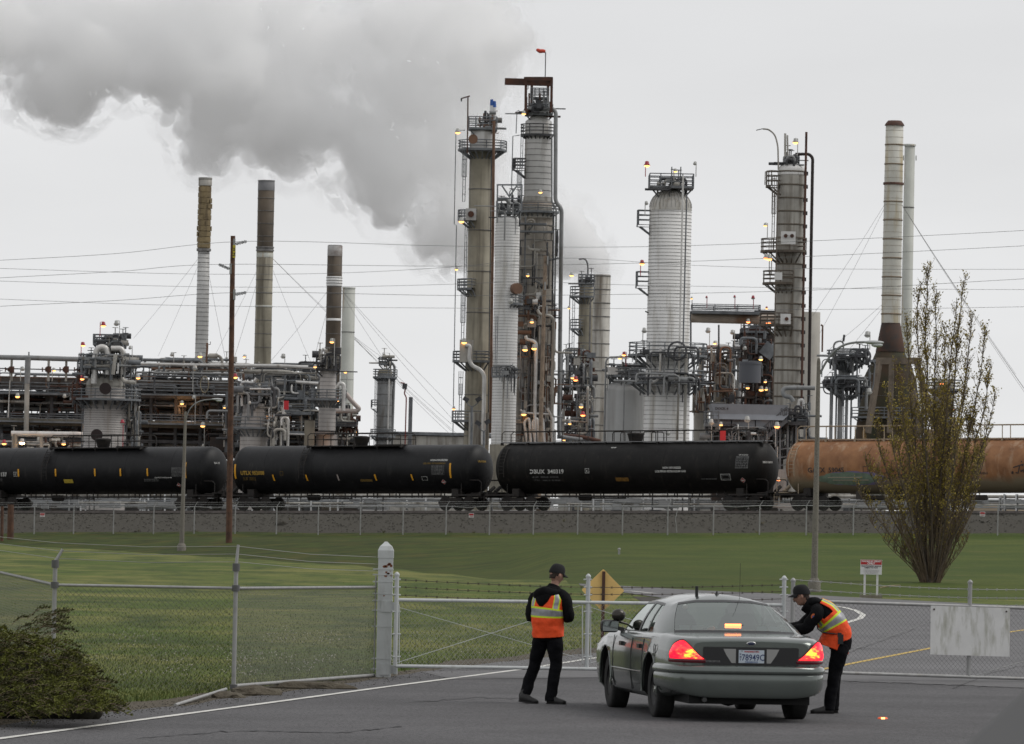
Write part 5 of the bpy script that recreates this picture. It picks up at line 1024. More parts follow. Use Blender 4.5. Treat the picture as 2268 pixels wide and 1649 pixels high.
t.clutter('process_piping', 500, 745, 870, 960, 230, [M_STD, M_STR, M_GRW, M_PIP, M_DRK], 71, (-3, 6), (.06, .25), .5, .2); t.clutter('process_piping', 500, 790, 960, 1010, 130, [M_STD, M_DRK, M_STR, M_PIP], 72, (-3, 6), (.06, .25), .5, .25)
t.clutter('upper_piping', 560, 745, 800, 870, 110, [M_STD, M_STR, M_GRW, M_CHR], 73, (-3, 4), (.05, .2), .45, .15); t.clutter('end_piping', 745, 795, 905, 985, 50, [M_STD, M_RST, M_GRW], 74, (-3, 2), (.05, .2), .6, .2)
t.pipe([(466, 809, -3), (620, 811, -3), (704, 815, -3)], 8, M_CHR, 'long_header', 0); t.pipe([(540, 823, -2), (640, 824, -2), (680, 836, -2), (705, 840, -2)], 9, M_GRW, 'long_header', 1); t.pipe([(655, 846, -3), (705, 850, -3)], 7, M_CHR, 'header', 0)
t.pipe([(722, 910, -6), (790, 911, -6), (796, 906, -6), (780, 890, -6), (766, 872, -6)], 10, mat('pinkish_metal', (.42, .36, .33), .5, .2), 'bent_outlet', 1.2, n=14); t.pipe([(540, 996, -5), (800, 1003, -5)], 5, M_GRW, 'low_pipe', 0)
b = MB(); c = t.P(724, 978, -3); b.cyl(c - Vector((0, 0, .75)), c + Vector((0, 0, .75)), .98, 24); b.build('drum', MATS['pinkish_jacket'], t.root); t.glow(724, 978, 60, -6)
t = TW('process_column', 'short pale column with railed decks in front of the dark brown stack', 'tower', 470, 726, 850)
t.shell('shell', [(955, 38), (892, 38), (890, 36), (822, 36)], [MATS['pinkish_jacket'], M_BAND], dome=4, bands=[(828, 955, 9)]); t.plat(884, 42, 16, 180, 360, rail=20); t.plat(818, 30, 10, square=True, rail=30, m_=M_STD)
t.pipe([(711, 815, -1), (712, 782, -1), (716, 770, -1), (720, 782, -1), (720, 815, -1)], 5, M_CHR, 'overhead_bend'); t.pipe([(745, 860, -1), (752, 848, -1), (762, 852, -1), (760, 910, -1)], 9, M_CHR, 'side_bend', 1.2); t.clutter('deck_piping', 700, 750, 775, 815, 26, [M_STD, M_GRW], 75, (-2, 1), (.05, .16), .6); t.lamp(735, 756, 810, -3, arm=6); t.lamp(698, 812, None, -3)
# upright bits above the rack
t = TW('relief_header', 'bent pipe with a fat silencer standing on the rack beside the quilted stack', 'pipework', 495, 470, 800)
t.pipe([(459, 760, 0), (459, 772, 0), (457, 803, 0)], 5, M_RPI, 'standpipe', 0); t.pipe([(459, 790, 0), (463, 788, 0), (486, 789, 0), (492, 797, 0), (491, 815, 0)], 7, M_GRW, 'bent_pipe', .6); t.pipe([(463, 789, 0), (482, 789, 0)], 12, M_GRW, 'silencer', 0); t.pipe([(455, 766, 0), (466, 763, 0), (466, 757, 0)], 1.6, M_STD, 'bracket', 0, False)
# ---- low white pipe runs seen between and under the tank cars
t = TW('low_pipe_run', 'low run of pale pipes and stands seen beneath the train', 'pipework', 402, 1134, 1118)
for y, wd, mt, dd in ((1107, 7, M_PIP, 10), (1116, 4, M_GRW, 0), (1122, 3, M_PIP, -3), (1098, 8, M_GRW, 14), (1112, 3, M_STR, 4)):
    t.pipe([(-60, y - 3, dd), (2330, y + 3, dd)], wd, mt, 'pipe', 0)
b = MB(); rnd = random.Random(9)
for i in range(260): x = rnd.uniform(-40, 2300); y = 1100 + rnd.uniform(-6, 10); b.beam(t.P(x, y, rnd.uniform(-3, 12)), t.P(x, 1150, rnd.uniform(-3, 12)), .12, .12) if i % 2 else b.box(t.P(x, 1118 + rnd.uniform(-10, 6), rnd.uniform(-3, 9)), (rnd.uniform(.3, 2.2), .8, rnd.uniform(.15, .5)))
tag(b.build('pipe_stands', M_PIP, t.root), kind='stuff')
t = TW('storage_shed', 'long low pale building roof on the horizon behind the train', 'shed', 700, 950, 975)
b = MB(); a, c = t.P(930, 966, 0), t.P(1010, 968, 0); b.box(((a.x + c.x) / 2, a.y + 10, (a.z + YARD) / 2), (c.x - a.x + 8, 20, a.z - YARD)); b.build('wall', M_GRW, t.root)
b = MB(); b.box(((a.x + c.x) / 2, a.y + 10, a.z + .3), (c.x - a.x + 9, 21, .4)); b.build('roof', M_STR, t.root)
# ---- low buildings closing the view under the process units
for lb, x0, x1, yt, d in (('long dark pump house low behind the left pipe rack', -80, 800, 1012, 530), ('grey switch building low behind the process module', 1240, 1960, 992, 560)):
    a, c = W(x0, yt, d), W(x1, yt + (x1 - x0) * .0205, d); t_ = thing('pump_house', lb, 'building', (a.x, d, YARD))
    b = MB(); b.box(((a.x + c.x) / 2, d + 4, (a.z + YARD) / 2 - .1), (c.x - a.x, 8, a.z - YARD)); b.build('wall', M_DRK if x0 < 0 else M_GRW, t_)
    b = MB(); b.box(((a.x + c.x) / 2, d + 4, a.z), (c.x - a.x + .8, 8.8, .35)); b.build('roof', M_STR, t_)
    for k in range(int((c.x - a.x) / 4)): b = MB(); b.box((a.x + 2 + 4 * k, d - .04, YARD + 1.3), (1.2, .1, 2.2)); b.build('door', M_STD, t_)
# ------------------------------------------------------------------ poles, fences, gate, signs
def onG(x, y):                                     # where that line of sight meets the terrain
    lo = 50.0
    while lo < 420:
        p = W(x, y, lo)
        if p.z <= G(p.x, p.y): return Vector((p.x, p.y, G(p.x, p.y)))
        lo += .25
    return W(x, y, 420)
M_WOOD = mat('creosoted_pole_wood', (0.13, 0.065, 0.04), 0.9, var=0.3, vs=2.5, col2=(0.06, 0.033, 0.024), streak=(0.17, 0.11, 0.07), st=.4, sxy=8, sz=.5, bump=.4, bs=12)
M_WOOD2 = mat('weathered_pole_wood', (0.25, 0.19, 0.14), 0.9, var=0.2, vs=2.5, streak=(0.07, 0.045, 0.03), st=.5, sxy=6, sz=1.5)
M_INSU = mat('dark_insulator', (0.045, 0.05, 0.055), .4)
M_GALV = mat('galvanised_steel', (0.33, 0.33, 0.325), 0.5, .25, var=0.12, vs=6, streak=(.28, .27, .25), st=.4, sxy=5, sz=1)
M_WPNT = mat('white_post_paint', (0.50, 0.52, 0.52), 0.6, var=0.05, vs=6, streak=(0.40, 0.41, 0.40), st=.5, sxy=6, sz=1)
M_RUSTP = mat('rust_patch', (.2, .075, .035), .9)
M_MESH = mat('chain_link_wire', (0.27, 0.27, 0.25), 0.55, .2)
M_BARB = mat('rusty_barbed_wire', (0.07, 0.055, 0.045), .8)
M_CPOLE = mat('aggregate_concrete_pole', (0.185, 0.17, 0.145), .9, var=.25, vs=25, streak=(.10, .09, .08), st=.45, sxy=3, sz=.4)
def pole(label, bx, by, tx, ty, d, wd, m_, ins, tagy=None, base=None):
    b0 = onG(bx, by) if base is None else base; d = b0.y; top = W(tx, ty, d); root = thing('utility_pole', label, 'utility pole', b0, 'wooden utility poles'); k = d / FPX
    b = MB(); b.tube([b0 - Vector((0, 0, .3)), b0.lerp(top, .5), top], [wd * k / 2 * 1.15, wd * k / 2, wd * k / 2 * .85], 14); b.build('pole_shaft', m_, root)
    for x0, y0, x1, y1 in ins:
        b = MB(); p, q = W(x0, y0, d), W(x1, y1, d)
        for i in range(9): t = i / 9; b.cyl(p.lerp(q, t), p.lerp(q, t + .08), .095 if i % 2 else .07, 10)
        b.build('insulator', M_INSU, root); b = MB(); s_ = p - Vector(((x1 - x0) * k * .12, 0, 0)); b.box(s_, (.12, .35, .6)); b.build('bracket', M_GALV, root)
    if tagy:
        b = MB(); c = W(tx + 3, tagy, d) - Vector((0, wd * k / 2 + .03, 0)); b.box(c, (.16, .03, .72)); 
        for i, ch in enumerate('2 Z'.split()): v, f = text_faces(ch, .24, .01); b.add([(p[0] + c.x - .07, c.y - .02, p[1] + c.z + .05 - i * .3) for p in v], f, 1)
        b.build('number_tag', [mat('yellow_tag', (.55, .45, .03), .5), M_BLET], root)
    return root
pole('tall dark brown wooden pole with a yellow tag, standing on the grass before the train', 507, 1203, 516, 523, 300, 12.5, M_WOOD, [(522, 541, 547, 535), (508, 596, 484, 586), (522, 653, 546, 648)], 558)
pole('pale wooden pole behind the train in front of the tallest tower', 1193, 1100, 1208, 567, 400, 9.5, M_WOOD2, [(1216, 577, 1240, 572), (1205, 634, 1186, 623), (1214, 687, 1236, 683)], base=Vector((W(1193, 1100, 400).x, 400, 1.0)))
def wire(label, pts, d, r=.011):
    q = []
    for i in range(len(pts) - 1):                  # smooth sag through the measured points
        p0, p1, p2, p3 = pts[max(i - 1, 0)], pts[i], pts[i + 1], pts[min(i + 2, len(pts) - 1)]
        for k in range(6):
            t = k / 6; q.append(tuple(.5 * ((2 * b) + (-a + c) * t + (2 * a - 5 * b + 4 * c - e) * t * t + (-a + 3 * b - 3 * c + e) * t ** 3) for a, b, c, e in zip(p0, p1, p2, p3)))
    q.append(pts[-1]); b = MB(); b.tube([W(x, y, d) for x, y in q], r, 4)
    tag(b.build('power_line', mat('dark_cable', (.15, .15, .155), .6)), label, 'power line', 'overhead power lines')
wire('highest cable, tied to the top right insulator of the dark wooden pole', [(-300, 592), (0, 577), (260, 562), (547, 535), (1000, 545.5), (1417, 547), (1825, 533), (2268, 511), (2500, 497)], 297.6)
wire('cable tied to the single left-hand insulator of the dark wooden pole', [(-300, 634), (0, 616), (260, 602), (484, 586), (1000, 590), (1417, 583), (1825, 567), (2268, 545), (2500, 532)], 297.6)
wire('cable tied to the lower right insulator of the dark wooden pole', [(-300, 697), (0, 679), (260, 666), (546, 648), (1000, 655), (1417, 652), (1825, 642), (2268, 618), (2500, 603)], 297.6)
wire('far cable sagging to the topmost insulator of the pale pole', [(-300, 585), (0, 595), (400, 607), (725, 606), (1000, 592), (1240, 572), (1530, 588), (1825, 596), (2268, 597), (2500, 595)], 400, .013)
wire('far cable sagging to the left-hand insulator of the pale pole', [(-300, 612), (0, 623), (400, 635), (725, 636), (1000, 630), (1186, 623), (1329, 630), (1825, 639), (2268, 642), (2500, 642)], 400, .013)
wire('lowest far cable, nearly level, passing the lowest insulator of the pale pole', [(-300, 652), (0, 663), (400, 677), (1000, 683), (1236, 683), (1825, 686), (2268, 680), (2500, 676)], 400, .013)
def street_lamp(label, bx, by, pts, head, topx, topy, w0):
    b0 = onG(bx, by); d = b0.y; k = d / FPX; root = thing('street_lamp', label, 'street lamp', b0, 'concrete street lamps'); tp = W(topx, topy, d)
    b = MB(); b.tube([b0, b0.lerp(tp, .985), tp], [w0 * k / 2 * 1.15, w0 * k / 2 * .62, w0 * k * .2], 12); b.build('pole_shaft', M_CPOLE, root)
    b = MB(); b.lathe(b0 - Vector((0, 0, .1)), [(w0 * k * 1.05, 0), (w0 * k * 1.05, .38), (w0 * k * .75, .5), (w0 * k * .5, .55)], 8); b.build('plinth', M_CPOLE, root)
    b = MB(); b.tube([W(x, y, d) for x, y in pts], .035, 8, 0, .5); b.build('arm', M_PIP, root)
    c = W(head[0], head[1], d); L = head[2] * k; h = MB(); h.ball(c + Vector((0, 0, .03)), L / 2, 18, 0, (1, .42, .20)); o = h.build('lamp_head', mat('lamp_shell', (.42, .43, .43), .45), root)
    g = MB(); g.ball(c + Vector((L * .16, 0, -.05)), L * .28, 14, 0, (1, .7, .42)); g.build('lamp_glass', mat('frosted_glass', (.5, .52, .52), .2), o)
street_lamp('concrete street lamp with curved arm at right, beside the road', 1803, 1312, [(1816, 829), (1826, 808), (1844, 781), (1866, 765), (1890, 759), (1918, 758)], (1935, 761, 46), 1813.5, 794, 13.5)
street_lamp('smaller distant concrete street lamp at left with curved arm', 402, 1221, [(413, 926), (418, 910), (430, 895), (448, 887), (472, 885)], (481, 886, 26), 411, 912, 9.5)
def mast(label, x, y0, y1, heads):
    r_ = W(x, y1, 385); root = thing('floodlight_mast', label, 'floodlight', (r_.x, 385, 1.0), 'floodlight masts'); b = MB(); b.cyl((r_.x, 385, 1.0), W(x, y0, 385), .09, 10); 
    for hx, hy in heads: b.tube([W(x, y0 + 2, 385), W((x + hx) / 2, y0 - 2, 385), W(hx, hy + 6, 385)], .04, 6)
    b.build('mast_pole', M_STR, root)
    for hx, hy in heads:
        b = MB(); sgn = -1 if hx < x else 1; b.box(W(hx, hy, 385), (.42, .4, .30), 0, Matrix.Rotation(sgn * -.55, 3, 'Y')); b.build('floodlight_head', M_STD, root)
mast('twin-headed floodlight mast in front of the brown column foot', 1045, 900, 985, [(1032, 885), (1060, 885)])
mast('lower twin-headed floodlight mast left of the dark tank car end', 1072, 955, 990, [(1059, 938), (1080, 935)])

def chainlink(root, A, B, C_, D_, pitch=.072, th=.0042, m_=None):
    """woven wire between bottom edge A-B and top edge C-D"""
    A, B, C_, D_ = map(Vector, (A, B, C_, D_)); L = (B - A).length; H = ((C_ - A).length + (D_ - B).length) / 2; b = MB()
    nrm = (B - A).cross(C_ - A).normalized() * th / 2
    def P(u, v): return A.lerp(B, u / L).lerp(C_.lerp(D_, u / L), v / H)
    ax = (B - A).normalized() * th / 1.4
    n = int((L + H) / pitch)
    for sg in (1, -1):
        for i in range(n + 1):
            u0 = -H + i * pitch if sg > 0 else i * pitch
            ua, va, ub, vb = (u0, 0, u0 + H, H) if sg > 0 else (u0, 0, u0 - H, H)
            if sg > 0:
                if ua < 0: va = -ua; ua = 0
                if ub > L: vb = H - (ub - L); ub = L
            else:
                if ua > L: va = ua - L; ua = L
                if ub < 0: vb = H + ub; ub = 0
            if vb - va < .02: continue
            p, q = P(ua, va), P(ub, vb); o = nrm * (1 if sg > 0 else -1)
            b.add([p - ax + o, p + ax + o, q + ax + o, q - ax + o, p + o * 3, q + o * 3], [(0, 1, 2, 3), (0, 4, 5, 3), (1, 4, 5, 2)])
    return b.build('wire_mesh', m_ or M_MESH, root)
def barbed(root, p, q, r=.004, m_=None, name='barbed_wire'):
    b = MB(); p, q = Vector(p), Vector(q); n = max(2, int((q - p).length / .16)); L = (q - p).length
    b.tube([p.lerp(q, i / 8) - Vector((0, 0, math.sin(PI * i / 8) * .012 * L)) for i in range(9)], r, 5)
    for i in range(1, n): c = p.lerp(q, i / n) - Vector((0, 0, math.sin(PI * i / n) * .012 * L)); b.beam(c + Vector((-.012, 0, -.018)), c + Vector((.012, 0, .018)), r * 1.4, r * 1.4); b.beam(c + Vector((.012, 0, -.018)), c + Vector((-.012, 0, .018)), r * 1.4, r * 1.4)
    b.build(name, m_ or M_BARB, root)
# far fence along the foot of the bank
root = thing('chain_link_fence', 'long low chain-link fence along the gravel bank below the train', 'fence', (0, 322, zf(0)))
prev = None
for k in range(-15, 15):
    X = 1.45 + 2.6 * k; Y = 322 - .62 * X - .6; p = Vector((X, Y, G(X, Y)));  tp = p + Vector((0, 0, 1.86))
    b = MB(); b.cyl(p - Vector((0, 0, .2)), tp, .036, 8); b.cyl(tp, tp + Vector((.19, 0, .3)), .022, 6); b.cyl(p - Vector((0, 0, .05)), p + Vector((0, 0, .03)), .14, 8); b.build('fence_post', M_GALV, root)
    if prev:
        chainlink(root, prev[0] + Vector((0, 0, .05)), p + Vector((0, 0, .05)), prev[1], tp, .11, .0042, mat('far_wire', (.2, .2, .19), .6))
        for h_ in (.02, .14, .27): b = MB(); b.tube([prev[1] + Vector((h_ * .63, 0, h_)), tp + Vector((h_ * .63, 0, h_))], .008, 4); b.build('barbed_wire', M_GALV, root)
        b = MB(); b.tube([prev[1], (prev[1] + tp) / 2 - Vector((0, 0, .02 + .03 * (k % 3))), tp], .026 if k > 2 else .02, 6); b.build('top_rail', M_GALV, root)
    prev = (p, tp)
b = MB(); q = [W(1484 + dx, yy, 317.5 - .0) for dx, yy in ((18, 1124), (12, 1150), (15, 1180), (18, 1192))]; b.tube(q, .03, 6); tag(b.build('bent_pipe', M_GALV), 'bent white pipe leaning on the far fence below the black tank car', 'pipe')
for x, y, lb in ((94, 1141, 'small red and white notice at the left end of the far fence'), (1044, 1142, 'small red and white notice on the far fence below the numbered black cars'), (2176, 1139, 'small red and white notice on the far fence right of the tree')):
    X = W(x, y, 320).x; Y = 322 - .62 * X - .75; c = W(x, y, Y); r_ = thing('warning_sign', lb, 'sign', c, 'notices on the far fence'); b = MB(); b.box(c, (.30, .03, .26)); b.box(c + Vector((0, -.01, .05)), (.26, .03, .10), 1)
    b.box(c + Vector((0, -.01, -.06)), (.2, .03, .025), 1); b.build('sign_plate', [mat('white_sign', (.6, .6, .6), .6), M_RED], r_)
# ---- near fence at left, gate post, gate
gpos = GP(849, 1501); P2 = GP(517, 1537); P1 = GP(116, 1531); P0 = W(-12, 1480, 80.5); P0.z = 0; P00 = P1.lerp(P0, 3.0)
root = thing('gate_post', 'big square white gate post with pointed cap and rust patches', 'gate post', gpos); HP = 1.95; h = .105
b = MB(); b.box(gpos + Vector((0, 0, HP / 2 - .12)), (2 * h, 2 * h, HP - .24)); b.build('post_shaft', M_WPNT, root)
b = MB(); c = gpos + Vector((0, 0, HP - .24))
def sqr(z, s_): return [c + Vector((x * s_, y * s_, z)) for x, y in ((-1, -1), (1, -1), (1, 1), (-1, 1))]
v = sqr(0, .112) + sqr(.11, .112) + sqr(.17, .085) + sqr(.2, .05) + sqr(.235, .018); b.add(v, [(i * 4 + j, i * 4 + (j + 1) % 4, i * 4 + 4 + (j + 1) % 4, i * 4 + 4 + j) for i in range(4) for j in range(4)] + [(16, 17, 18, 19), (3, 2, 1, 0)]); b.build('post_cap', M_WPNT, root)
for z_ in (1.55, 1.47, 1.37, 1.2, 1.1, .96, .73, .27, .12): b = MB(); b.box(gpos + Vector((0, 0, z_)), (2 * h + .012, 2 * h + .012, .012)); b.box(gpos + Vector((-h - .04, 0, z_)), (.07, .02, .02)); b.build('clamp_band', M_WPNT, root)
b = MB(); rnd = random.Random(3)
for _ in range(16):
    x, z = rnd.uniform(-.02, .09), rnd.choice((1.62, 1.58, 1.6, 1.5, 1.48, 1.2)) + rnd.uniform(-.03, .03); s_ = rnd.uniform(.008, .028); b.add([(gpos.x + x + s_ * math.cos(a) * rnd.uniform(.6, 1.2), gpos.y - h - .0035, z + s_ * .7 * math.sin(a)) for a in [i * PI / 4 for i in range(8)]], [tuple(range(8))])
b.build('rust_patch', M_RUSTP, root)
b = MB()
for z_ in (1.02, .12): b.box(gpos + Vector((h + .035, -.02, z_)), (.09, .05, .12)); b.box(gpos + Vector((.02, -h - .01, z_)), (.14, .014, .16)); b.cyl(gpos + Vector((h + .07, -.02, z_ - .07)), gpos + Vector((h + .07, -.02, z_ + .07)), .028, 10)
b.build('hinge', M_WPNT, root)
root = thing('chain_link_fence', 'near chain-link fence with two slanted-top posts left of the gate post', 'fence', P2)
HR = 1.36
for P, arm, z_b in ((P1, Vector((.09, .02, .16)), 0), (P2, Vector((.02, .02, .26)), 0)):
    b = MB(); b.cyl(P - Vector((0, 0, .1)), P + Vector((0, 0, 1.62)), .029, 12); o = b.build('fence_post', M_GALV, root)
    b = MB(); b.cyl(P + Vector((0, 0, HR - .04)), P + Vector((0, 0, HR + .04)), .052, 12); b.cyl(P + Vector((0, 0, 1.58)), P + Vector((0, 0, 1.68)), .048, 12); b.cyl(P + Vector((0, 0, .06)), P + Vector((0, 0, .12)), .05, 12); b.build('clamp', mat('dark_clamp', (.10, .10, .10), .6), o)
    b = MB(); b.cyl(P + Vector((0, 0, 1.66)), P + Vector((0, 0, 1.66)) + arm, .022, 8, 0, .018); b.build('outrigger', M_GALV, o)
gl = gpos + Vector((-h - .03, 0, 0))
for a, c_, hb in ((P2, gl, .1), (P1, P2, None), (P00, P1, None)):
    b = MB(); b.tube([a + Vector((0, 0, HR)), c_ + Vector((0, 0, HR if c_ is not gl else 1.29))], .019, 8)
    n = int((c_ - a).length / .09); 
    for i in range(n): p = a.lerp(c_, i / n) + Vector((0, 0, HR if c_ is not gl else lerp(HR, 1.29, i / n))); b.cyl(p - (c_ - a).normalized() * .008, p + (c_ - a).normalized() * .008, .023, 6)
    b.build('top_rail', M_GALV, root)
    if hb: b = MB(); b.tube([a + Vector((0, 0, hb)), c_ + Vector((0, 0, .03))], .024, 8); b.build('bottom_rail', M_GALV, root)
    chainlink(root, a + Vector((0, .03, .03)), c_ + Vector((0, .03, .03)), a + Vector((0, .03, HR)), c_ + Vector((0, .03, HR if c_ is not gl else 1.29)), .072, .0034 if a is not P00 else .0014, mat('dull_fence_wire', (.17, .17, .15), .7))
    for j, hz in enumerate((1.90, 1.80, 1.70)):
        za = hz; zb = hz if c_ is not gl else (1.72, 1.62, 1.52)[j]; b = MB(); b.tube([a + Vector((.02, .02, za)), a.lerp(c_, .5) + Vector((0, 0, (za + zb) / 2 - .03)), c_ + Vector((.02, .02, zb))], .0035, 4); b.build('top_wire', M_MESH, root)
b = MB(); b.cyl(gl + Vector((0, 0, .08)), gl + Vector((0, 0, 1.45)), .012, 8); b.build('tension_bar', M_GALV, root)
b = MB(); b.tube([GP(388, 1566) + Vector((0, 0, .02)), GP(500, 1539) + Vector((0, 0, .07))], .022, 8); tag(b.build('fallen_pipe', M_GALV), 'loose grey pipe lying below the near chain-link fence', 'pipe')
def rock(name, label, x, y, sx, sy, sz, seed, m_):
    bm = bmesh.new(); bmesh.ops.create_icosphere(bm, subdivisions=3, radius=1)
    for v in bm.verts: n_ = noise.noise(v.co * 1.4 + Vector((seed, 0, 0))); v.co *= 1 + .28 * n_ + .08 * noise.noise(v.co * 5); v.co = Vector((v.co.x * sx, v.co.y * sy, v.co.z * sz))
    me = bpy.data.meshes.new(name); bm.to_mesh(me); bm.free(); me.materials.append(m_); o = bpy.data.objects.new(name, me); COL.objects.link(o); o.location = onG(x, y) + Vector((0, 0, sz * .25))
    return tag(o, label, 'rock')
rock('kerb_stone', 'low mossy stone at the road edge under the near fence', 565, 1542, .34, .25, .10, 1, M_DIRT); rock('kerb_stone', 'flat earth lump at the road edge left of the gate post', 690, 1527, .55, .2, .09, 2, M_DIRT)
rock('boulder', 'dark stone half way up the gravel bank', 622, 1164, .35, .3, .22, 4, M_GRAVEL); rock('boulder', 'earth clod beside the foot of the near fence post', 505, 1548, .22, .2, .07, 6, M_DIRT)
# gate
def dg(x): return lerp(77.3, 81.3, (x - 849) / (2268 - 849))
def gp(x, y, o=0.0): return W(x, y, dg(x) + o)
def gate(label, x0, x1, tops, bots, posts, wires, caps, mesh_m, rail_m, extra):
    root = thing('swing_gate', label, 'gate', gp(x0, bots(x0)), 'chain-link road gates')
    for nm, fn in (('top_rail', tops), ('bottom_rail', bots)): b = MB(); b.tube([gp(x0, fn(x0)), gp(x1, fn(x1))], .026, 10); b.build(nm, rail_m, root)
    for x, yt in posts:
        b = MB(); p, q = gp(x, bots(x)), gp(x, tops(x)); q.x = p.x; q.y = p.y; t_ = gp(x, yt); t_.x = p.x; t_.y = p.y; b.cyl(p, t_, .032, 12); b.lathe(t_ - Vector((0, 0, .01)), [(.034, 0), (.040, .02), (.036, .035), (.012, .06), (.001, .062)], 12); b.build('gate_upright', rail_m, root)
    chainlink(root, gp(x0, bots(x0), .035), gp(x1, bots(x1), .035), gp(x0, tops(x0), .035), gp(x1, tops(x1), .035), .075, .0050 if x0 < 1000 else .0036, mesh_m)
    for ys in wires: barbed(root, gp(x0, ys[0]), gp(x1, ys[1]), .0045, caps)
    for a in extra: b = MB(); b.tube([gp(*a[:2], -.02), gp(*a[2:4], -.02)], a[4], 6); b.build('brace_rod', rail_m, root)
    return root
g = gate('left gate leaf, white pipe frame and crossed rods, behind the standing guard', 875, 1732, lambda x: 1329 + (x - 875) * .0135, lambda x: 1475.5 + (x - 875) * .0150, [(875, 1275), (1299, 1279), (1733, 1283)], [(1284, 1296), (1300, 1311), (1318, 1327)], M_BARB, M_MESH, M_WPNT,
     [(880, 1345, 1290, 1460, .004), (880, 1468, 1290, 1340, .005), (1305, 1345, 1720, 1470, .005), (1305, 1470, 1720, 1348, .005), (884, 1340, 884, 1470, .010), (1290, 1340, 1290, 1470, .010), (1308, 1340, 1308, 1470, .010)])
for x in (875, 1299, 1733):
    for y in (1284, 1301, 1318, 1355, 1405, 1455): b = MB(); b.cyl(gp(x - 6, y, -.02), gp(x + 12, y, -.02), .012, 6); b.build('bracket', M_WPNT, g)
g2 = gate('right gate leaf of galvanised pipe carrying a blank white board', 1753, 2420, lambda x: 1330.5 + (x - 1753) * .0325, lambda x: 1487 + (x - 1753) * .0325, [(1753, 1288), (2145, 1292)], [(1284, 1306), (1304, 1324), (1326, 1338)], M_GALV, mat('dark_gate_wire', (.16, .16, .16), .6), M_GALV,
     [(1760, 1485, 2140, 1350, .005), (2150, 1500, 2420, 1420, .006)])
b = MB(); c = [gp(2061.5, 1342, -.06), gp(2237, 1347.5, -.06), gp(2236, 1455, -.06), gp(2060.5, 1450, -.06)]
b.add(c + [v + Vector((0, .015, 0)) for v in c], [(3, 2, 1, 0), (4, 5, 6, 7), (0, 1, 5, 4), (1, 2, 6, 5), (2, 3, 7, 6), (3, 0, 4, 7)])
bd = b.build('notice_board', mat('blotchy_white_board', (.62, .62, .61), .7, var=.05, vs=3, streak=(.36, .36, .31), st=.62, sxy=5, sz=1.2)); tag(bd, 'blank mildewed white board bolted to the right gate leaf', 'sign board')
b = MB()
for x, y in ((2069, 1350), (2229, 1355)): p = gp(x, y, -.065); b.cyl(p, p + Vector((0, -.01, 0)), .014, 10)
b2 = b.build('bolt', M_BARB, bd)
# signs
p = GP(1332, 1443); d = p.y; root = thing('diamond_sign', 'back of a yellow diamond sign on a rusty post behind the gate', 'road sign', p); b = MB(); b.box(p.lerp(W(1336.5, 1266, d), .5) + Vector((.01, 0, 0)), (.055, .045, (W(1336, 1266, d) - p).length)); b.build('sign_post', M_RST, root)
c = W(1335.5, 1308, d + .04); s_ = .50 * d / 96 * .74; b = MB(); R_ = .04; v = []
for a in range(4):
    for q in (-.35, -.12, .12, .35): an = PI / 2 * a + q * .28; v.append((c.x + .37 * math.cos(an) * (1 if abs(q) > .2 else 1.0), c.y, c.z + .37 * math.sin(an)))
v = []
for a in range(4):
    ang = PI / 2 * a
    for q in (-1, 0, 1): v.append((c.x + .365 * math.cos(ang) * (1 - .03 * abs(q)) - q * .02 * math.sin(ang), c.y, c.z + .365 * math.sin(ang) * (1 - .03 * abs(q)) + q * .02 * math.cos(ang)))
n = len(v); b.add(v + [(x, y + .006, z) for x, y, z in v], [tuple(range(n)), tuple(range(2 * n - 1, n - 1, -1))] + [(i, (i + 1) % n, n + (i + 1) % n, n + i) for i in range(n)]); b.build('sign_plate', mat('amber_sign_back', (.80, .54, .19), .6, var=.08, vs=4), root)
p = onG(1929, 1325); d = p.y; root = thing('parking_sign', 'white and red notice reading parking by permit only, on two white legs', 'sign', p); k = d / FPX
M_SGN = mat('sign_white', (.66, .66, .66), .5)
for x in (1914.5, 1942.5): b = MB(); q = W(x, 1322, d); b.box((q.x, d, (q.z + W(x, 1270, d).z) / 2), (.06, .05, abs(W(x, 1270, d).z - q.z))); b.build('leg', M_SGN, root)
b = MB(); q = W(1929, 1323, d); b.box((q.x, d, q.z + .0), (.65, .3, .12)); b.build('concrete_base', M_CON, root)
tl, br = W(1906, 1240, d - .05), W(1953, 1273.5, d - .05); b = MB(); b.box(((tl.x + br.x) / 2, tl.y, (tl.z + br.z) / 2), (br.x - tl.x, .02, tl.z - br.z)); pl = b.build('sign_plate', M_SGN, root)
b = MB(); wd_ = br.x - tl.x; b.box(((tl.x + br.x) / 2, tl.y - .012, tl.z - .075), (wd_ - .02, .006, .135)); b.build('red_panel', M_RED, pl)
def sgn_text(txt, size, x, z, m_, bold=.002): v, f = text_faces(txt, size, bold); mx_ = max(q[0] for q in v); b = MB(); b.add([(x + q[0] - mx_ / 2, tl.y - .018, z + q[1]) for q in v], f); b.build('lettering', m_, pl)
xc = (tl.x + br.x) / 2; M_SW = mat('bright_white_letters', (.8, .8, .8), .6)
sgn_text('PARKING BY PERMIT', .062, xc, tl.z - .065, M_SW, .002); sgn_text('ONLY', .08, xc, tl.z - .132, M_SW, .003); sgn_text('UNAUTHORIZED VEHICLES', .047, xc, tl.z - .2, M_BLET, .002); sgn_text('SUBJECT TO TOW', .047, xc, tl.z - .25, M_BLET, .002)
for i in range(4): sgn_text('AT OWNERS EXPENSE PURSUANT TO STATE LAW'[: 36 - i * 3], .024, xc, tl.z - .31 - i * .033, M_BLET, 0)
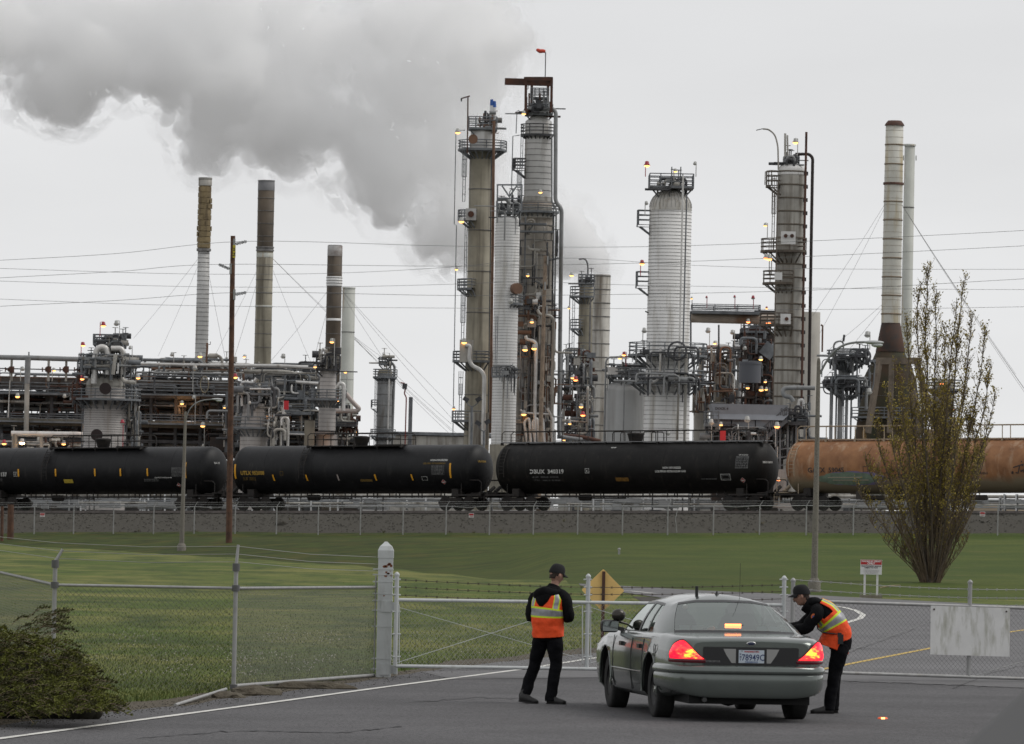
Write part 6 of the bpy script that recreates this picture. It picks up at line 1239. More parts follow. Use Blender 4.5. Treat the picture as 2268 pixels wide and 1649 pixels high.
# small things on the ground
p = GP(1955, 1595); root = thing('warning_beacon', 'small orange beacon glowing on the road at lower right', 'beacon', p); b = MB(); b.lathe(p, [(.02, 0), (.058, 0), (.062, .01), (.058, .028), (.04, .034), (.001, .035)], 20); b.v = [(p.x + (x - p.x), p.y + (y - p.y), z) for x, y, z in b.v]; b.build('beacon_shell', mat('orange_plastic', (.8, .12, .03), .4, emit=(1, .12, .03), es=.35), root)
b = MB(); b.box(p + Vector((0, -.045, .02)), (.045, .04, .02)); b.build('beacon_light', mat('amber_light', (1, .7, .2), .5, emit=(1, .6, .18), es=3.5), root)
for x, y, lb in ((1556, 1391 - 0, ''),): pass
p = onG(1970, 1305); b = MB(); b.tube([p + Vector((-.3, 0, .03)), p + Vector((0, .1, .09)), p + Vector((.35, 0, .13))], [.02, .03, .012], 6); tag(b.build('fallen_branch', mat('bare_pale_wood', (.35, .28, .18), .9)), 'pale broken branch on the grass right of the parking sign', 'branch')
p = onG(1371, 1229); b = MB(); b.box(p + Vector((0, 0, .1)), (.10, .10, .22)); b.ball(p + Vector((0, 0, .24)), .07, 8); tag(b.build('marker_post', M_GALV), 'tiny pale marker post alone on the grass slope', 'marker')
# dark stump posts at the left edge
for x, y0, y1, wd, lb in ((23, 1195, 1118, 14, 'dark wooden stub post at the left edge, nearer the bank'), (4, 1200, 1122, 7, 'thin dark stub post cut by the left edge of the view')):
    p = onG(x, y0); b = MB(); b.tube([p - Vector((0, 0, .2)), W(x + 1, y1, p.y)], [wd * p.y / FPX / 2 * 1.1, wd * p.y / FPX / 2], 10); tag(b.build('wooden_post', M_WOOD), lb, 'post')
# ------------------------------------------------------------------ vegetation
M_BARK = mat('bark', (0.095, 0.075, 0.06), .9, var=.3, vs=6); M_TWIG = mat('reddish_twigs', (0.15, 0.11, 0.075), .9, var=.2, vs=3)
M_LEAF = mat('young_leaf', (0.34, 0.26, 0.05), .7, var=.35, vs=1.2); M_LEAF2 = mat('olive_leaf', (0.20, 0.155, 0.035), .7, var=.3, vs=1.2)
def leafquad(b, p, d, s, rnd, mi=0, ratio=.5):
    d = d.normalized(); n = Vector((rnd.gauss(0, 1), rnd.gauss(0, 1), rnd.gauss(0, 1))); x = d.cross(n)
    if x.length < 1e-3: return
    x = x.normalized() * s * ratio; q = d * s; b.add([p, p + q * .5 + x, p + q, p + q * .5 - x], [(0, 1, 2, 3)], mi)
def poplar():
    rnd = random.Random(21); p0 = onG(2061, 1291); d = p0.y; root = thing('poplar_tree', 'bushy upright poplar with bare twigs and small yellow-green leaves', 'tree', p0)
    tr, br, lf = MB(), MB(), MB()
    ends = [(2052, 592, 0), (2030, 640, 1), (2075, 640, -1), (2008, 705, -.5), (2132, 622, .5), (2118, 660, -1), (2158, 690, 1), (2184, 735, -.5), (2200, 806, .5), (2096, 720, 1.2), (1988, 790, .8), (1962, 860, -1), (2205, 870, -1), (1936, 930, 0), (2194, 940, 1), (1915, 1000, 1), (2180, 1010, -1), (1900, 1075, -.6), (2168, 1075, .4), (2040, 800, -1.5), (2140, 830, -1.3), (1975, 975, -1.5), (2120, 950, -1.6), (2010, 930, 1.6), (1945, 1040, -1), (1990, 1120, -1), (2110, 1130, -1), (1925, 1145, .5), (2155, 1125, .8), (2000, 870, -1.2), (2165, 900, 0), (2085, 860, 1.5), (1955, 1190, 0), (2150, 1190, .2)]
    for (ex, ey, dd) in ends:
        e = W(ex, ey, d + dd * 1.2); s0 = p0 + Vector((rnd.uniform(-.22, .22), rnd.uniform(-.25, .25), -.05)); H = e.z - s0.z; off = e - s0
        path = [s0 + Vector((off.x * f(t), off.y * f(t), H * t)) for t in [i / 12 for i in range(13)] for f in (lambda t: (1 - (1 - t) ** 1.22),)]
        path = [p + Vector((noise.noise(p * .9), noise.noise(p * .9 + Vector((9, 0, 0))), 0)) * .16 * (i / 12) for i, p in enumerate(path)]
        r0 = .010 + .0044 * H; (tr if H > 4 else br).tube(path, [r0 * (1 - .9 * i / 12) + .006 for i in range(13)], 6)
        nb = int(12 + H * 6.0)
        for k in range(nb):
            t = rnd.uniform(.16, .985); i = int(t * 12); a = path[i].lerp(path[min(i + 1, 12)], t * 12 - i); L = (.25 + (1 - t) * 1.15) * rnd.uniform(.5, 1.15) * (.55 + H / 14); az = rnd.uniform(0, 2 * PI); sp_ = rnd.uniform(.22, .55)
            dr = Vector((math.cos(az) * sp_, math.sin(az) * sp_, 1)).normalized(); q = [a, a + dr * L * .5, a + dr * L * .95 + Vector((0, 0, .08 * L))]; br.tube(q, [.010, .007, .004], 4)
            for m_ in range(int(4 + L * 9)):
                t2 = rnd.random(); c = a.lerp(q[2], t2); az2 = rnd.uniform(0, 2 * PI); d2 = Vector((math.cos(az2) * .6, math.sin(az2) * .6, 1)).normalized(); l2 = rnd.uniform(.1, .42); e2 = c + d2 * l2
                if m_ % 2 == 0: br.tube([c, e2], [.006, .004], 3)
                low = (a.z - p0.z) < 2.2
                for _ in range(rnd.randint(0, 1) if low else rnd.randint(0, 4)): leafquad(lf, c.lerp(e2, rnd.uniform(.3, 1)) + Vector((rnd.gauss(0, .03), rnd.gauss(0, .03), rnd.gauss(0, .03))), d2 + Vector((rnd.gauss(0, .5), rnd.gauss(0, .5), 0)), rnd.uniform(.035, .078), rnd, 0 if rnd.random() < .62 else 1)
    for k in range(150):                            # suckers round the foot
        az = rnd.uniform(0, 2 * PI); s_ = p0 + Vector((math.cos(az), math.sin(az), 0)) * rnd.uniform(.05, .38); L = rnd.uniform(.6, 2.6); o = rnd.uniform(.15, .55); br.tube([s_, s_ + Vector((math.cos(az) * o * L * .6, math.sin(az) * o * L * .6, L * .5)), s_ + Vector((math.cos(az) * o * L, math.sin(az) * o * L, L))], [.014, .01, .005], 4)
    tr.lathe(p0 - Vector((0, 0, .1)), [(.34, 0), (.24, .15), (.17, .4), (.12, .8), (.04, 1.1)], 14)
    tr.build('trunk', M_BARK, root); cr_ = br.build('crown', M_TWIG, root); lf.build('leaves', [M_LEAF, M_LEAF2], cr_)
poplar()
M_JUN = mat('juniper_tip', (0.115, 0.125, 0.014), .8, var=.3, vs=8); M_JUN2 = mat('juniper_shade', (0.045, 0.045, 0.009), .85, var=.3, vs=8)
def juniper():
    rnd = random.Random(5); c0 = GP(30, 1612); root = thing('juniper_bush', 'low feathery golden-green juniper bush at the bottom left corner', 'bush', c0)
    lf = MB(); tw = MB(); K = c0.y / FPX
    prof = [(-700, 1345), (-200, 1378), (0, 1394), (60, 1408), (118, 1432), (165, 1465), (200, 1520), (215, 1550), (225, 1585)]
    def spray(p, dr, L, dark):
        up = Vector((0, 0, 1)); side = dr.cross(up).normalized(); q = [p + dr * L * t + Vector((0, 0, .12 * L * math.sin(PI * t) - .10 * L * t * t)) for t in [i / 7 for i in range(8)]]; tw.tube(q, .004, 3)
        for i in range(1, 8):
            for sg in (-1, 1):
                l = L * .38 * (1.15 - i / 8); d2 = (dr * .75 + side * sg * rnd.uniform(.4, .9) + up * rnd.uniform(.0, .5)).normalized(); a = q[i]
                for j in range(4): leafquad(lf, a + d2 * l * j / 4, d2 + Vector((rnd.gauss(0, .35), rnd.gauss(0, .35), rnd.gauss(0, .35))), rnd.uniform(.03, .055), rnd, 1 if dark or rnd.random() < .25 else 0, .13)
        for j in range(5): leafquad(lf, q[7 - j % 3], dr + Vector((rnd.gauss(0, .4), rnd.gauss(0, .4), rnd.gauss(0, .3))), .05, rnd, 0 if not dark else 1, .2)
    n = 0
    while n < 1300:
        x = rnd.uniform(-420, 225); yt = interp(prof, x); yb = interp([(-420, 1650), (0, 1600), (225, 1572)], x); y = yt + (yb - yt) * rnd.random() ** .9; f = (y - yt) / (yb - yt + 1); dep = c0.y + (1 - f) * 3.2 - .4 + rnd.uniform(-.25, .35)
        p = W(x, y, dep); 
        if p.z < .04: p.z = rnd.uniform(.04, .12)
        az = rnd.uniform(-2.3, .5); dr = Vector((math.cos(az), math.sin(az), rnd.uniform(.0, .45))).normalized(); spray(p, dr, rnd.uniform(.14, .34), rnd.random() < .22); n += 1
    for k in range(90):                             # inner, older growth
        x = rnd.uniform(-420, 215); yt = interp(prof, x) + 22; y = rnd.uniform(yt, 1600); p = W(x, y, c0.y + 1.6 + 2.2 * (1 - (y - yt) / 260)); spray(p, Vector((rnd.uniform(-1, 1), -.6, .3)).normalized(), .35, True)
    for k in range(22): p = W(rnd.uniform(20, 112), rnd.uniform(1372, 1415), c0.y + 5.5 + rnd.uniform(0, 2)); spray(p, Vector((1, .1, rnd.uniform(.2, .7))).normalized(), rnd.uniform(.2, .35), True)
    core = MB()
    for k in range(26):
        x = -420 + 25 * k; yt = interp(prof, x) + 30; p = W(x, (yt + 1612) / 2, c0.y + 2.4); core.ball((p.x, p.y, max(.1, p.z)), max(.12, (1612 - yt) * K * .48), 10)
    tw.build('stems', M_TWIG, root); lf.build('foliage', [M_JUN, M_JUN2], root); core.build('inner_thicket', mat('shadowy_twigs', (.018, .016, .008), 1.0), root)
juniper()
def tufts():
    rnd = random.Random(8); b = MB(); f = MB(); n = 0
    while n < 62000:
        x, y = rnd.uniform(-60, 1420), 1290 + 280 * rnd.random() ** .58; p = GP(x, y)
        edge = interp([(-400, 1650), (-150, 1610), (100, 1575), (250, 1560), (382, 1548), (467, 1534), (600, 1521), (700, 1512), (827, 1499), (880, 1490), (953, 1476), (996, 1464), (1110, 1458), (1200, 1444), (1330, 1434), (1420, 1432)], x)
        n += 1
        if y > edge + 2: continue
        h_ = rnd.uniform(.02, .055) * (1.5 if y > edge - 12 else 1); a = rnd.uniform(0, PI); w_ = .006; d2 = Vector((math.cos(a) * w_, math.sin(a) * w_, 0)); l = Vector((rnd.gauss(0, .4), rnd.gauss(0, .4), 1)) * h_
        b.add([p - d2, p + d2, p + l], [(0, 1, 2)], rnd.choice((0, 0, 1, 2)))
    n = 0
    while n < 1500:
        x, y = rnd.gauss(700, 330), rnd.uniform(1395, 1505)
        if x < 80 or x > 1400: continue
        n += 1; edge = interp([(-150, 1600), (382, 1546), (600, 1520), (827, 1498), (953, 1474), (1110, 1456), (1330, 1432), (1420, 1430)], x)
        if y > edge - 4 or noise.noise(Vector((x * .012, y * .03, 2))) < .12 - (y - 1430) * .003: continue
        p = GP(x, y) + Vector((0, 0, rnd.uniform(.04, .08))); s_ = rnd.uniform(.007, .013); f.ball(p, s_, 4, 0)
    tag(b.build('grass_blades', [mat('blade_green', (.075, .105, .016), .8), mat('blade_olive', (.125, .135, .03), .8), mat('blade_dark', (.045, .066, .01), .8)]), kind='stuff')
    tag(f.build('clover_flowers', mat('clover_white', (.45, .42, .38), .8)), kind='stuff')
tufts()
# ---- loose stones, weeds on the bank and along the road edge; cracks in the asphalt
def debris():
    rnd = random.Random(31); b = MB(); g = MB()
    for i in range(3600):
        X = rnd.uniform(-38, 32); f = rnd.random() ** .6; Y = 322 - .62 * X + f * 10.5; z = G(X, Y); s_ = rnd.uniform(.025, .07) * (2.0 if rnd.random() < .01 else 1)
        v = [(X + s_ * math.cos(a) * rnd.uniform(.7, 1.3), Y, z + max(0, s_ * .8 * math.sin(a)) + .02) for a in [PI * k / 3 for k in range(6)]]; v2 = [(x, y + s_, zz * 1.0) for x, y, zz in v]
        b.add(v + v2, [(0, 1, 2, 3, 4, 5), (11, 10, 9, 8, 7, 6)] + [(k, (k + 1) % 6, 6 + (k + 1) % 6, 6 + k) for k in range(6)], rnd.choice((0, 0, 1, 2)))
    for i in range(2200):                          # pebbles and crumbs beside the white line
        x, y = rnd.uniform(-50, 1350), 0; y = interp([(-50, 1616), (382, 1566), (600, 1538), (880, 1498), (1180, 1464), (1350, 1445)], x) + rnd.gauss(0, 7); p = GP(x, y); s_ = rnd.uniform(.004, .010); b.add([p + Vector((s_ * math.cos(a), 0, max(0, s_ * math.sin(a)) + .012)) for a in [PI * k / 3 for k in range(6)]], [(0, 1, 2, 3, 4, 5)], rnd.choice((0, 1, 2)))
    for i in range(70):                           # weeds at the foot and on the face of the bank
        X = rnd.uniform(-38, 32); f = rnd.random() ** 9; Y = 322 - .62 * X + f * 9 - .4; z = G(X, Y)
        for _ in range(14): l = Vector((rnd.gauss(0, .14), rnd.gauss(0, .1), rnd.uniform(.06, .24))); g.add([(X - .015, Y, z), (X + .015, Y, z), (X + l.x, Y + l.y, z + l.z)], [(0, 1, 2)], rnd.choice((0, 1)))
    tag(b.build('loose_stones', [mat('stone_grey', (.08, .074, .062), .95), mat('stone_pale', (.12, .11, .095), .95), mat('stone_dark', (.055, .05, .042), .95)]), kind='stuff')
    tag(g.build('bank_weeds', [mat('weed_dry', (.14, .11, .04), .9), mat('weed_green', (.06, .075, .015), .9)]), kind='stuff')
    c = MB(); M_ = mat('tar_crack', (.03, .029, .03), .8)
    for pts in ([(1870, 1512), (2000, 1516), (2140, 1522), (2268, 1527), (2400, 1534)], [(1863, 1454), (1960, 1420), (2030, 1395)], [(1700, 1420), (1900, 1440), (2060, 1442)], [(2110, 1528), (2200, 1492), (2300, 1470)], [(900, 1560), (1060, 1548), (1180, 1552)], [(300, 1640), (520, 1622), (760, 1626), (900, 1612)]):
        q = []
        for a, d_ in zip(pts, pts[1:]):
            for k in range(14): t = k / 14; q.append(GP(lerp(a[0], d_[0], t), lerp(a[1], d_[1], t) + rnd.gauss(0, .8)))
        for i in range(len(q) - 1):
            w_ = rnd.uniform(.006, .022); c.add([q[i] + Vector((0, -w_ * 4, .019)), q[i] + Vector((0, w_ * 4, .019)), q[i + 1] + Vector((0, w_ * 4, .019)), q[i + 1] + Vector((0, -w_ * 4, .019))], [(0, 1, 2, 3)])
    tag(c.build('road_cracks', M_), kind='structure')
debris()
# ------------------------------------------------------------------ patrol car (local frame: x right, y forward, z up, origin on the road under the rear axle)
M_PNT = mat('grey_green_metallic_paint', (0.118, 0.135, 0.125), 0.2, 0.5, var=0.06, vs=2, spec=.6)
M_PNT.node_tree.nodes['Principled BSDF'].inputs['Coat Weight'].default_value = .6; M_PNT.node_tree.nodes['Principled BSDF'].inputs['Coat Roughness'].default_value = .08
M_TRIM = mat('black_trim', (0.012, 0.012, 0.013), 0.35); M_TYRE = mat('tyre_rubber', (0.014, 0.014, 0.014), 0.85, var=.3, vs=12); M_RIM = mat('steel_rim', (0.06, 0.06, 0.06), .5, .5); M_HUB = mat('chrome', (0.6, 0.6, 0.58), .2, 1.0)
M_WELL = mat('wheel_well', (0.006, 0.006, 0.006), .95)
def glass_mat():
    mt = bpy.data.materials.new('car_glass'); mt.use_nodes = True; t = mt.node_tree; t.nodes.remove(t.nodes['Principled BSDF']); out = t.nodes['Material Output']
    a = t.nodes.new('ShaderNodeBsdfTransparent'); a.inputs[0].default_value = (.58, .64, .59, 1); g = t.nodes.new('ShaderNodeBsdfGlossy'); g.inputs['Roughness'].default_value = .03; g.inputs[0].default_value = (.9, .95, .92, 1)
    f = t.nodes.new('ShaderNodeFresnel'); f.inputs[0].default_value = 1.55; mp = t.nodes.new('ShaderNodeMath'); mp.operation = 'MULTIPLY_ADD'; mp.inputs[1].default_value = 1.0; mp.inputs[2].default_value = .17
    t.links.new(f.outputs[0], mp.inputs[0]); mx_ = t.nodes.new('ShaderNodeMixShader'); t.links.new(mp.outputs[0], mx_.inputs[0]); t.links.new(a.outputs[0], mx_.inputs[1]); t.links.new(g.outputs[0], mx_.inputs[2]); t.links.new(mx_.outputs[0], out.inputs[0]); return mt
M_GLS = glass_mat()
def tail_mat():
    mt = bpy.data.materials.new('lit_tail_lens'); mt.use_nodes = True; t = mt.node_tree; b = t.nodes['Principled BSDF']; b.inputs['Base Color'].default_value = (.35, .01, .02, 1); b.inputs['Roughness'].default_value = .15
    tc_ = t.nodes.new('ShaderNodeTexCoord'); mp = t.nodes.new('ShaderNodeMapping'); mp.inputs['Scale'].default_value = (1.2, 1.2, 2.6); t.links.new(tc_.outputs['Object'], mp.inputs[0])
    n = t.nodes.new('ShaderNodeTexNoise'); n.inputs['Scale'].default_value = 9; n.inputs['Detail'].default_value = 3; t.links.new(mp.outputs[0], n.inputs['Vector'])
    sx_ = t.nodes.new('ShaderNodeSeparateXYZ'); t.links.new(tc_.outputs['Object'], sx_.inputs[0])
    def mth(op, a, b_=None, c_=None):
        q = t.nodes.new('ShaderNodeMath'); q.operation = op
        for i, v in enumerate((a, b_, c_)):
            if v is None: continue
            if isinstance(v, (int, float)): q.inputs[i].default_value = v
            else: t.links.new(v, q.inputs[i])
        return q.outputs[0]
    ax = mth('MULTIPLY_ADD', mth('ABSOLUTE', sx_.outputs['X']), 1 / .15, -.71 / .15); az = mth('MULTIPLY_ADD', sx_.outputs['Z'], 1 / .085, -.825 / .085)
    dd_ = mth('SQRT', mth('ADD', mth('MULTIPLY', ax, ax), mth('MULTIPLY', az, az))); fac = mth('ADD', mth('MULTIPLY', dd_, -.22), mth('MULTIPLY_ADD', n.outputs[0], .75, .34))
    r = t.nodes.new('ShaderNodeValToRGB'); r.color_ramp.elements[0].position = .40; r.color_ramp.elements[0].color = (1.0, .004, .02, 1); r.color_ramp.elements[1].position = .67; r.color_ramp.elements[1].color = (1.0, .45, .04, 1)
    e_ = r.color_ramp.elements.new(.56); e_.color = (1, .04, .03, 1); t.links.new(fac, r.inputs[0]); t.links.new(r.outputs[0], b.inputs['Emission Color']); b.inputs['Emission Strength'].default_value = 2.6; return mt
def car():
    yaw = math.radians(9.3); o = GP(1612, 1592.5); root = thing('patrol_car', 'grey-green four-door sedan seen from behind with lit brake lights', 'car', o); root.rotation_euler.z = yaw
    WP = [(-1.27, .72), (-1.24, .775), (-1.2, .81), (-1.1, .865), (-.95, .915), (-.5, .962), (0, .982), (1.5, .988), (3, .98), (3.7, .95), (4.0, .88), (4.1, .78)]
    ZT = [(-1.27, .95), (-1.22, .985), (-1.0, 1.01), (-.4, 1.035), (.3, 1.03), (2.5, 1.0), (2.9, .99), (3.6, .90), (4.0, .80), (4.1, .72)]
    ZB = [(-1.27, .42), (-1.1, .36), (-.7, .29), (0, .23), (3.7, .23), (4.1, .34)]
    st = [-1.27, -1.25, -1.2, -1.1, -.95, -.75, -.5, -.3, 0, .3, .6, 1, 1.5, 2, 2.4, 2.7, 3, 3.3, 3.6, 3.8, 3.95, 4.05, 4.1]
    def ring(y):
        w_, zt, zb = interp(WP, y), interp(ZT, y), interp(ZB, y); zs = zt - .10
        h = [(0, zb), (.6 * w_, zb), (.9 * w_, zb + .01), (.965 * w_, zb + .08), (.985 * w_, .42), (w_, .56), (.998 * w_, .60), (w_, .66), (.995 * w_, .78), (.972 * w_, zs), (.945 * w_, zt - .045), (.90 * w_, zt - .018), (.80 * w_, zt - .006), (.45 * w_, zt + .004), (0, zt + .008)]
        za = 0
        for yw_ in (0, 2.91):
            if abs(y - yw_) < .43: za = .37 + math.sqrt(max(0, .43 ** 2 - (y - yw_) ** 2)) * .98
        if za:
            h[1] = (.62 * w_, zb); h[2] = (.63 * w_, max(za, zb)); h = h[:3] + [(x, max(z, za)) for x, z in h[3:]]
        return [(x, y, z) for x, z in h] + [(-x, y, z) for x, z in h[-2:0:-1]]
    st = sorted(set(st + [round(c_ + .43 * math.cos(PI * i / 16), 4) for c_ in (0, 2.91) for i in range(17)] + [c_ + e_ for c_ in (0, 2.91) for e_ in (-.432, .432)])); st = [v_ for i, v_ in enumerate(st) if i == 0 or v_ - st[i - 1] > .0009]
    b = MB(); n = 28
    for y in st: b.v += ring(y)
    for i in range(len(st) - 1):
        for j in range(n): b.f.append((i * n + j, (i + 1) * n + j, (i + 1) * n + (j + 1) % n, i * n + (j + 1) % n)); b.m.append(1 if (j in (0, 1, 2, n - 1, n - 2, n - 3) and (min(abs(st[i] - 0), abs(st[i] - 2.91)) < .43)) else 0); b.sm.append(True)
    b.f.append(tuple(range(n))); b.m.append(0); b.sm.append(False); b.f.append(tuple((len(st) - 1) * n + j for j in reversed(range(n)))); b.m.append(0); b.sm.append(False)
    body = b.build('body', [M_PNT, M_WELL], root, True)
    bm = bmesh.new(); bm.from_mesh(body.data); bmesh.ops.recalc_face_normals(bm, faces=bm.faces[:]); bm.to_mesh(body.data); bm.free()
    # arch lips
    for x in (-1, 1):
        for y in (0, 2.91):
            a = MB(); w_ = interp(WP, y) * .992
            a.tube([(x * (interp(WP, y + .425 * math.cos(t)) * (.992 if math.sin(t) < .8 else .985) + .002), y + .425 * math.cos(t), .37 + .422 * math.sin(t)) for t in [PI * (i / 20) * 1.1 - .16 for i in range(21)]], .014, 6); a.build('arch_lip', M_PNT, body, True)
    # greenhouse
    N = [((0, -.40, 1.040), (0, .40, 1.415)), ((.42, -.385, 1.038), (.34, .41, 1.408)), ((.735, -.31, 1.03), (.545, .45, 1.375)), ((.85, -.16, 1.015), (.605, .54, 1.345)), ((.878, .36, .995), (.635, .74, 1.352)), ((.885, .60, .99), (.64, .86, 1.362)), ((.885, .66, .99), (.642, .90, 1.364)), ((.89, 1.10, .985), (.655, 1.16, 1.372)), ((.89, 1.18, .985), (.655, 1.24, 1.374)), ((.872, 2.22, .975), (.63, 1.88, 1.352)), ((.82, 2.42, .985), (.58, 1.98, 1.355)), ((.45, 2.58, .998), (.35, 2.04, 1.395)), ((0, 2.62, 1.0), (0, 2.06, 1.41))]
    isg = [1, 1, 0, 0, 1, 0, 1, 0, 1, 0, 1, 1]
    R_ = [0, .07, .22, .4, .6, .78, .93, 1.0]
    for sg in (1,):
        pass
    nodes = [(Vector(a), Vector(r_)) for a, r_ in N] + [(Vector((-a[0], a[1], a[2])), Vector((-r_[0], r_[1], r_[2]))) for a, r_ in N[-2:0:-1]]
    flags = isg + isg[::-1]; M_ = len(nodes); g, gl, rb = MB(), {}, MB()
    def gpnt(i, t, ofs=0.0): a, r_ = nodes[i % M_]; p = a.lerp(r_, t); o_ = Vector((p.x, (p.y - 1.1) * .6, 0)); o_ = o_.normalized() if o_.length > 0 else o_; return p + o_ * (.03 * math.sin(PI * t) + ofs)
    for i in range(M_):
        for k in range(len(R_) - 1):
            q = [gpnt(i, R_[k]), gpnt(i + 1, R_[k]), gpnt(i + 1, R_[k + 1]), gpnt(i, R_[k + 1])]
            if flags[i] and 0 < k < len(R_) - 2:
                key = 'rear_window' if i in (0, 1, M_ - 1, M_ - 2) else ('windscreen' if i in (10, 11, 12, 13) else 'side_window' + ('' if i < 12 else ' '))
                gl.setdefault(key, MB()).add([gpnt(i, R_[k], -.008), gpnt(i + 1, R_[k], -.008), gpnt(i + 1, R_[k + 1], -.008), gpnt(i, R_[k + 1], -.008)], [(0, 1, 2, 3)], 0, True)
            else: g.add(q, [(0, 1, 2, 3)], 1 if (flags[i] and k in (0, len(R_) - 2)) or i in (5, M_ - 6, 7, M_ - 8) else 0, True)
    # roof skin
    S_ = [0, .12, .3, .55, .8, 1.0]; rv = []
    for i in range(M_):
        r_ = nodes[i][1]
        for s_ in S_:
            yy = lerp(r_.y, min(max(r_.y, .75), 1.75), s_); z = lerp(r_.z, 1.475, math.sin(s_ * PI / 2)); rv.append((r_.x * (1 - s_), yy, z))
    ns = len(S_); g.add(rv, [(i * ns + k, i * ns + k + 1, ((i + 1) % M_) * ns + k + 1, ((i + 1) % M_) * ns + k) for i in range(M_) for k in range(ns - 1)], 0, True)
    gh = g.build('roof', [M_PNT, M_TRIM], root, True); bm = bmesh.new(); bm.from_mesh(gh.data); bmesh.ops.remove_doubles(bm, verts=bm.verts[:], dist=2e-3); bmesh.ops.recalc_face_normals(bm, faces=bm.faces[:]); bm.to_mesh(gh.data); bm.free()
    for k_, mb_ in gl.items(): mb_.build(k_.strip(), M_GLS, gh, True)
    # interior
    M_INT = mat('dark_upholstery', (.05, .052, .055), .9); M_SHF = mat('pale_shelf', (.42, .45, .38), .8); i_ = MB(); i_.box((0, 1.2, .62), (1.6, 2.9, .5)); i_.build('cabin_floor', M_TRIM, root, True)
    i_ = MB(); i_.box((0, .02, .985), (1.35, .55, .03)); i_.build('rear_shelf', M_SHF, root, True)
    i_ = MB(); i_.box((0, .40, .93), (1.3, .16, .26)); i_.build('rear_seat', mat('beige_upholstery', (.30, .29, .24), .9), root, True)
    for x in (-.38, .38):
        i_ = MB(); i_.ball((x, 1.35, 1.02), .30, 14, 0, (.85, .35, .9)); i_.ball((x, 1.42, 1.26), .155, 14, 0, (.95, .45, .75)); i_.build('front_seat', M_INT, root, True)
    i_ = MB(); i_.ball((-.38, 1.95, 1.0), .12, 10); i_.build('dashboard', M_INT, root, True)
    for x in (-.56, -.40, .38, .54): i_ = MB(); i_.box((x, -.05, 1.085), (.12, .05, .05)); i_.build('lamp_bar', mat('pale_blue_lens', (.45, .56, .60), .3), root, True)
    i_ = MB(); i_.cyl((-.22, .02, 1.05), (-.22, .04, 1.06), .055, 16); i_.build('speaker', mat('pale_disc', (.5, .55, .52), .5), root, True)
    i_ = MB(); i_.box((0.0, -.20, 1.115), (.19, .05, .05)); i_.build('high_brake_light', mat('lit_brake_lens', (.8, .1, .05), .3, emit=(1, .22, .06), es=6), root, True); i_ = MB(); i_.box((.11, -.20, 1.10), (.03, .05, .06)); i_.build('brake_light_housing', M_TRIM, root, True)
    i_ = MB(); c_ = gpnt(M_ - 2, .88, .004); i_.ball(c_ + Vector((.10, -.01, -.01)), .034, 12, 0, (1, .3, .8)); i_.build('window_sticker', mat('pale_sticker', (.7, .72, .7), .5), root, True)
    # rear bumper wrapped round the tail
    path = [(-.955, -.46), (-.945, -.60), (-.925, -.80), (-.895, -.97), (-.845, -1.10), (-.775, -1.20), (-.68, -1.265), (-.50, -1.305), (-.25, -1.318), (0, -1.322)]; path = path + [(-x, y) for x, y in path[-2::-1]]
    sec = [(-.06, .30), (.00, .285), (.03, .30), (.045, .36), (.052, .46), (.052, .555), (.040, .566), (.040, .574), (.062, .584), (.068, .60), (.066, .635), (.05, .662), (.02, .676), (-.08, .682)]
    b = MB(); ns = len(sec)
    for i, p in enumerate(path):
        d_ = (Vector(path[min(i + 1, len(path) - 1)]) - Vector(path[max(i - 1, 0)])).normalized(); nn = Vector((d_.y, -d_.x))
        cu = max(0, abs(p[0]) - .5) ** 2 * .5
        for of, z in sec: b.v.append((p[0] + nn.x * of, p[1] + nn.y * of, z + (cu * max(0, (.5 - z) / .2) if z < .5 else 0)))
    for i in range(len(path) - 1):
        for j in range(ns - 1): b.f.append((i * ns + j, (i + 1) * ns + j, (i + 1) * ns + j + 1, i * ns + j + 1)); b.m.append(0); b.sm.append(True)
    bp = b.build('rear_bumper', M_PNT, root, True); md = bp.modifiers.new('s', 'SUBSURF'); md.levels = md.render_levels = 2
    b = MB(); b.box((0, -.65, .28), (1.45, 1.14, .12)); b.build('chassis', M_WELL, root, True)
    for yy in (0, 2.91): b = MB(); b.box((0, yy, .32), (1.3, .16, .14)); b.ball((0, yy, .30), .15, 12); b.build('axle', M_WELL, root, True)
    b = MB(); b.tube([(-.55, -1.30, .27), (-.55, -.6, .27)], .03, 8); b.build('exhaust_pipe', M_RIM, root, True)
    # tail panel: lamps, black panel, plate
    def plan(u):                                   # along the tail from the middle (u = x) round the corner
        pts = [(0, -1.279), (.60, -1.279), (.72, -1.276), (.785, -1.243), (.82, -1.205), (.875, -1.11), (.925, -.96), (.945, -.85)]
        L = [0]
        for p, q in zip(pts, pts[1:]): L.append(L[-1] + math.hypot(q[0] - p[0], q[1] - p[1]))
        return Vector((interp(list(zip(L, [p[0] for p in pts])), u), interp(list(zip(L, [p[1] for p in pts])), u)))
    def patch(u0, u1, zb, zt, nu, nv, ofs, sg): 
        v = []
        for i in range(nu + 1):
            u = lerp(u0, u1, i / nu); p = plan(u); q = plan(u + .01) - plan(u - .01); nn = Vector((q.y, -q.x)).normalized()
            for j in range(nv + 1): z = lerp(zb(i / nu), zt(i / nu), j / nv); bul = ofs + .012 * math.sin(PI * j / nv); v.append((sg * (p.x + nn.x * bul), p.y + nn.y * bul - (.0 if True else 0), z))
        return v, [(i * (nv + 1) + j, (i + 1) * (nv + 1) + j, (i + 1) * (nv + 1) + j + 1, i * (nv + 1) + j + 1) if sg > 0 else (i * (nv + 1) + j, i * (nv + 1) + j + 1, (i + 1) * (nv + 1) + j + 1, (i + 1) * (nv + 1) + j) for i in range(nu) for j in range(nv)]
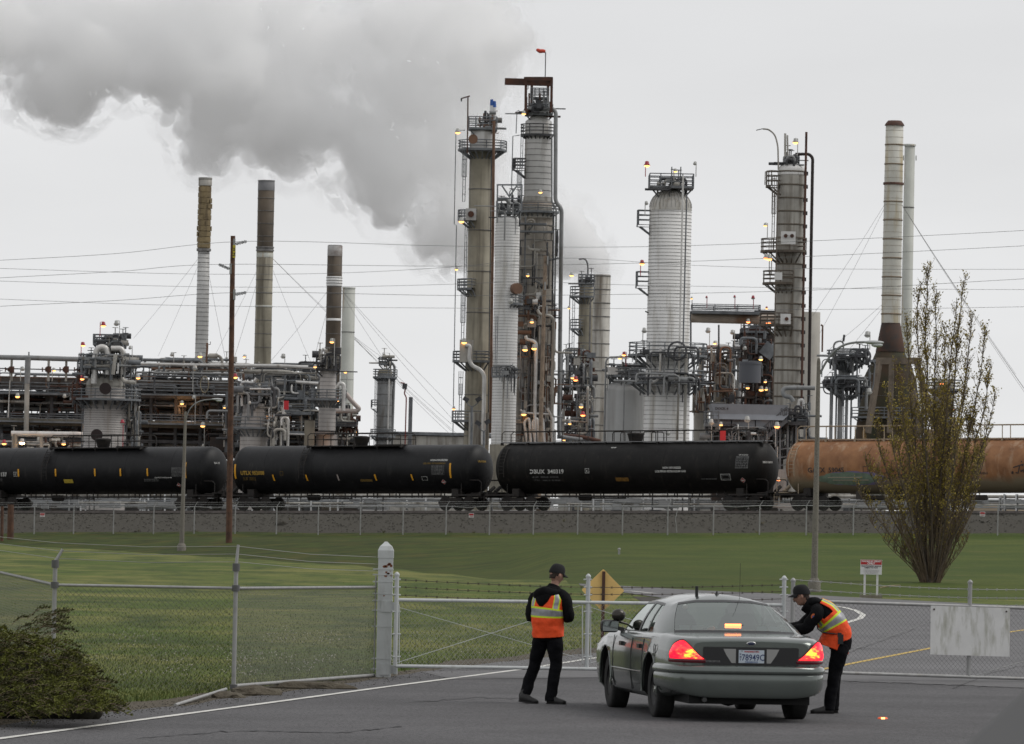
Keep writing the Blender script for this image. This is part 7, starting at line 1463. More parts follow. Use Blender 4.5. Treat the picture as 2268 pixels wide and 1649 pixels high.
    top = lambda t: interp([(0, .75), (.14, .80), (.38, .925), (.48, .965), (.62, .96), (.85, .91), (1, .84)], t)
    M_TL = tail_mat(); M_DR = mat('dark_red_lens', (.10, .008, .015), .2)
    for sg in (-1, 1):
        b = MB(); b.add(*patch(.565, 1.06, lambda t: .745, lambda t: top(t) - .004, 14, 6, .010, sg), 0, True); tl_ = b.build('tail_light', M_TL, root, True)
        b = MB(); b.add(*patch(.545, 1.09, lambda t: .70, lambda t: .748, 14, 2, .008, sg), 0, True); b.add(*patch(.553, 1.085, lambda t: .735, lambda t: top(t) + .012, 14, 3, .0005, sg), 0, True); b.build('lens_surround', M_DR, tl_, True)
        b = MB(); x0 = .185; b.add([(sg * x0, -1.292, .87), (sg * .335, -1.292, .87), (sg * .30, -1.292, .80), (sg * .235, -1.292, .705), (sg * x0, -1.292, .705)], [(0, 1, 2, 3, 4) if sg < 0 else (4, 3, 2, 1, 0)]); b.build('reversing_light', mat('clear_grey_lens', (.30, .30, .29), .25), root, True)
    b = MB(); b.box((0, -1.278, .782), (1.14, .02, .200)); b.build('tail_panel', M_TRIM, root, True)
    b = MB(); b.box((0, -1.30, .783), (.305, .008, .152)); b.build('number_plate', mat('number_plate_blue_white', (.50, .56, .62), .5, var=.08, vs=9), root, True)
    def put(txt, size, x, z, m_, nm, bold=.001, y=-1.3065, sx=1): v, f = text_faces(txt, size, bold); mxx = max(q[0] for q in v) * sx; b_ = MB(); b_.add([(x + q[0] * sx - mxx / 2, y, z + q[1]) for q in v], f); return b_.build(nm, m_, root, True)
    put('78949C', .105, .018, .737, mat('plate_navy', (.02, .04, .13), .6), 'plate_number', .0012, sx=.82); put('WASHINGTON', .026, 0, .832, M_RED, 'plate_lettering'); put('EVERGREEN STATE', .018, 0, .713, mat('plate_navy2', (.05, .1, .25), .6), 'plate_lettering')
    for k, ch in enumerate(('X', 'M', 'T')): put(ch, .03, -.132, .80 - k * .032, MATS['plate_navy'], 'plate_lettering')
    for x in (-.115, .06): b = MB(); b.cyl((x, -1.304, .848), (x, -1.309, .848), .006, 8); b.build('plate_bolt', M_TRIM, root, True)
    put('INTERCEPTOR', .028, -.46, .712, mat('dim_chrome_letters', (.16, .16, .16), .4, .6), 'lettering', y=-1.2895)
    b = MB(); b.ball((0, -1.272, .935), .058, 20, 0, (1, .12, .42)); bo = b.build('oval_badge', M_HUB, root, True); b = MB(); b.ball((0, -1.281, .935), .046, 20, 0, (1, .12, .38)); b.build('badge_centre', mat('navy_enamel', (.02, .03, .07), .3), bo, True)
    b = MB(); b.box((0, -1.27, .887), (1.12, .012, .008)); b.build('lid_seam', M_TRIM, root, True)
    # seams, mouldings, handles on the flanks
    for sg in (-1, 1):
        for y in (.42, 1.14, 2.36):
            b = MB(); w_ = interp(WP, y); b.tube([(sg * w_ * a, y + dy, z) for a, dy, z in ((.97, 0, .30), (.99, 0, .42), (1.002, 0, .56), (1.0, 0, .66), (.999, 0, .78), (.976, 0, .93))], .0045, 4); b.build('door_seam', M_TRIM, root, True)
        b = MB(); b.tube([(sg * (interp(WP, y) + .006), y, .535) for y in (.46, .8, 1.2, 1.8, 2.4)], .006, 6); b.build('side_moulding', M_PNT, root, True)
        for y in (.62, 1.78): b = MB(); b.box((sg * (interp(WP, y) - .002), y, .84), (.035, .15, .05)); b.build('door_handle', M_TRIM, root, True)
        b = MB(); b.box((sg * 1.045, 2.28, 1.035), (.23, .13, .155)); mo = b.build('mirror_housing', M_TRIM, root, True); md = mo.modifiers.new('b', 'BEVEL'); md.width = .05; md.segments = 4
        b = MB(); b.box((sg * 1.045, 2.212, 1.035), (.19, .006, .12)); b.build('mirror_glass', mat('mirror_face', (.25, .27, .27), .05, .9), mo, True); b = MB(); b.beam((sg * .86, 2.26, .99), (sg * .97, 2.28, 1.02), .06, .05); b.build('mirror_stalk', M_TRIM, mo, True)
    b = MB(); b.ball((-.93, 2.30, 1.17), .088, 16, 0, (1, .8, .9)); b.tube([(-.80, 2.36, 1.06), (-.92, 2.33, 1.09)], .014, 8); b.build('spotlight', mat('spotlight_shell', (.05, .045, .04), .25, .6), root, True)
    b = MB(); b.tube([(-.967 + .045 * 0, -.30 + .06 * math.cos(t), .83 + .06 * math.sin(t)) for t in [2 * PI * i / 16 for i in range(17)]], .004, 4); b.build('fuel_flap', M_TRIM, root, True)
    for x, y, h_, nm in ((-.26, .75, .10, 0), (-.02, .70, .045, 1), (.22, .5, .4, 2)):
        b = MB()
        if nm == 0: b.cyl((x, y, 1.43), (x, y, 1.47 + h_), .02, 10)
        elif nm == 1: b.cyl((x, y, 1.43), (x, y, 1.47 + h_), .045, 12, 0, .008)
        else: b.cyl((x, y, 1.4), (x, y, 1.46 + h_), .0025, 5)
        b.build('aerial', M_TRIM, root, True)
    # wheels
    for x in (-.815, .815):
        for y in (0, 2.91):
            sg = 1 if x > 0 else -1; b = MB(); pr = [(.20, -.10), (.30, -.112), (.335, -.10), (.345, -.07), (.347, 0), (.345, .07), (.335, .10), (.30, .112), (.20, .10)]; b.lathe((0, 0, 0), pr, 36); b.v = [(x + z, y + yy, .345 + xx) for xx, yy, z in b.v]; ty = b.build('wheel', M_TYRE, root, True)
            b = MB(); b.lathe((0, 0, 0), [(.001, .05), (.12, .05), (.15, .03), (.19, .04), (.215, .098)], 24); b.v = [(x + sg * z, y + yy, .345 + xx) for xx, yy, z in b.v]; b.build('rim', M_RIM, ty, True)
            b = MB(); b.cyl((x + sg * .05, y, .345), (x + sg * .095, y, .345), .055, 16, 0, .045)
            for k in range(5): a = 2 * PI * k / 5; b.cyl((x + sg * .05, y + .085 * math.cos(a), .345 + .085 * math.sin(a)), (x + sg * .075, y + .085 * math.cos(a), .345 + .085 * math.sin(a)), .012, 6)
            b.build('hub_cap', M_HUB, ty, True)
            b = MB(); b.cyl((x - sg * .1, y, .345), (x + sg * .03, y, .345), .20, 20); b.build('brake_drum', M_WELL, ty, True)
    return root
car()
# dark van close to the camera: only the slope of its nose pillar reaches the picture
def van():
    k = 12.0 / FPX; a, c = W(2112, 1668, 13.85), W(2300, 1496, 13.85); root = thing('parked_van', 'blurred dark grey corner of a van close to the camera, bottom right', 'van', (a.x + .1, 12.0, 0))
    sl = (c.z - a.z) / (c.x - a.x); x0 = a.x; z0 = a.z; xz = [(x0 - 1.25, .35), (x0 - 1.28, .75), (x0 - 1.2, 1.0), (x0 - .6, z0 - .42), (x0 - .28, z0 - .26), (x0, z0), (c.x, c.z), (c.x + .12, c.z + .085), (c.x + .35, c.z + .12), (c.x + 2.6, c.z + .14), (c.x + 2.75, c.z + .05), (c.x + 2.85, 1.0), (c.x + 2.85, .35)]
    b = MB(); n = len(xz); rows = [(-1.0, .94), (-.96, .985), (-.8, 1.0), (.8, 1.0), (.96, .985), (1.0, .94)]
    for dy, s_ in rows:
        for x, z in xz: b.v.append((x, 12.95 + dy * .95, z if z < 1.05 else 1.05 + (z - 1.05) * s_ if z > 3 else z - (1 - s_) * .5))
    for i in range(len(rows) - 1):
        for j in range(n): b.f.append((i * n + j, i * n + (j + 1) % n, (i + 1) * n + (j + 1) % n, (i + 1) * n + j)); b.m.append(0); b.sm.append(False)
    b.f.append(tuple(reversed(range(n)))); b.m.append(0); b.sm.append(False); b.f.append(tuple((len(rows) - 1) * n + j for j in range(n))); b.m.append(0); b.sm.append(False)
    b.build('body', mat('dark_grey_van_paint', (.036, .035, .034), .6), root)
    for x in (x0 - .5, c.x + 1.9):
        for y in (12.12, 13.78): b = MB(); b.cyl((x, y - .11, .34), (x, y + .11, .34), .34, 28); b.cyl((x, y - .12, .34), (x, y + .12, .34), .18, 20); b.build('wheel', M_TYRE, root)
    b = MB(); b.box((x0 + 1.7, 11.985, 1.55), (1.0, .02, .5)); b.build('side_window', M_TRIM, root)
van()
# ------------------------------------------------------------------ people
M_SKIN = mat('skin', (.36, .20, .145), .6, var=.08, vs=12); M_JKT = mat('black_jacket_cloth', (.006, .006, .007), .85, var=.3, vs=9, bump=.6, bs=9, spec=.12); M_TRS = mat('black_trouser_cloth', (.006, .006, .0075), .9, var=.3, vs=7, bump=.7, bs=7, spec=.1)
M_ORG = mat('fluorescent_orange_cloth', (.92, .085, .012), .75, var=.12, vs=6, bump=.5, bs=9, emit=(1, .07, .008), es=.10); M_LIM = mat('lime_tape', (.62, .78, .03), .6); M_SLV = mat('silver_tape', (.34, .34, .36), .45, .3, var=.15, vs=14)
M_CAP = mat('black_cap_cloth', (.006, .006, .007), .9); M_BOOT = mat('black_boot_leather', (.009, .008, .008), .5); M_HAIR = mat('dark_brown_hair', (.03, .018, .012), .8)
MATS['fluorescent_orange_cloth'].node_tree.nodes['Principled BSDF'].inputs['Emission Strength'].default_value = 0.0
def sweep(mb, path, radii, lat, n=28, mi=0, power=2.4, rule=None, wr=0.0, seed=0, sub=3, caps=True, lats=None):
    """closed skin round a spine; radii = (half width, half depth); lat = the body's sideways direction"""
    P, R, L_ = [], [], []
    for i in range(len(path) - 1):
        for k in range(sub):
            t = k / sub; ts = t; P.append(Vector(path[i]).lerp(Vector(path[i + 1]), ts)); R.append((lerp(radii[i][0], radii[i + 1][0], ts), lerp(radii[i][1], radii[i + 1][1], ts))); L_.append((Vector(lats[i]).lerp(Vector(lats[i + 1]), t) if lats else Vector(lat)))
    P.append(Vector(path[-1])); R.append(radii[-1]); L_.append(Vector(lats[-1]) if lats else Vector(lat)); o = len(mb.v); m_ = len(P)
    Ps = [P[0]] + [(P[i - 1] + P[i] * 2 + P[i + 1]) / 4 for i in range(1, m_ - 1)] + [P[-1]]; P = Ps
    for i in range(m_):
        T = (P[min(i + 1, m_ - 1)] - P[max(i - 1, 0)]).normalized(); L = L_[i]; L = (L - T * L.dot(T)).normalized(); F = T.cross(L)
        for k in range(n):
            a = 2 * PI * k / n; ca, sa = math.cos(a), math.sin(a); e_ = 2 / power; x = abs(ca) ** e_ * (1 if ca >= 0 else -1); y = abs(sa) ** e_ * (1 if sa >= 0 else -1)
            q = P[i] + L * x * R[i][0] + F * y * R[i][1]
            if wr: q += (L * ca + F * sa) * wr * noise.noise(Vector((q.x * 9 + seed, q.y * 9, q.z * 14)))
            mb.v.append(tuple(q))
    for i in range(m_ - 1):
        for k in range(n):
            r_ = rule(i / (m_ - 1), (k + .5) / n) if rule else mi
            if r_ is None: continue
            mb.f.append((o + i * n + k, o + i * n + (k + 1) % n, o + (i + 1) * n + (k + 1) % n, o + (i + 1) * n + k)); mb.m.append(r_); mb.sm.append(True)
    if caps and not rule:
        mb.f.append(tuple(o + k for k in reversed(range(n)))); mb.m.append(mi); mb.sm.append(True); mb.f.append(tuple(o + (m_ - 1) * n + k for k in range(n))); mb.m.append(mi); mb.sm.append(True)
def skin_body(nodes, edges, mt, root):
    me = bpy.data.meshes.new('body'); keys = list(nodes); me.from_pydata([nodes[k][0] for k in keys], [(keys.index(a), keys.index(b)) for a, b in edges], []); o = bpy.data.objects.new('body', me); COL.objects.link(o)
    md = o.modifiers.new('skin', 'SKIN'); md.use_smooth_shade = True
    for i, k in enumerate(keys): me.skin_vertices[0].data[i].radius = (nodes[k][1], nodes[k][1]); me.skin_vertices[0].data[i].use_root = (k == 'pelvis')
    sb = o.modifiers.new('s', 'SUBSURF'); sb.levels = sb.render_levels = 2
    dg_ = bpy.context.evaluated_depsgraph_get(); m2 = bpy.data.meshes.new_from_object(o.evaluated_get(dg_)); bpy.data.objects.remove(o); return m2
def head_mesh(c, fwd, up=(0, 0, 1), s=1.0):
    """head with brow, nose, lips, chin and ears; returns builder in place"""
    fwd = Vector(fwd).normalized(); up = Vector(up); rt = fwd.cross(up).normalized(); up = rt.cross(fwd).normalized(); bm = bmesh.new(); bmesh.ops.create_uvsphere(bm, u_segments=32, v_segments=24, radius=1)
    V = []
    for v in bm.verts:
        x, y, z = v.co; jaw = max(0, -z - .15); X = x * .074 * (1 - .34 * jaw); Y = y * .094 * (1 - .10 * jaw) + .012 * (-z if z < 0 else 0); Z = z * .118
        if y > 0:
            f = max(0, 1 - (x / .22) ** 2); X_ = x
            if f > 0 and -.42 < z < .12 and y > .6: Y += .022 * f * max(0, 1 - ((z + .22) / .26) ** 2) ** .6 * (1.25 if z < -.15 else .7)   # nose
            if abs(z + .55) < .12 and abs(x) < .32: Y += .004 * (1 - abs(z + .55) / .12)                                                                # lips
            if abs(z + .86) < .15 and abs(x) < .4: Y += .012 * (1 - abs(z + .86) / .15)                                                                  # chin
            if abs(z - .17) < .08 and abs(x) < .6: Y += .006                                                                                             # brow
            for ex in (-.36, .36):
                if (x - ex) ** 2 + (z - .02) ** 2 < .035: Y -= .008                                                                                      # eye sockets
        V.append((X, Y, Z))
    F = [tuple(l.index for l in f.verts) for f in bm.faces]; bm.free()
    c = Vector(c); T = lambda p: c + (rt * p[0] + fwd * p[1] + up * p[2]) * s
    return T, [T(v) for v in V], F
def person(label, loc, spine, sp_r, spine_lat, legs, arms, hands, head_c, head_f, head_up, belt_r, vest_rule, vest_path, vest_r, feet, cap_tilt, extra=None, lats=None, vlats=None):
    root = thing('person', label, 'person', loc, 'guards in orange vests'); nd = {}; ed = []
    def chain(pre, pts, rs, start):
        last = start
        for i, (p, r_) in enumerate(zip(pts, rs)): k = f'{pre}{i}'; nd[k] = (tuple(p), r_); ed.append((last, k)); last = k
        return last
    nd['pelvis'] = (tuple(spine[0]), .12); chain('sp', spine[1:], [.11, .12, .12, .09, .05], 'pelvis'); top = f'sp{len(spine) - 2}'; chest = f'sp{len(spine) - 3}'
    hc = Vector(head_c); chain('nk', [Vector(spine[-1]).lerp(hc, .45), hc], [.055, .06], top)
    for i, lg in enumerate(legs): chain(f'lg{i}', lg, [.085, .06, .04][:len(lg)], 'pelvis'); d_ = Vector(feet[i][1]) - Vector(lg[-1]); chain(f'ft{i}', [Vector(lg[-1]) + d_ * .9], [.03], f'lg{i}{len(lg) - 1}')
    for i, ar in enumerate(arms):
        w_ = chain(f'ar{i}', ar, [.055, .042, .028][:len(ar)], chest); hd = Vector(hands[i]).normalized(); wr = Vector(ar[-1]); sd = hd.cross(Vector((0, 0, 1))).normalized(); cu = Vector((0, 0, -1)); pm = chain(f'pm{i}', [wr + hd * .045, wr + hd * .085], [.030, .030], w_)
        for j, (of, L) in enumerate(((-.030, .062), (-.010, .075), (.010, .070), (.028, .055))):
            b0 = wr + hd * .095 + sd * of; chain(f'fi{i}{j}', [b0, b0 + hd * L * .45 + cu * .008, b0 + hd * L * .75 + cu * .030, b0 + hd * L * .80 + cu * .050], [.0095, .009, .008, .007], pm)
        b0 = wr + hd * .04 + sd * -.036; chain(f'th{i}', [b0, b0 + hd * .03 - sd * .012 + cu * .012, b0 + hd * .055 - sd * .006 + cu * .028], [.011, .010, .008], f'pm{i}0')
    me = skin_body(nd, ed, M_SKIN, root); T, HV, HF = head_mesh(head_c, head_f, head_up); b = MB(); b.v = [tuple(v.co) for v in me.vertices]; b.f = [tuple(p.vertices) for p in me.polygons]; b.m = [0] * len(b.f); b.sm = [True] * len(b.f); b.add(HV, HF, 0, True)
    for sx in (-1, 1): e_ = MB(); e_.ball((0, 0, 0), .030, 10, 0, (.35, .62, 1.0)); b.add([T((sx * .078 + v[0], -.004 + v[1], -.005 + v[2])) for v in e_.v], e_.f, 0, True)
    bpy.data.meshes.remove(me); body = b.build('body', M_SKIN, root, True)
    b = MB()
    for sx in (-1, 1):
        e_ = MB(); e_.ball((0, 0, 0), .0075, 8); b.add([T((sx * .028 + v[0], .080 + v[1], .004 + v[2])) for v in e_.v], e_.f, 0, True); b.add([T(q) for q in ((sx * .012, .094, .020), (sx * .045, .084, .021), (sx * .044, .086, .028), (sx * .012, .096, .028))], [(0, 1, 2, 3)], 0)
    b.build('eyes_and_brows', M_HAIR, body, True)
    # hair below the cap
    b = MB(); hv, hf = [], []
    for i in range(9):
        for k in range(17): a = PI * (.0 + k / 16); z = lerp(.055, -.058 if 3 < k < 13 else -.02, i / 8); rx = .0795 * (1 - .06 * i / 8); hv.append(T((-math.cos(a) * rx, -math.sin(a) * .100 * (1 - .10 * i / 8) + .006, z)))
    b.add(hv, [(i * 17 + k, i * 17 + k + 1, (i + 1) * 17 + k + 1, (i + 1) * 17 + k) for i in range(8) for k in range(16)], 0, True); hr = b.build('hair', M_HAIR, body, True); solidify(hr, .008)
    # cap: crown, button, curved brim
    b = MB(); cv = []
    for i in range(9):
        t = i / 8; rr = math.cos(t * PI / 2) ** .62; z = .022 + .122 * math.sin(t * PI / 2)
        for k in range(24): a = 2 * PI * k / 24; cv.append(T((math.cos(a) * .088 * rr, math.sin(a) * .108 * rr - .004 + .006 * math.sin(t * PI), z + .010 * math.sin(a) * (1 - t) * cap_tilt)))
    b.add(cv, [(i * 24 + k, i * 24 + (k + 1) % 24, (i + 1) * 24 + (k + 1) % 24, (i + 1) * 24 + k) for i in range(8) for k in range(24)], 0, True); cp = b.build('cap', M_CAP, root, True)
    b = MB(); bv = []
    for i in range(5):
        for k in range(13): a = PI * (.14 + .72 * k / 12); rr = 1 + .72 * i / 4 * math.sin(a); bv.append(T((math.cos(a) * .085 * (1 + .06 * i / 4), math.sin(a) * .103 * rr, .030 - .022 * (i / 4) - .022 * (math.cos(a) ** 2) * (i / 4))))
    b.add(bv, [(i * 13 + k, i * 13 + k + 1, (i + 1) * 13 + k + 1, (i + 1) * 13 + k) for i in range(4) for k in range(12)], 0, True); br = b.build('cap_brim', M_CAP, cp, True); solidify(br, .006)
    b = MB(); b.add([T((x * .018, .1085 - .004 * abs(x), .075 + z * .016)) for x, z in ((-1, -1), (1, -1), (1, .6), (0, 1.2), (-1, .6))], [(0, 1, 2, 3, 4)]); b.build('cap_badge', mat('gold_badge', (.22, .14, .02), .5), cp, True)
    # clothes
    b = MB(); sweep(b, spine, sp_r, spine_lat, 28, wr=.012, seed=1, lats=lats)
    for i, ar in enumerate(arms):
        sh = Vector(spine[-2]).lerp(Vector(ar[0]), .35); sweep(b, [sh, Vector(ar[0]), Vector(ar[0]).lerp(Vector(ar[1]), .5), Vector(ar[1]), Vector(ar[1]).lerp(Vector(ar[2]), .5), Vector(ar[2])], [(.075, .075), (.088, .092), (.080, .084), (.070, .074), (.064, .066), (.048, .048)], (1, .2, 0) if abs(Vector(ar[1]).x - Vector(ar[0]).x) < .3 else (0, 1, .1), 16, wr=.014, seed=3 + i, power=2)
    jk = b.build('jacket', M_JKT, root, True)
    b = MB()
    for i, lg in enumerate(legs):
        hp = Vector(spine[0]) + Vector((0, 0, .04)); a0 = Vector(lg[0]); kn, an = Vector(lg[1]), Vector(lg[2])
        sweep(b, [hp.lerp(a0, .55), a0 - Vector((0, 0, .06)), a0.lerp(kn, .55), kn, kn.lerp(an, .5), an + Vector((0, 0, .01)), an - Vector((0, 0, .035))], [(.12, .125), (.108, .118), (.092, .098), (.075, .080), (.072, .076), (.070, .076), (.072, .078)], (1, 0, 0), 18, wr=.016, seed=7 + i, power=2.1)
    sweep(b, [Vector(spine[0]) - Vector((0, 0, .10)), Vector(spine[0]), Vector(spine[0]).lerp(Vector(spine[1]), .6)], [(.165, .125), belt_r, (belt_r[0] - .01, belt_r[1] - .01)], spine_lat if not lats else lats[0], 24, power=2.3, wr=.008)
    b.build('trousers', M_TRS, root, True)
    for i, (heel, toe) in enumerate(feet):
        h_, t_ = Vector(heel), Vector(toe); d_ = (t_ - h_); lt = Vector((0, 0, 1)).cross(d_).normalized(); b = MB()
        pts = [h_ + Vector((0, 0, .055)), h_ + d_ * .12 + Vector((0, 0, .056)), h_ + d_ * .35 + Vector((0, 0, .058)), h_ + d_ * .62 + Vector((0, 0, .045)), h_ + d_ * .88 + Vector((0, 0, .036)), h_ + d_ * 1.0 + Vector((0, 0, .03))]
        sweep(b, pts, [(.030, .040), (.042, .056), (.046, .058), (.052, .044), (.048, .036), (.022, .022)], lt, 16, power=2.5); an = Vector(legs[i][2]); b.cyl(an + Vector((0, 0, .05)), h_ + d_ * .22 + Vector((0, 0, .05)), .055, 14, 0, .05)
        b.add([v for v in [tuple(h_ + d_ * u + lt * w_ * s_ + Vector((0, 0, z))) for z in (.0, .022) for u, w_ in ((-.02, .03), (.1, .042), (.35, .042), (.62, .054), (.9, .048), (1.02, .02)) for s_ in (1, -1)]], [(i_, i_ + 2, i_ + 14, i_ + 12) for i_ in range(0, 10)] + [(12 + j, 13 + j, 15 + j, 14 + j) for j in (0, 2, 4, 6, 8)] + [(0, 1, 13, 12), (10, 11, 23, 22)])
        b.build('boot', M_BOOT, root, True)
    b = MB(); sweep(b, vest_path, vest_r, spine_lat, 96, rule=vest_rule, wr=.010, seed=1, sub=16, power=2.4, caps=False, lats=vlats); vs_ = b.build('safety_vest', [M_ORG, M_LIM, M_SLV], root, True); solidify(vs_, .006)
    if extra: extra(root, T)
    return root
def rule_back(t, u):
    # u: 0 = wearer's side, .25 = front/back; horizontal band low on the trunk, two upright bands to the shoulders
    x = math.cos(2 * PI * u); 
    if .375 < t < .54:
        return 1 if t < .41 or t > .505 else 2
    if t > .54:
        ax = abs(x)
        if ax > .965 and t > .62: return None
        if .50 < ax < .88: return 1 if ax < .58 or ax > .80 else 2
    return 0
# standing guard, seen from behind, walking to the right
yw = math.radians(27); LT = Vector((math.cos(yw), -math.sin(yw), 0)); FW = Vector((math.sin(yw), math.cos(yw), 0))
def bod(r_, f_, z): return LT * r_ + FW * f_ + Vector((0, 0, z))
o1 = GP(1208, 1561); 
spine = [bod(.0, 0, .90) + Vector((.015, 0, 0)), bod(0, -.01, 1.02) + Vector((.012, 0, 0)), bod(0, -.02, 1.18) + Vector((.02, 0, 0)), bod(0, -.01, 1.33) + Vector((.035, 0, 0)), bod(0, .02, 1.43) + Vector((.055, 0, 0)), bod(0, .04, 1.485) + Vector((.065, 0, 0))]
sp_r = [(.175, .135), (.185, .145), (.205, .150), (.215, .140), (.125, .105), (.07, .07)]
vp = [bod(0, -.0, .855) + Vector((.02, 0, 0)), bod(0, -.01, 1.0) + Vector((.015, 0, 0)), bod(0, -.02, 1.18) + Vector((.02, 0, 0)), bod(0, -.01, 1.33) + Vector((.035, 0, 0)), bod(0, .01, 1.42) + Vector((.05, 0, 0))]
def ex1(root, T):
    b = MB(); c = bod(-.01, -.125, 1.40) + Vector((.03, 0, 0))
    sweep(b, [bod(-.17, -.06, 1.36) + Vector((.03, 0, 0)), bod(-.11, -.13, 1.385) + Vector((.03, 0, 0)), c + Vector((0, 0, .01)), bod(.10, -.11, 1.40) + Vector((.03, 0, 0)), bod(.16, -.02, 1.42) + Vector((.03, 0, 0))], [(.04, .045), (.055, .07), (.06, .085), (.05, .06), (.03, .035)], FW, 14, power=2)
    sweep(b, [bod(-.03, -.175, 1.24) + Vector((.03, 0, 0)), bod(-.03, -.17, 1.30) + Vector((.03, 0, 0)), bod(-.02, -.13, 1.38) + Vector((.03, 0, 0))], [(.03, .02), (.085, .035), (.13, .05)], LT, 16, power=2)
    sweep(b, [bod(0, 0, 1.42) + Vector((.05, 0, 0)), bod(0, .02, 1.46) + Vector((.06, 0, 0)), bod(0, .03, 1.505) + Vector((.07, 0, 0))], [(.12, .11), (.088, .088), (.078, .08)], LT, 18, power=2, wr=.008)
    b.build('hood', M_JKT, root, True)
person('guard in orange vest and black cap standing with his back to the camera', o1, spine, sp_r, LT,
       [[bod(-.085, 0, .86) + Vector((.01, 0, 0)), Vector((-.150, .10, .47)), Vector((-.265, -.02, .115))], [bod(.085, 0, .86) + Vector((.02, 0, 0)), Vector((.125, -.05, .48)), Vector((.062, -.10, .085))]],
       [[bod(-.205, -.01, 1.345) + Vector((.03, 0, 0)), bod(-.225, -.03, 1.08) + Vector((0, 0, 0)), bod(-.10, .23, 1.14)], [bod(.205, -.01, 1.355) + Vector((.035, 0, 0)), bod(.285, .03, 1.095) + Vector((.01, 0, 0)), bod(.08, .25, 1.17)]],
       [bod(.6, .5, .1), bod(-.6, .5, .1)], Vector((.108, .05, 1.635)), (.80, .55, -.22), (0, 0, 1), (.182, .145), rule_back, vp, [(.195, .160), (.200, .162), (.218, .166), (.226, .155), (.150, .130)],
       [((-.325, -.04, .03), (-.095, -.12, -.004)), ((.02, -.09, 0), (.255, -.17, 0))], 1.0, ex1)
def rule_bent(t, u):
    x = math.cos(2 * PI * u)
    if .40 < t < .58: return 1 if t < .435 or t > .545 else 2
    if t > .58:
        ax = abs(x)
        if ax > .93 and t > .66: return None
        if .40 < ax < .80: return 1 if ax < .48 or ax > .72 else 2
    return 0
# leaning guard, seen from his left side, bending towards the car window
o2 = GP(1836, 1583); LT2 = Vector((.10, -.99, 0))
s2 = [Vector((.120, 0, .905)), Vector((.085, 0, 1.02)), Vector((.015, 0, 1.14)), Vector((-.085, 0, 1.25)), Vector((-.195, 0, 1.315)), Vector((-.265, 0, 1.345))]
def ex2(root, T):
    b = MB(); sweep(b, [Vector((-.10, 0, 1.37)), Vector((-.17, 0, 1.385)), Vector((-.245, 0, 1.375)), Vector((-.285, 0, 1.35))], [(.12, .03), (.145, .06), (.12, .075), (.09, .06)], LT2, 18, power=2, wr=.01); sweep(b, [Vector((-.20, 0, 1.31)), Vector((-.28, 0, 1.34)), Vector((-.325, 0, 1.365))], [(.13, .12), (.10, .105), (.085, .095)], LT2, 18, power=2, wr=.008); b.build('hood', M_JKT, root, True)
    b = MB()
    for sx in (-1, 1): b.tube([T((sx * .030 + .022 * math.cos(a), .098, .002 + .017 * math.sin(a))) for a in [2 * PI * i / 12 for i in range(13)]], .0022, 4); b.tube([T((sx * .052, .094, .006)), T((sx * .078, .03, .008)), T((sx * .08, -.01, .006))], .002, 4)
    b.build('glasses', M_TRIM, root, True)
    b = MB(); b.add([T(q) for q in ((-.026, .102, -.052), (0, .110, -.046), (.026, .102, -.052), (.028, .098, -.064), (0, .108, -.060), (-.028, .098, -.064))], [(0, 1, 4, 5), (1, 2, 3, 4)]); o_ = b.build('moustache', M_HAIR, root, True); solidify(o_, .006)
    b = MB(); b.box((.115, -.185, .935), (.065, .045, .12)); b.box((.10, -.19, .99), (.05, .04, .05)); b.tube([(.10, -.19, 1.0), (.085, -.195, 1.12), (.075, -.195, 1.17)], .006, 6); b.build('radio', M_TRIM, root, True)
    b = MB(); b.tube([(.07, -.195, 1.0), (-.02, -.215, 1.005), (-.12, -.225, 1.02), (-.17, -.20, 1.06), (-.18, -.17, 1.12)], .009, 6); b.build('radio_cord', M_TRIM, root, True)
    b = MB(); v = [(-.315 + .032 * math.cos(a), -.297, 1.185 + .042 * math.sin(a)) for a in [2 * PI * i / 12 for i in range(12)]]; b.add(v, [tuple(range(12))]); b.add([(x * .5 - .158, y - .002, z * .5 + .590) for x, y, z in v], [tuple(range(12))], 1); b.v = [(x + .085, y + .012, z + .02) for x, y, z in b.v]; b.build('sleeve_patch', [mat('orange_patch', (.55, .12, .03), .7), mat('blue_patch', (.05, .07, .2), .7)], root, True)
person('guard with moustache and orange vest leaning down to the car window', o2, s2, [(.175, .14), (.185, .145), (.205, .150), (.215, .145), (.15, .12), (.08, .08)], LT2,
       [[Vector((.125, -.085, .86)), Vector((.045, -.09, .48)), Vector((-.005, -.10, .09))], [Vector((.125, .085, .86)), Vector((.07, .12, .48)), Vector((.06, .14, .09))]],
       [[Vector((-.165, -.205, 1.265)), Vector((-.315, -.215, 1.055)), Vector((-.52, -.11, 1.03))], [Vector((-.165, .195, 1.265)), Vector((-.34, .24, 1.08)), Vector((-.56, .14, 1.05))]],
       [Vector((-1, .2, -.05)), Vector((-1, -.1, -.05))], Vector((-.362, 0, 1.455)), (-.97, .10, -.14), (-.12, 0, 1), (.185, .150), rule_bent, [Vector((.13, 0, .835)) + Vector((-.10, 0, -.02)), Vector((.095, 0, 1.0)), Vector((.015, 0, 1.14)), Vector((-.085, 0, 1.25)), Vector((-.185, 0, 1.315))],
       [(.185, .20), (.20, .165), (.222, .172), (.228, .162), (.175, .140)], [((.045, -.11, 0), (-.235, -.15, 0)), ((.12, .15, 0), (-.14, .13, 0))], 1.0, ex2)
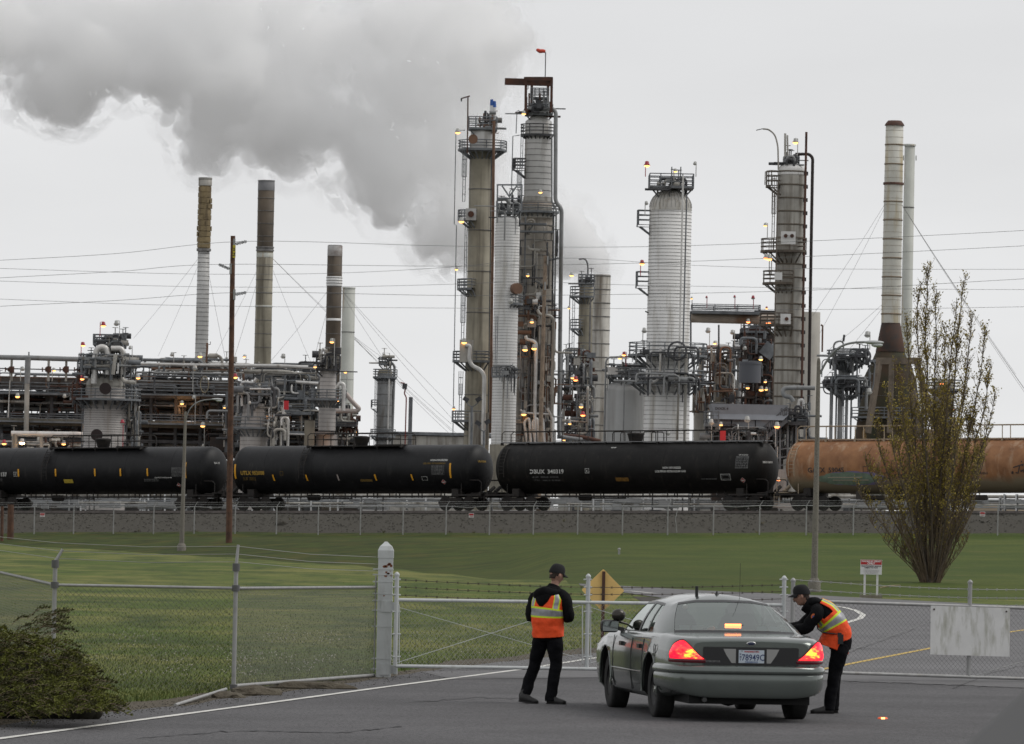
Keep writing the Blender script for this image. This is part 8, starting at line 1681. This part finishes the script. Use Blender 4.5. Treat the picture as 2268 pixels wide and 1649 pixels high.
# ------------------------------------------------------------------ steam
def steam():
    low = [(-260, 200), (-60, 205), (20, 222), (70, 258), (130, 288), (190, 280), (225, 225), (290, 210), (350, 235), (372, 310), (400, 375), (440, 402), (480, 385), (530, 358), (590, 366), (656, 400), (720, 432), (800, 465), (836, 500), (925, 560), (1000, 604), (1170, 612), (1250, 606), (1336, 606)]
    high = [(-260, -90), (1000, -80), (1120, -50), (1150, 30), (1175, 90), (1165, 140), (1142, 180), (1128, 230), (1118, 290), (1122, 350), (1150, 385), (1195, 425), (1235, 452), (1275, 480), (1312, 525), (1345, 575), (1350, 606)]
    def inside(x, y): return True
    def lowy(x): return interp(low, x)
    def topy(x):
        if x < 1120: return -240
        if x < 1175 and x >= 1120: return -20
        return interp([(1130, 385), (1195, 420), (1235, 450), (1275, 482), (1312, 528), (1345, 578), (1352, 604)], x)
    rnd = random.Random(77); bm = bmesh.new(); n = 0
    poly = low + high[::-1]
    def pin(x, y):
        c = False
        for (x0, y0), (x1, y1) in zip(poly, poly[1:] + poly[:1]):
            if (y0 > y) != (y1 > y) and x < (x1 - x0) * (y - y0) / (y1 - y0) + x0: c = not c
        return c
    def dist(x, y):
        d = 1e9
        for (x0, y0), (x1, y1) in zip(poly, poly[1:] + poly[:1]):
            L = (x1 - x0) ** 2 + (y1 - y0) ** 2; t = max(0, min(1, ((x - x0) * (x1 - x0) + (y - y0) * (y1 - y0)) / L)); d = min(d, math.hypot(x - x0 - t * (x1 - x0), y - y0 - t * (y1 - y0)))
        return d
    k = 575 / FPX; tries = 0
    while n < 520 and tries < 9000:
        tries += 1; x, y = rnd.uniform(-260, 1352), rnd.uniform(-90, 606)
        if not pin(x, y): continue
        if n < 260 and x < 900 and rnd.random() < .35: continue
        d = dist(x, y); r = min(d + 7, rnd.uniform(22, 85)); 
        if r < 12: continue
        th = 9 * min(1, (abs(x - 1345) + 60) / 500); p = W(x, y, 572 + rnd.uniform(-.5, .9) * th)
        bmesh.ops.create_icosphere(bm, subdivisions=2, radius=r * k, matrix=Matrix.Translation(p)); n += 1
    for x, y, r in ((1334, 604, 16), (1330, 590, 22), (1320, 574, 30), (1302, 552, 38), (1282, 526, 46), (1260, 496, 50), (1240, 560, 52), (1272, 574, 40), (1225, 520, 62), (1215, 470, 50), (1290, 590, 30)):
        bmesh.ops.create_icosphere(bm, subdivisions=2, radius=r * k, matrix=Matrix.Translation(W(x, y, 562 if x > 1300 else 567)))
    me = bpy.data.meshes.new('steam_plume'); bm.to_mesh(me); bm.free(); o = bpy.data.objects.new('steam_plume', me); COL.objects.link(o)
    rm = o.modifiers.new('remesh', 'REMESH'); rm.mode = 'VOXEL'; rm.voxel_size = .42
    for nm, sz, st in (('billow_large', 5.0, 3.2), ('billow_small', 1.7, 1.5), ('billow_fine', .7, .55)):
        tx = bpy.data.textures.new(nm, 'CLOUDS'); tx.noise_scale = sz; tx.noise_depth = 3; dm = o.modifiers.new(nm, 'DISPLACE'); dm.texture = tx; dm.strength = st; dm.mid_level = .55; dm.texture_coords = 'GLOBAL'
    dg = bpy.context.evaluated_depsgraph_get(); me2 = bpy.data.meshes.new_from_object(o.evaluated_get(dg)); o.modifiers.clear(); o.data = me2; bpy.data.meshes.remove(me)
    def smat(nm, lo, hi, f0, f1, sc, rate):
        mt = bpy.data.materials.new(nm); mt.use_nodes = True; t = mt.node_tree; t.nodes.remove(t.nodes['Principled BSDF']); out = t.nodes['Material Output']
        v = t.nodes.new('ShaderNodeVolumePrincipled'); v.inputs['Color'].default_value = (.997, .9975, .998, 1); v.inputs['Anisotropy'].default_value = .25
        tc_ = t.nodes.new('ShaderNodeTexCoord')
        n1 = t.nodes.new('ShaderNodeTexNoise'); n1.inputs['Scale'].default_value = sc; n1.inputs['Detail'].default_value = 8; n1.inputs['Roughness'].default_value = .64; n1.inputs['Distortion'].default_value = .6; t.links.new(tc_.outputs['Object'], n1.inputs['Vector'])
        r1 = t.nodes.new('ShaderNodeMapRange'); r1.inputs['From Min'].default_value = f0; r1.inputs['From Max'].default_value = f1; r1.inputs['To Min'].default_value = lo; r1.inputs['To Max'].default_value = hi
        t.links.new(n1.outputs[0], r1.inputs[0]); t.links.new(r1.outputs[0], v.inputs['Density']); t.links.new(v.outputs[0], out.inputs['Volume'])
        mt.cycles.homogeneous_volume = False; mt.cycles.volume_step_rate = rate; return mt
    o.data.materials.clear(); o.data.materials.append(smat('steam', .12, .62, .40, .64, .18, .3))
    me3 = me2.copy(); w_ = bpy.data.objects.new('steam_wisps', me3); COL.objects.link(w_); w_.parent = o; dm = w_.modifiers.new('grow', 'DISPLACE'); dm.strength = 1.8; dm.mid_level = 0
    me3.materials.clear(); me3.materials.append(smat('thin_steam', 0.0, .20, .46, .80, .24, .3))
    for m_ in (me2, me3):
        for q in m_.polygons: q.material_index = 0
    bm = bmesh.new()
    for x, y, r, dd in ((1334, 603, 17, 0), (1330, 590, 23, 0), (1319, 574, 30, 1), (1302, 553, 36, 2), (1288, 530, 36, 3), (1276, 506, 34, 4), (1262, 486, 30, 5), (1250, 512, 44, 6), (1262, 560, 44, 4), (1245, 585, 34, 5), (1290, 588, 24, 2), (1232, 540, 50, 8), (1210, 580, 40, 9)):
        bmesh.ops.create_icosphere(bm, subdivisions=3, radius=r * 565 / FPX, matrix=Matrix.Translation(W(x, y, 561 + dd)))
    me = bpy.data.meshes.new('steam_puff'); bm.to_mesh(me); bm.free(); pf = bpy.data.objects.new('steam_puff', me); COL.objects.link(pf)
    rm = pf.modifiers.new('remesh', 'REMESH'); rm.mode = 'VOXEL'; rm.voxel_size = .18
    for nm, sz, st in (('puff_large', 1.6, .9), ('puff_small', .6, .4)):
        tx = bpy.data.textures.new(nm, 'CLOUDS'); tx.noise_scale = sz; tx.noise_depth = 3; dm = pf.modifiers.new(nm, 'DISPLACE'); dm.texture = tx; dm.strength = st; dm.mid_level = .5; dm.texture_coords = 'GLOBAL'
    dg = bpy.context.evaluated_depsgraph_get(); me4 = bpy.data.meshes.new_from_object(pf.evaluated_get(dg)); pf.modifiers.clear(); pf.data = me4; bpy.data.meshes.remove(me); me4.materials.clear(); me4.materials.append(smat('dense_steam', .5, 1.3, .40, .66, .4, .25))
    for q in me4.polygons: q.material_index = 0
    pf.parent = o; pf['kind'] = 'stuff'
    tag(o, 'grey and white steam cloud drifting left from the grey stack', 'steam', kind='stuff'); w_['kind'] = 'stuff'
steam()
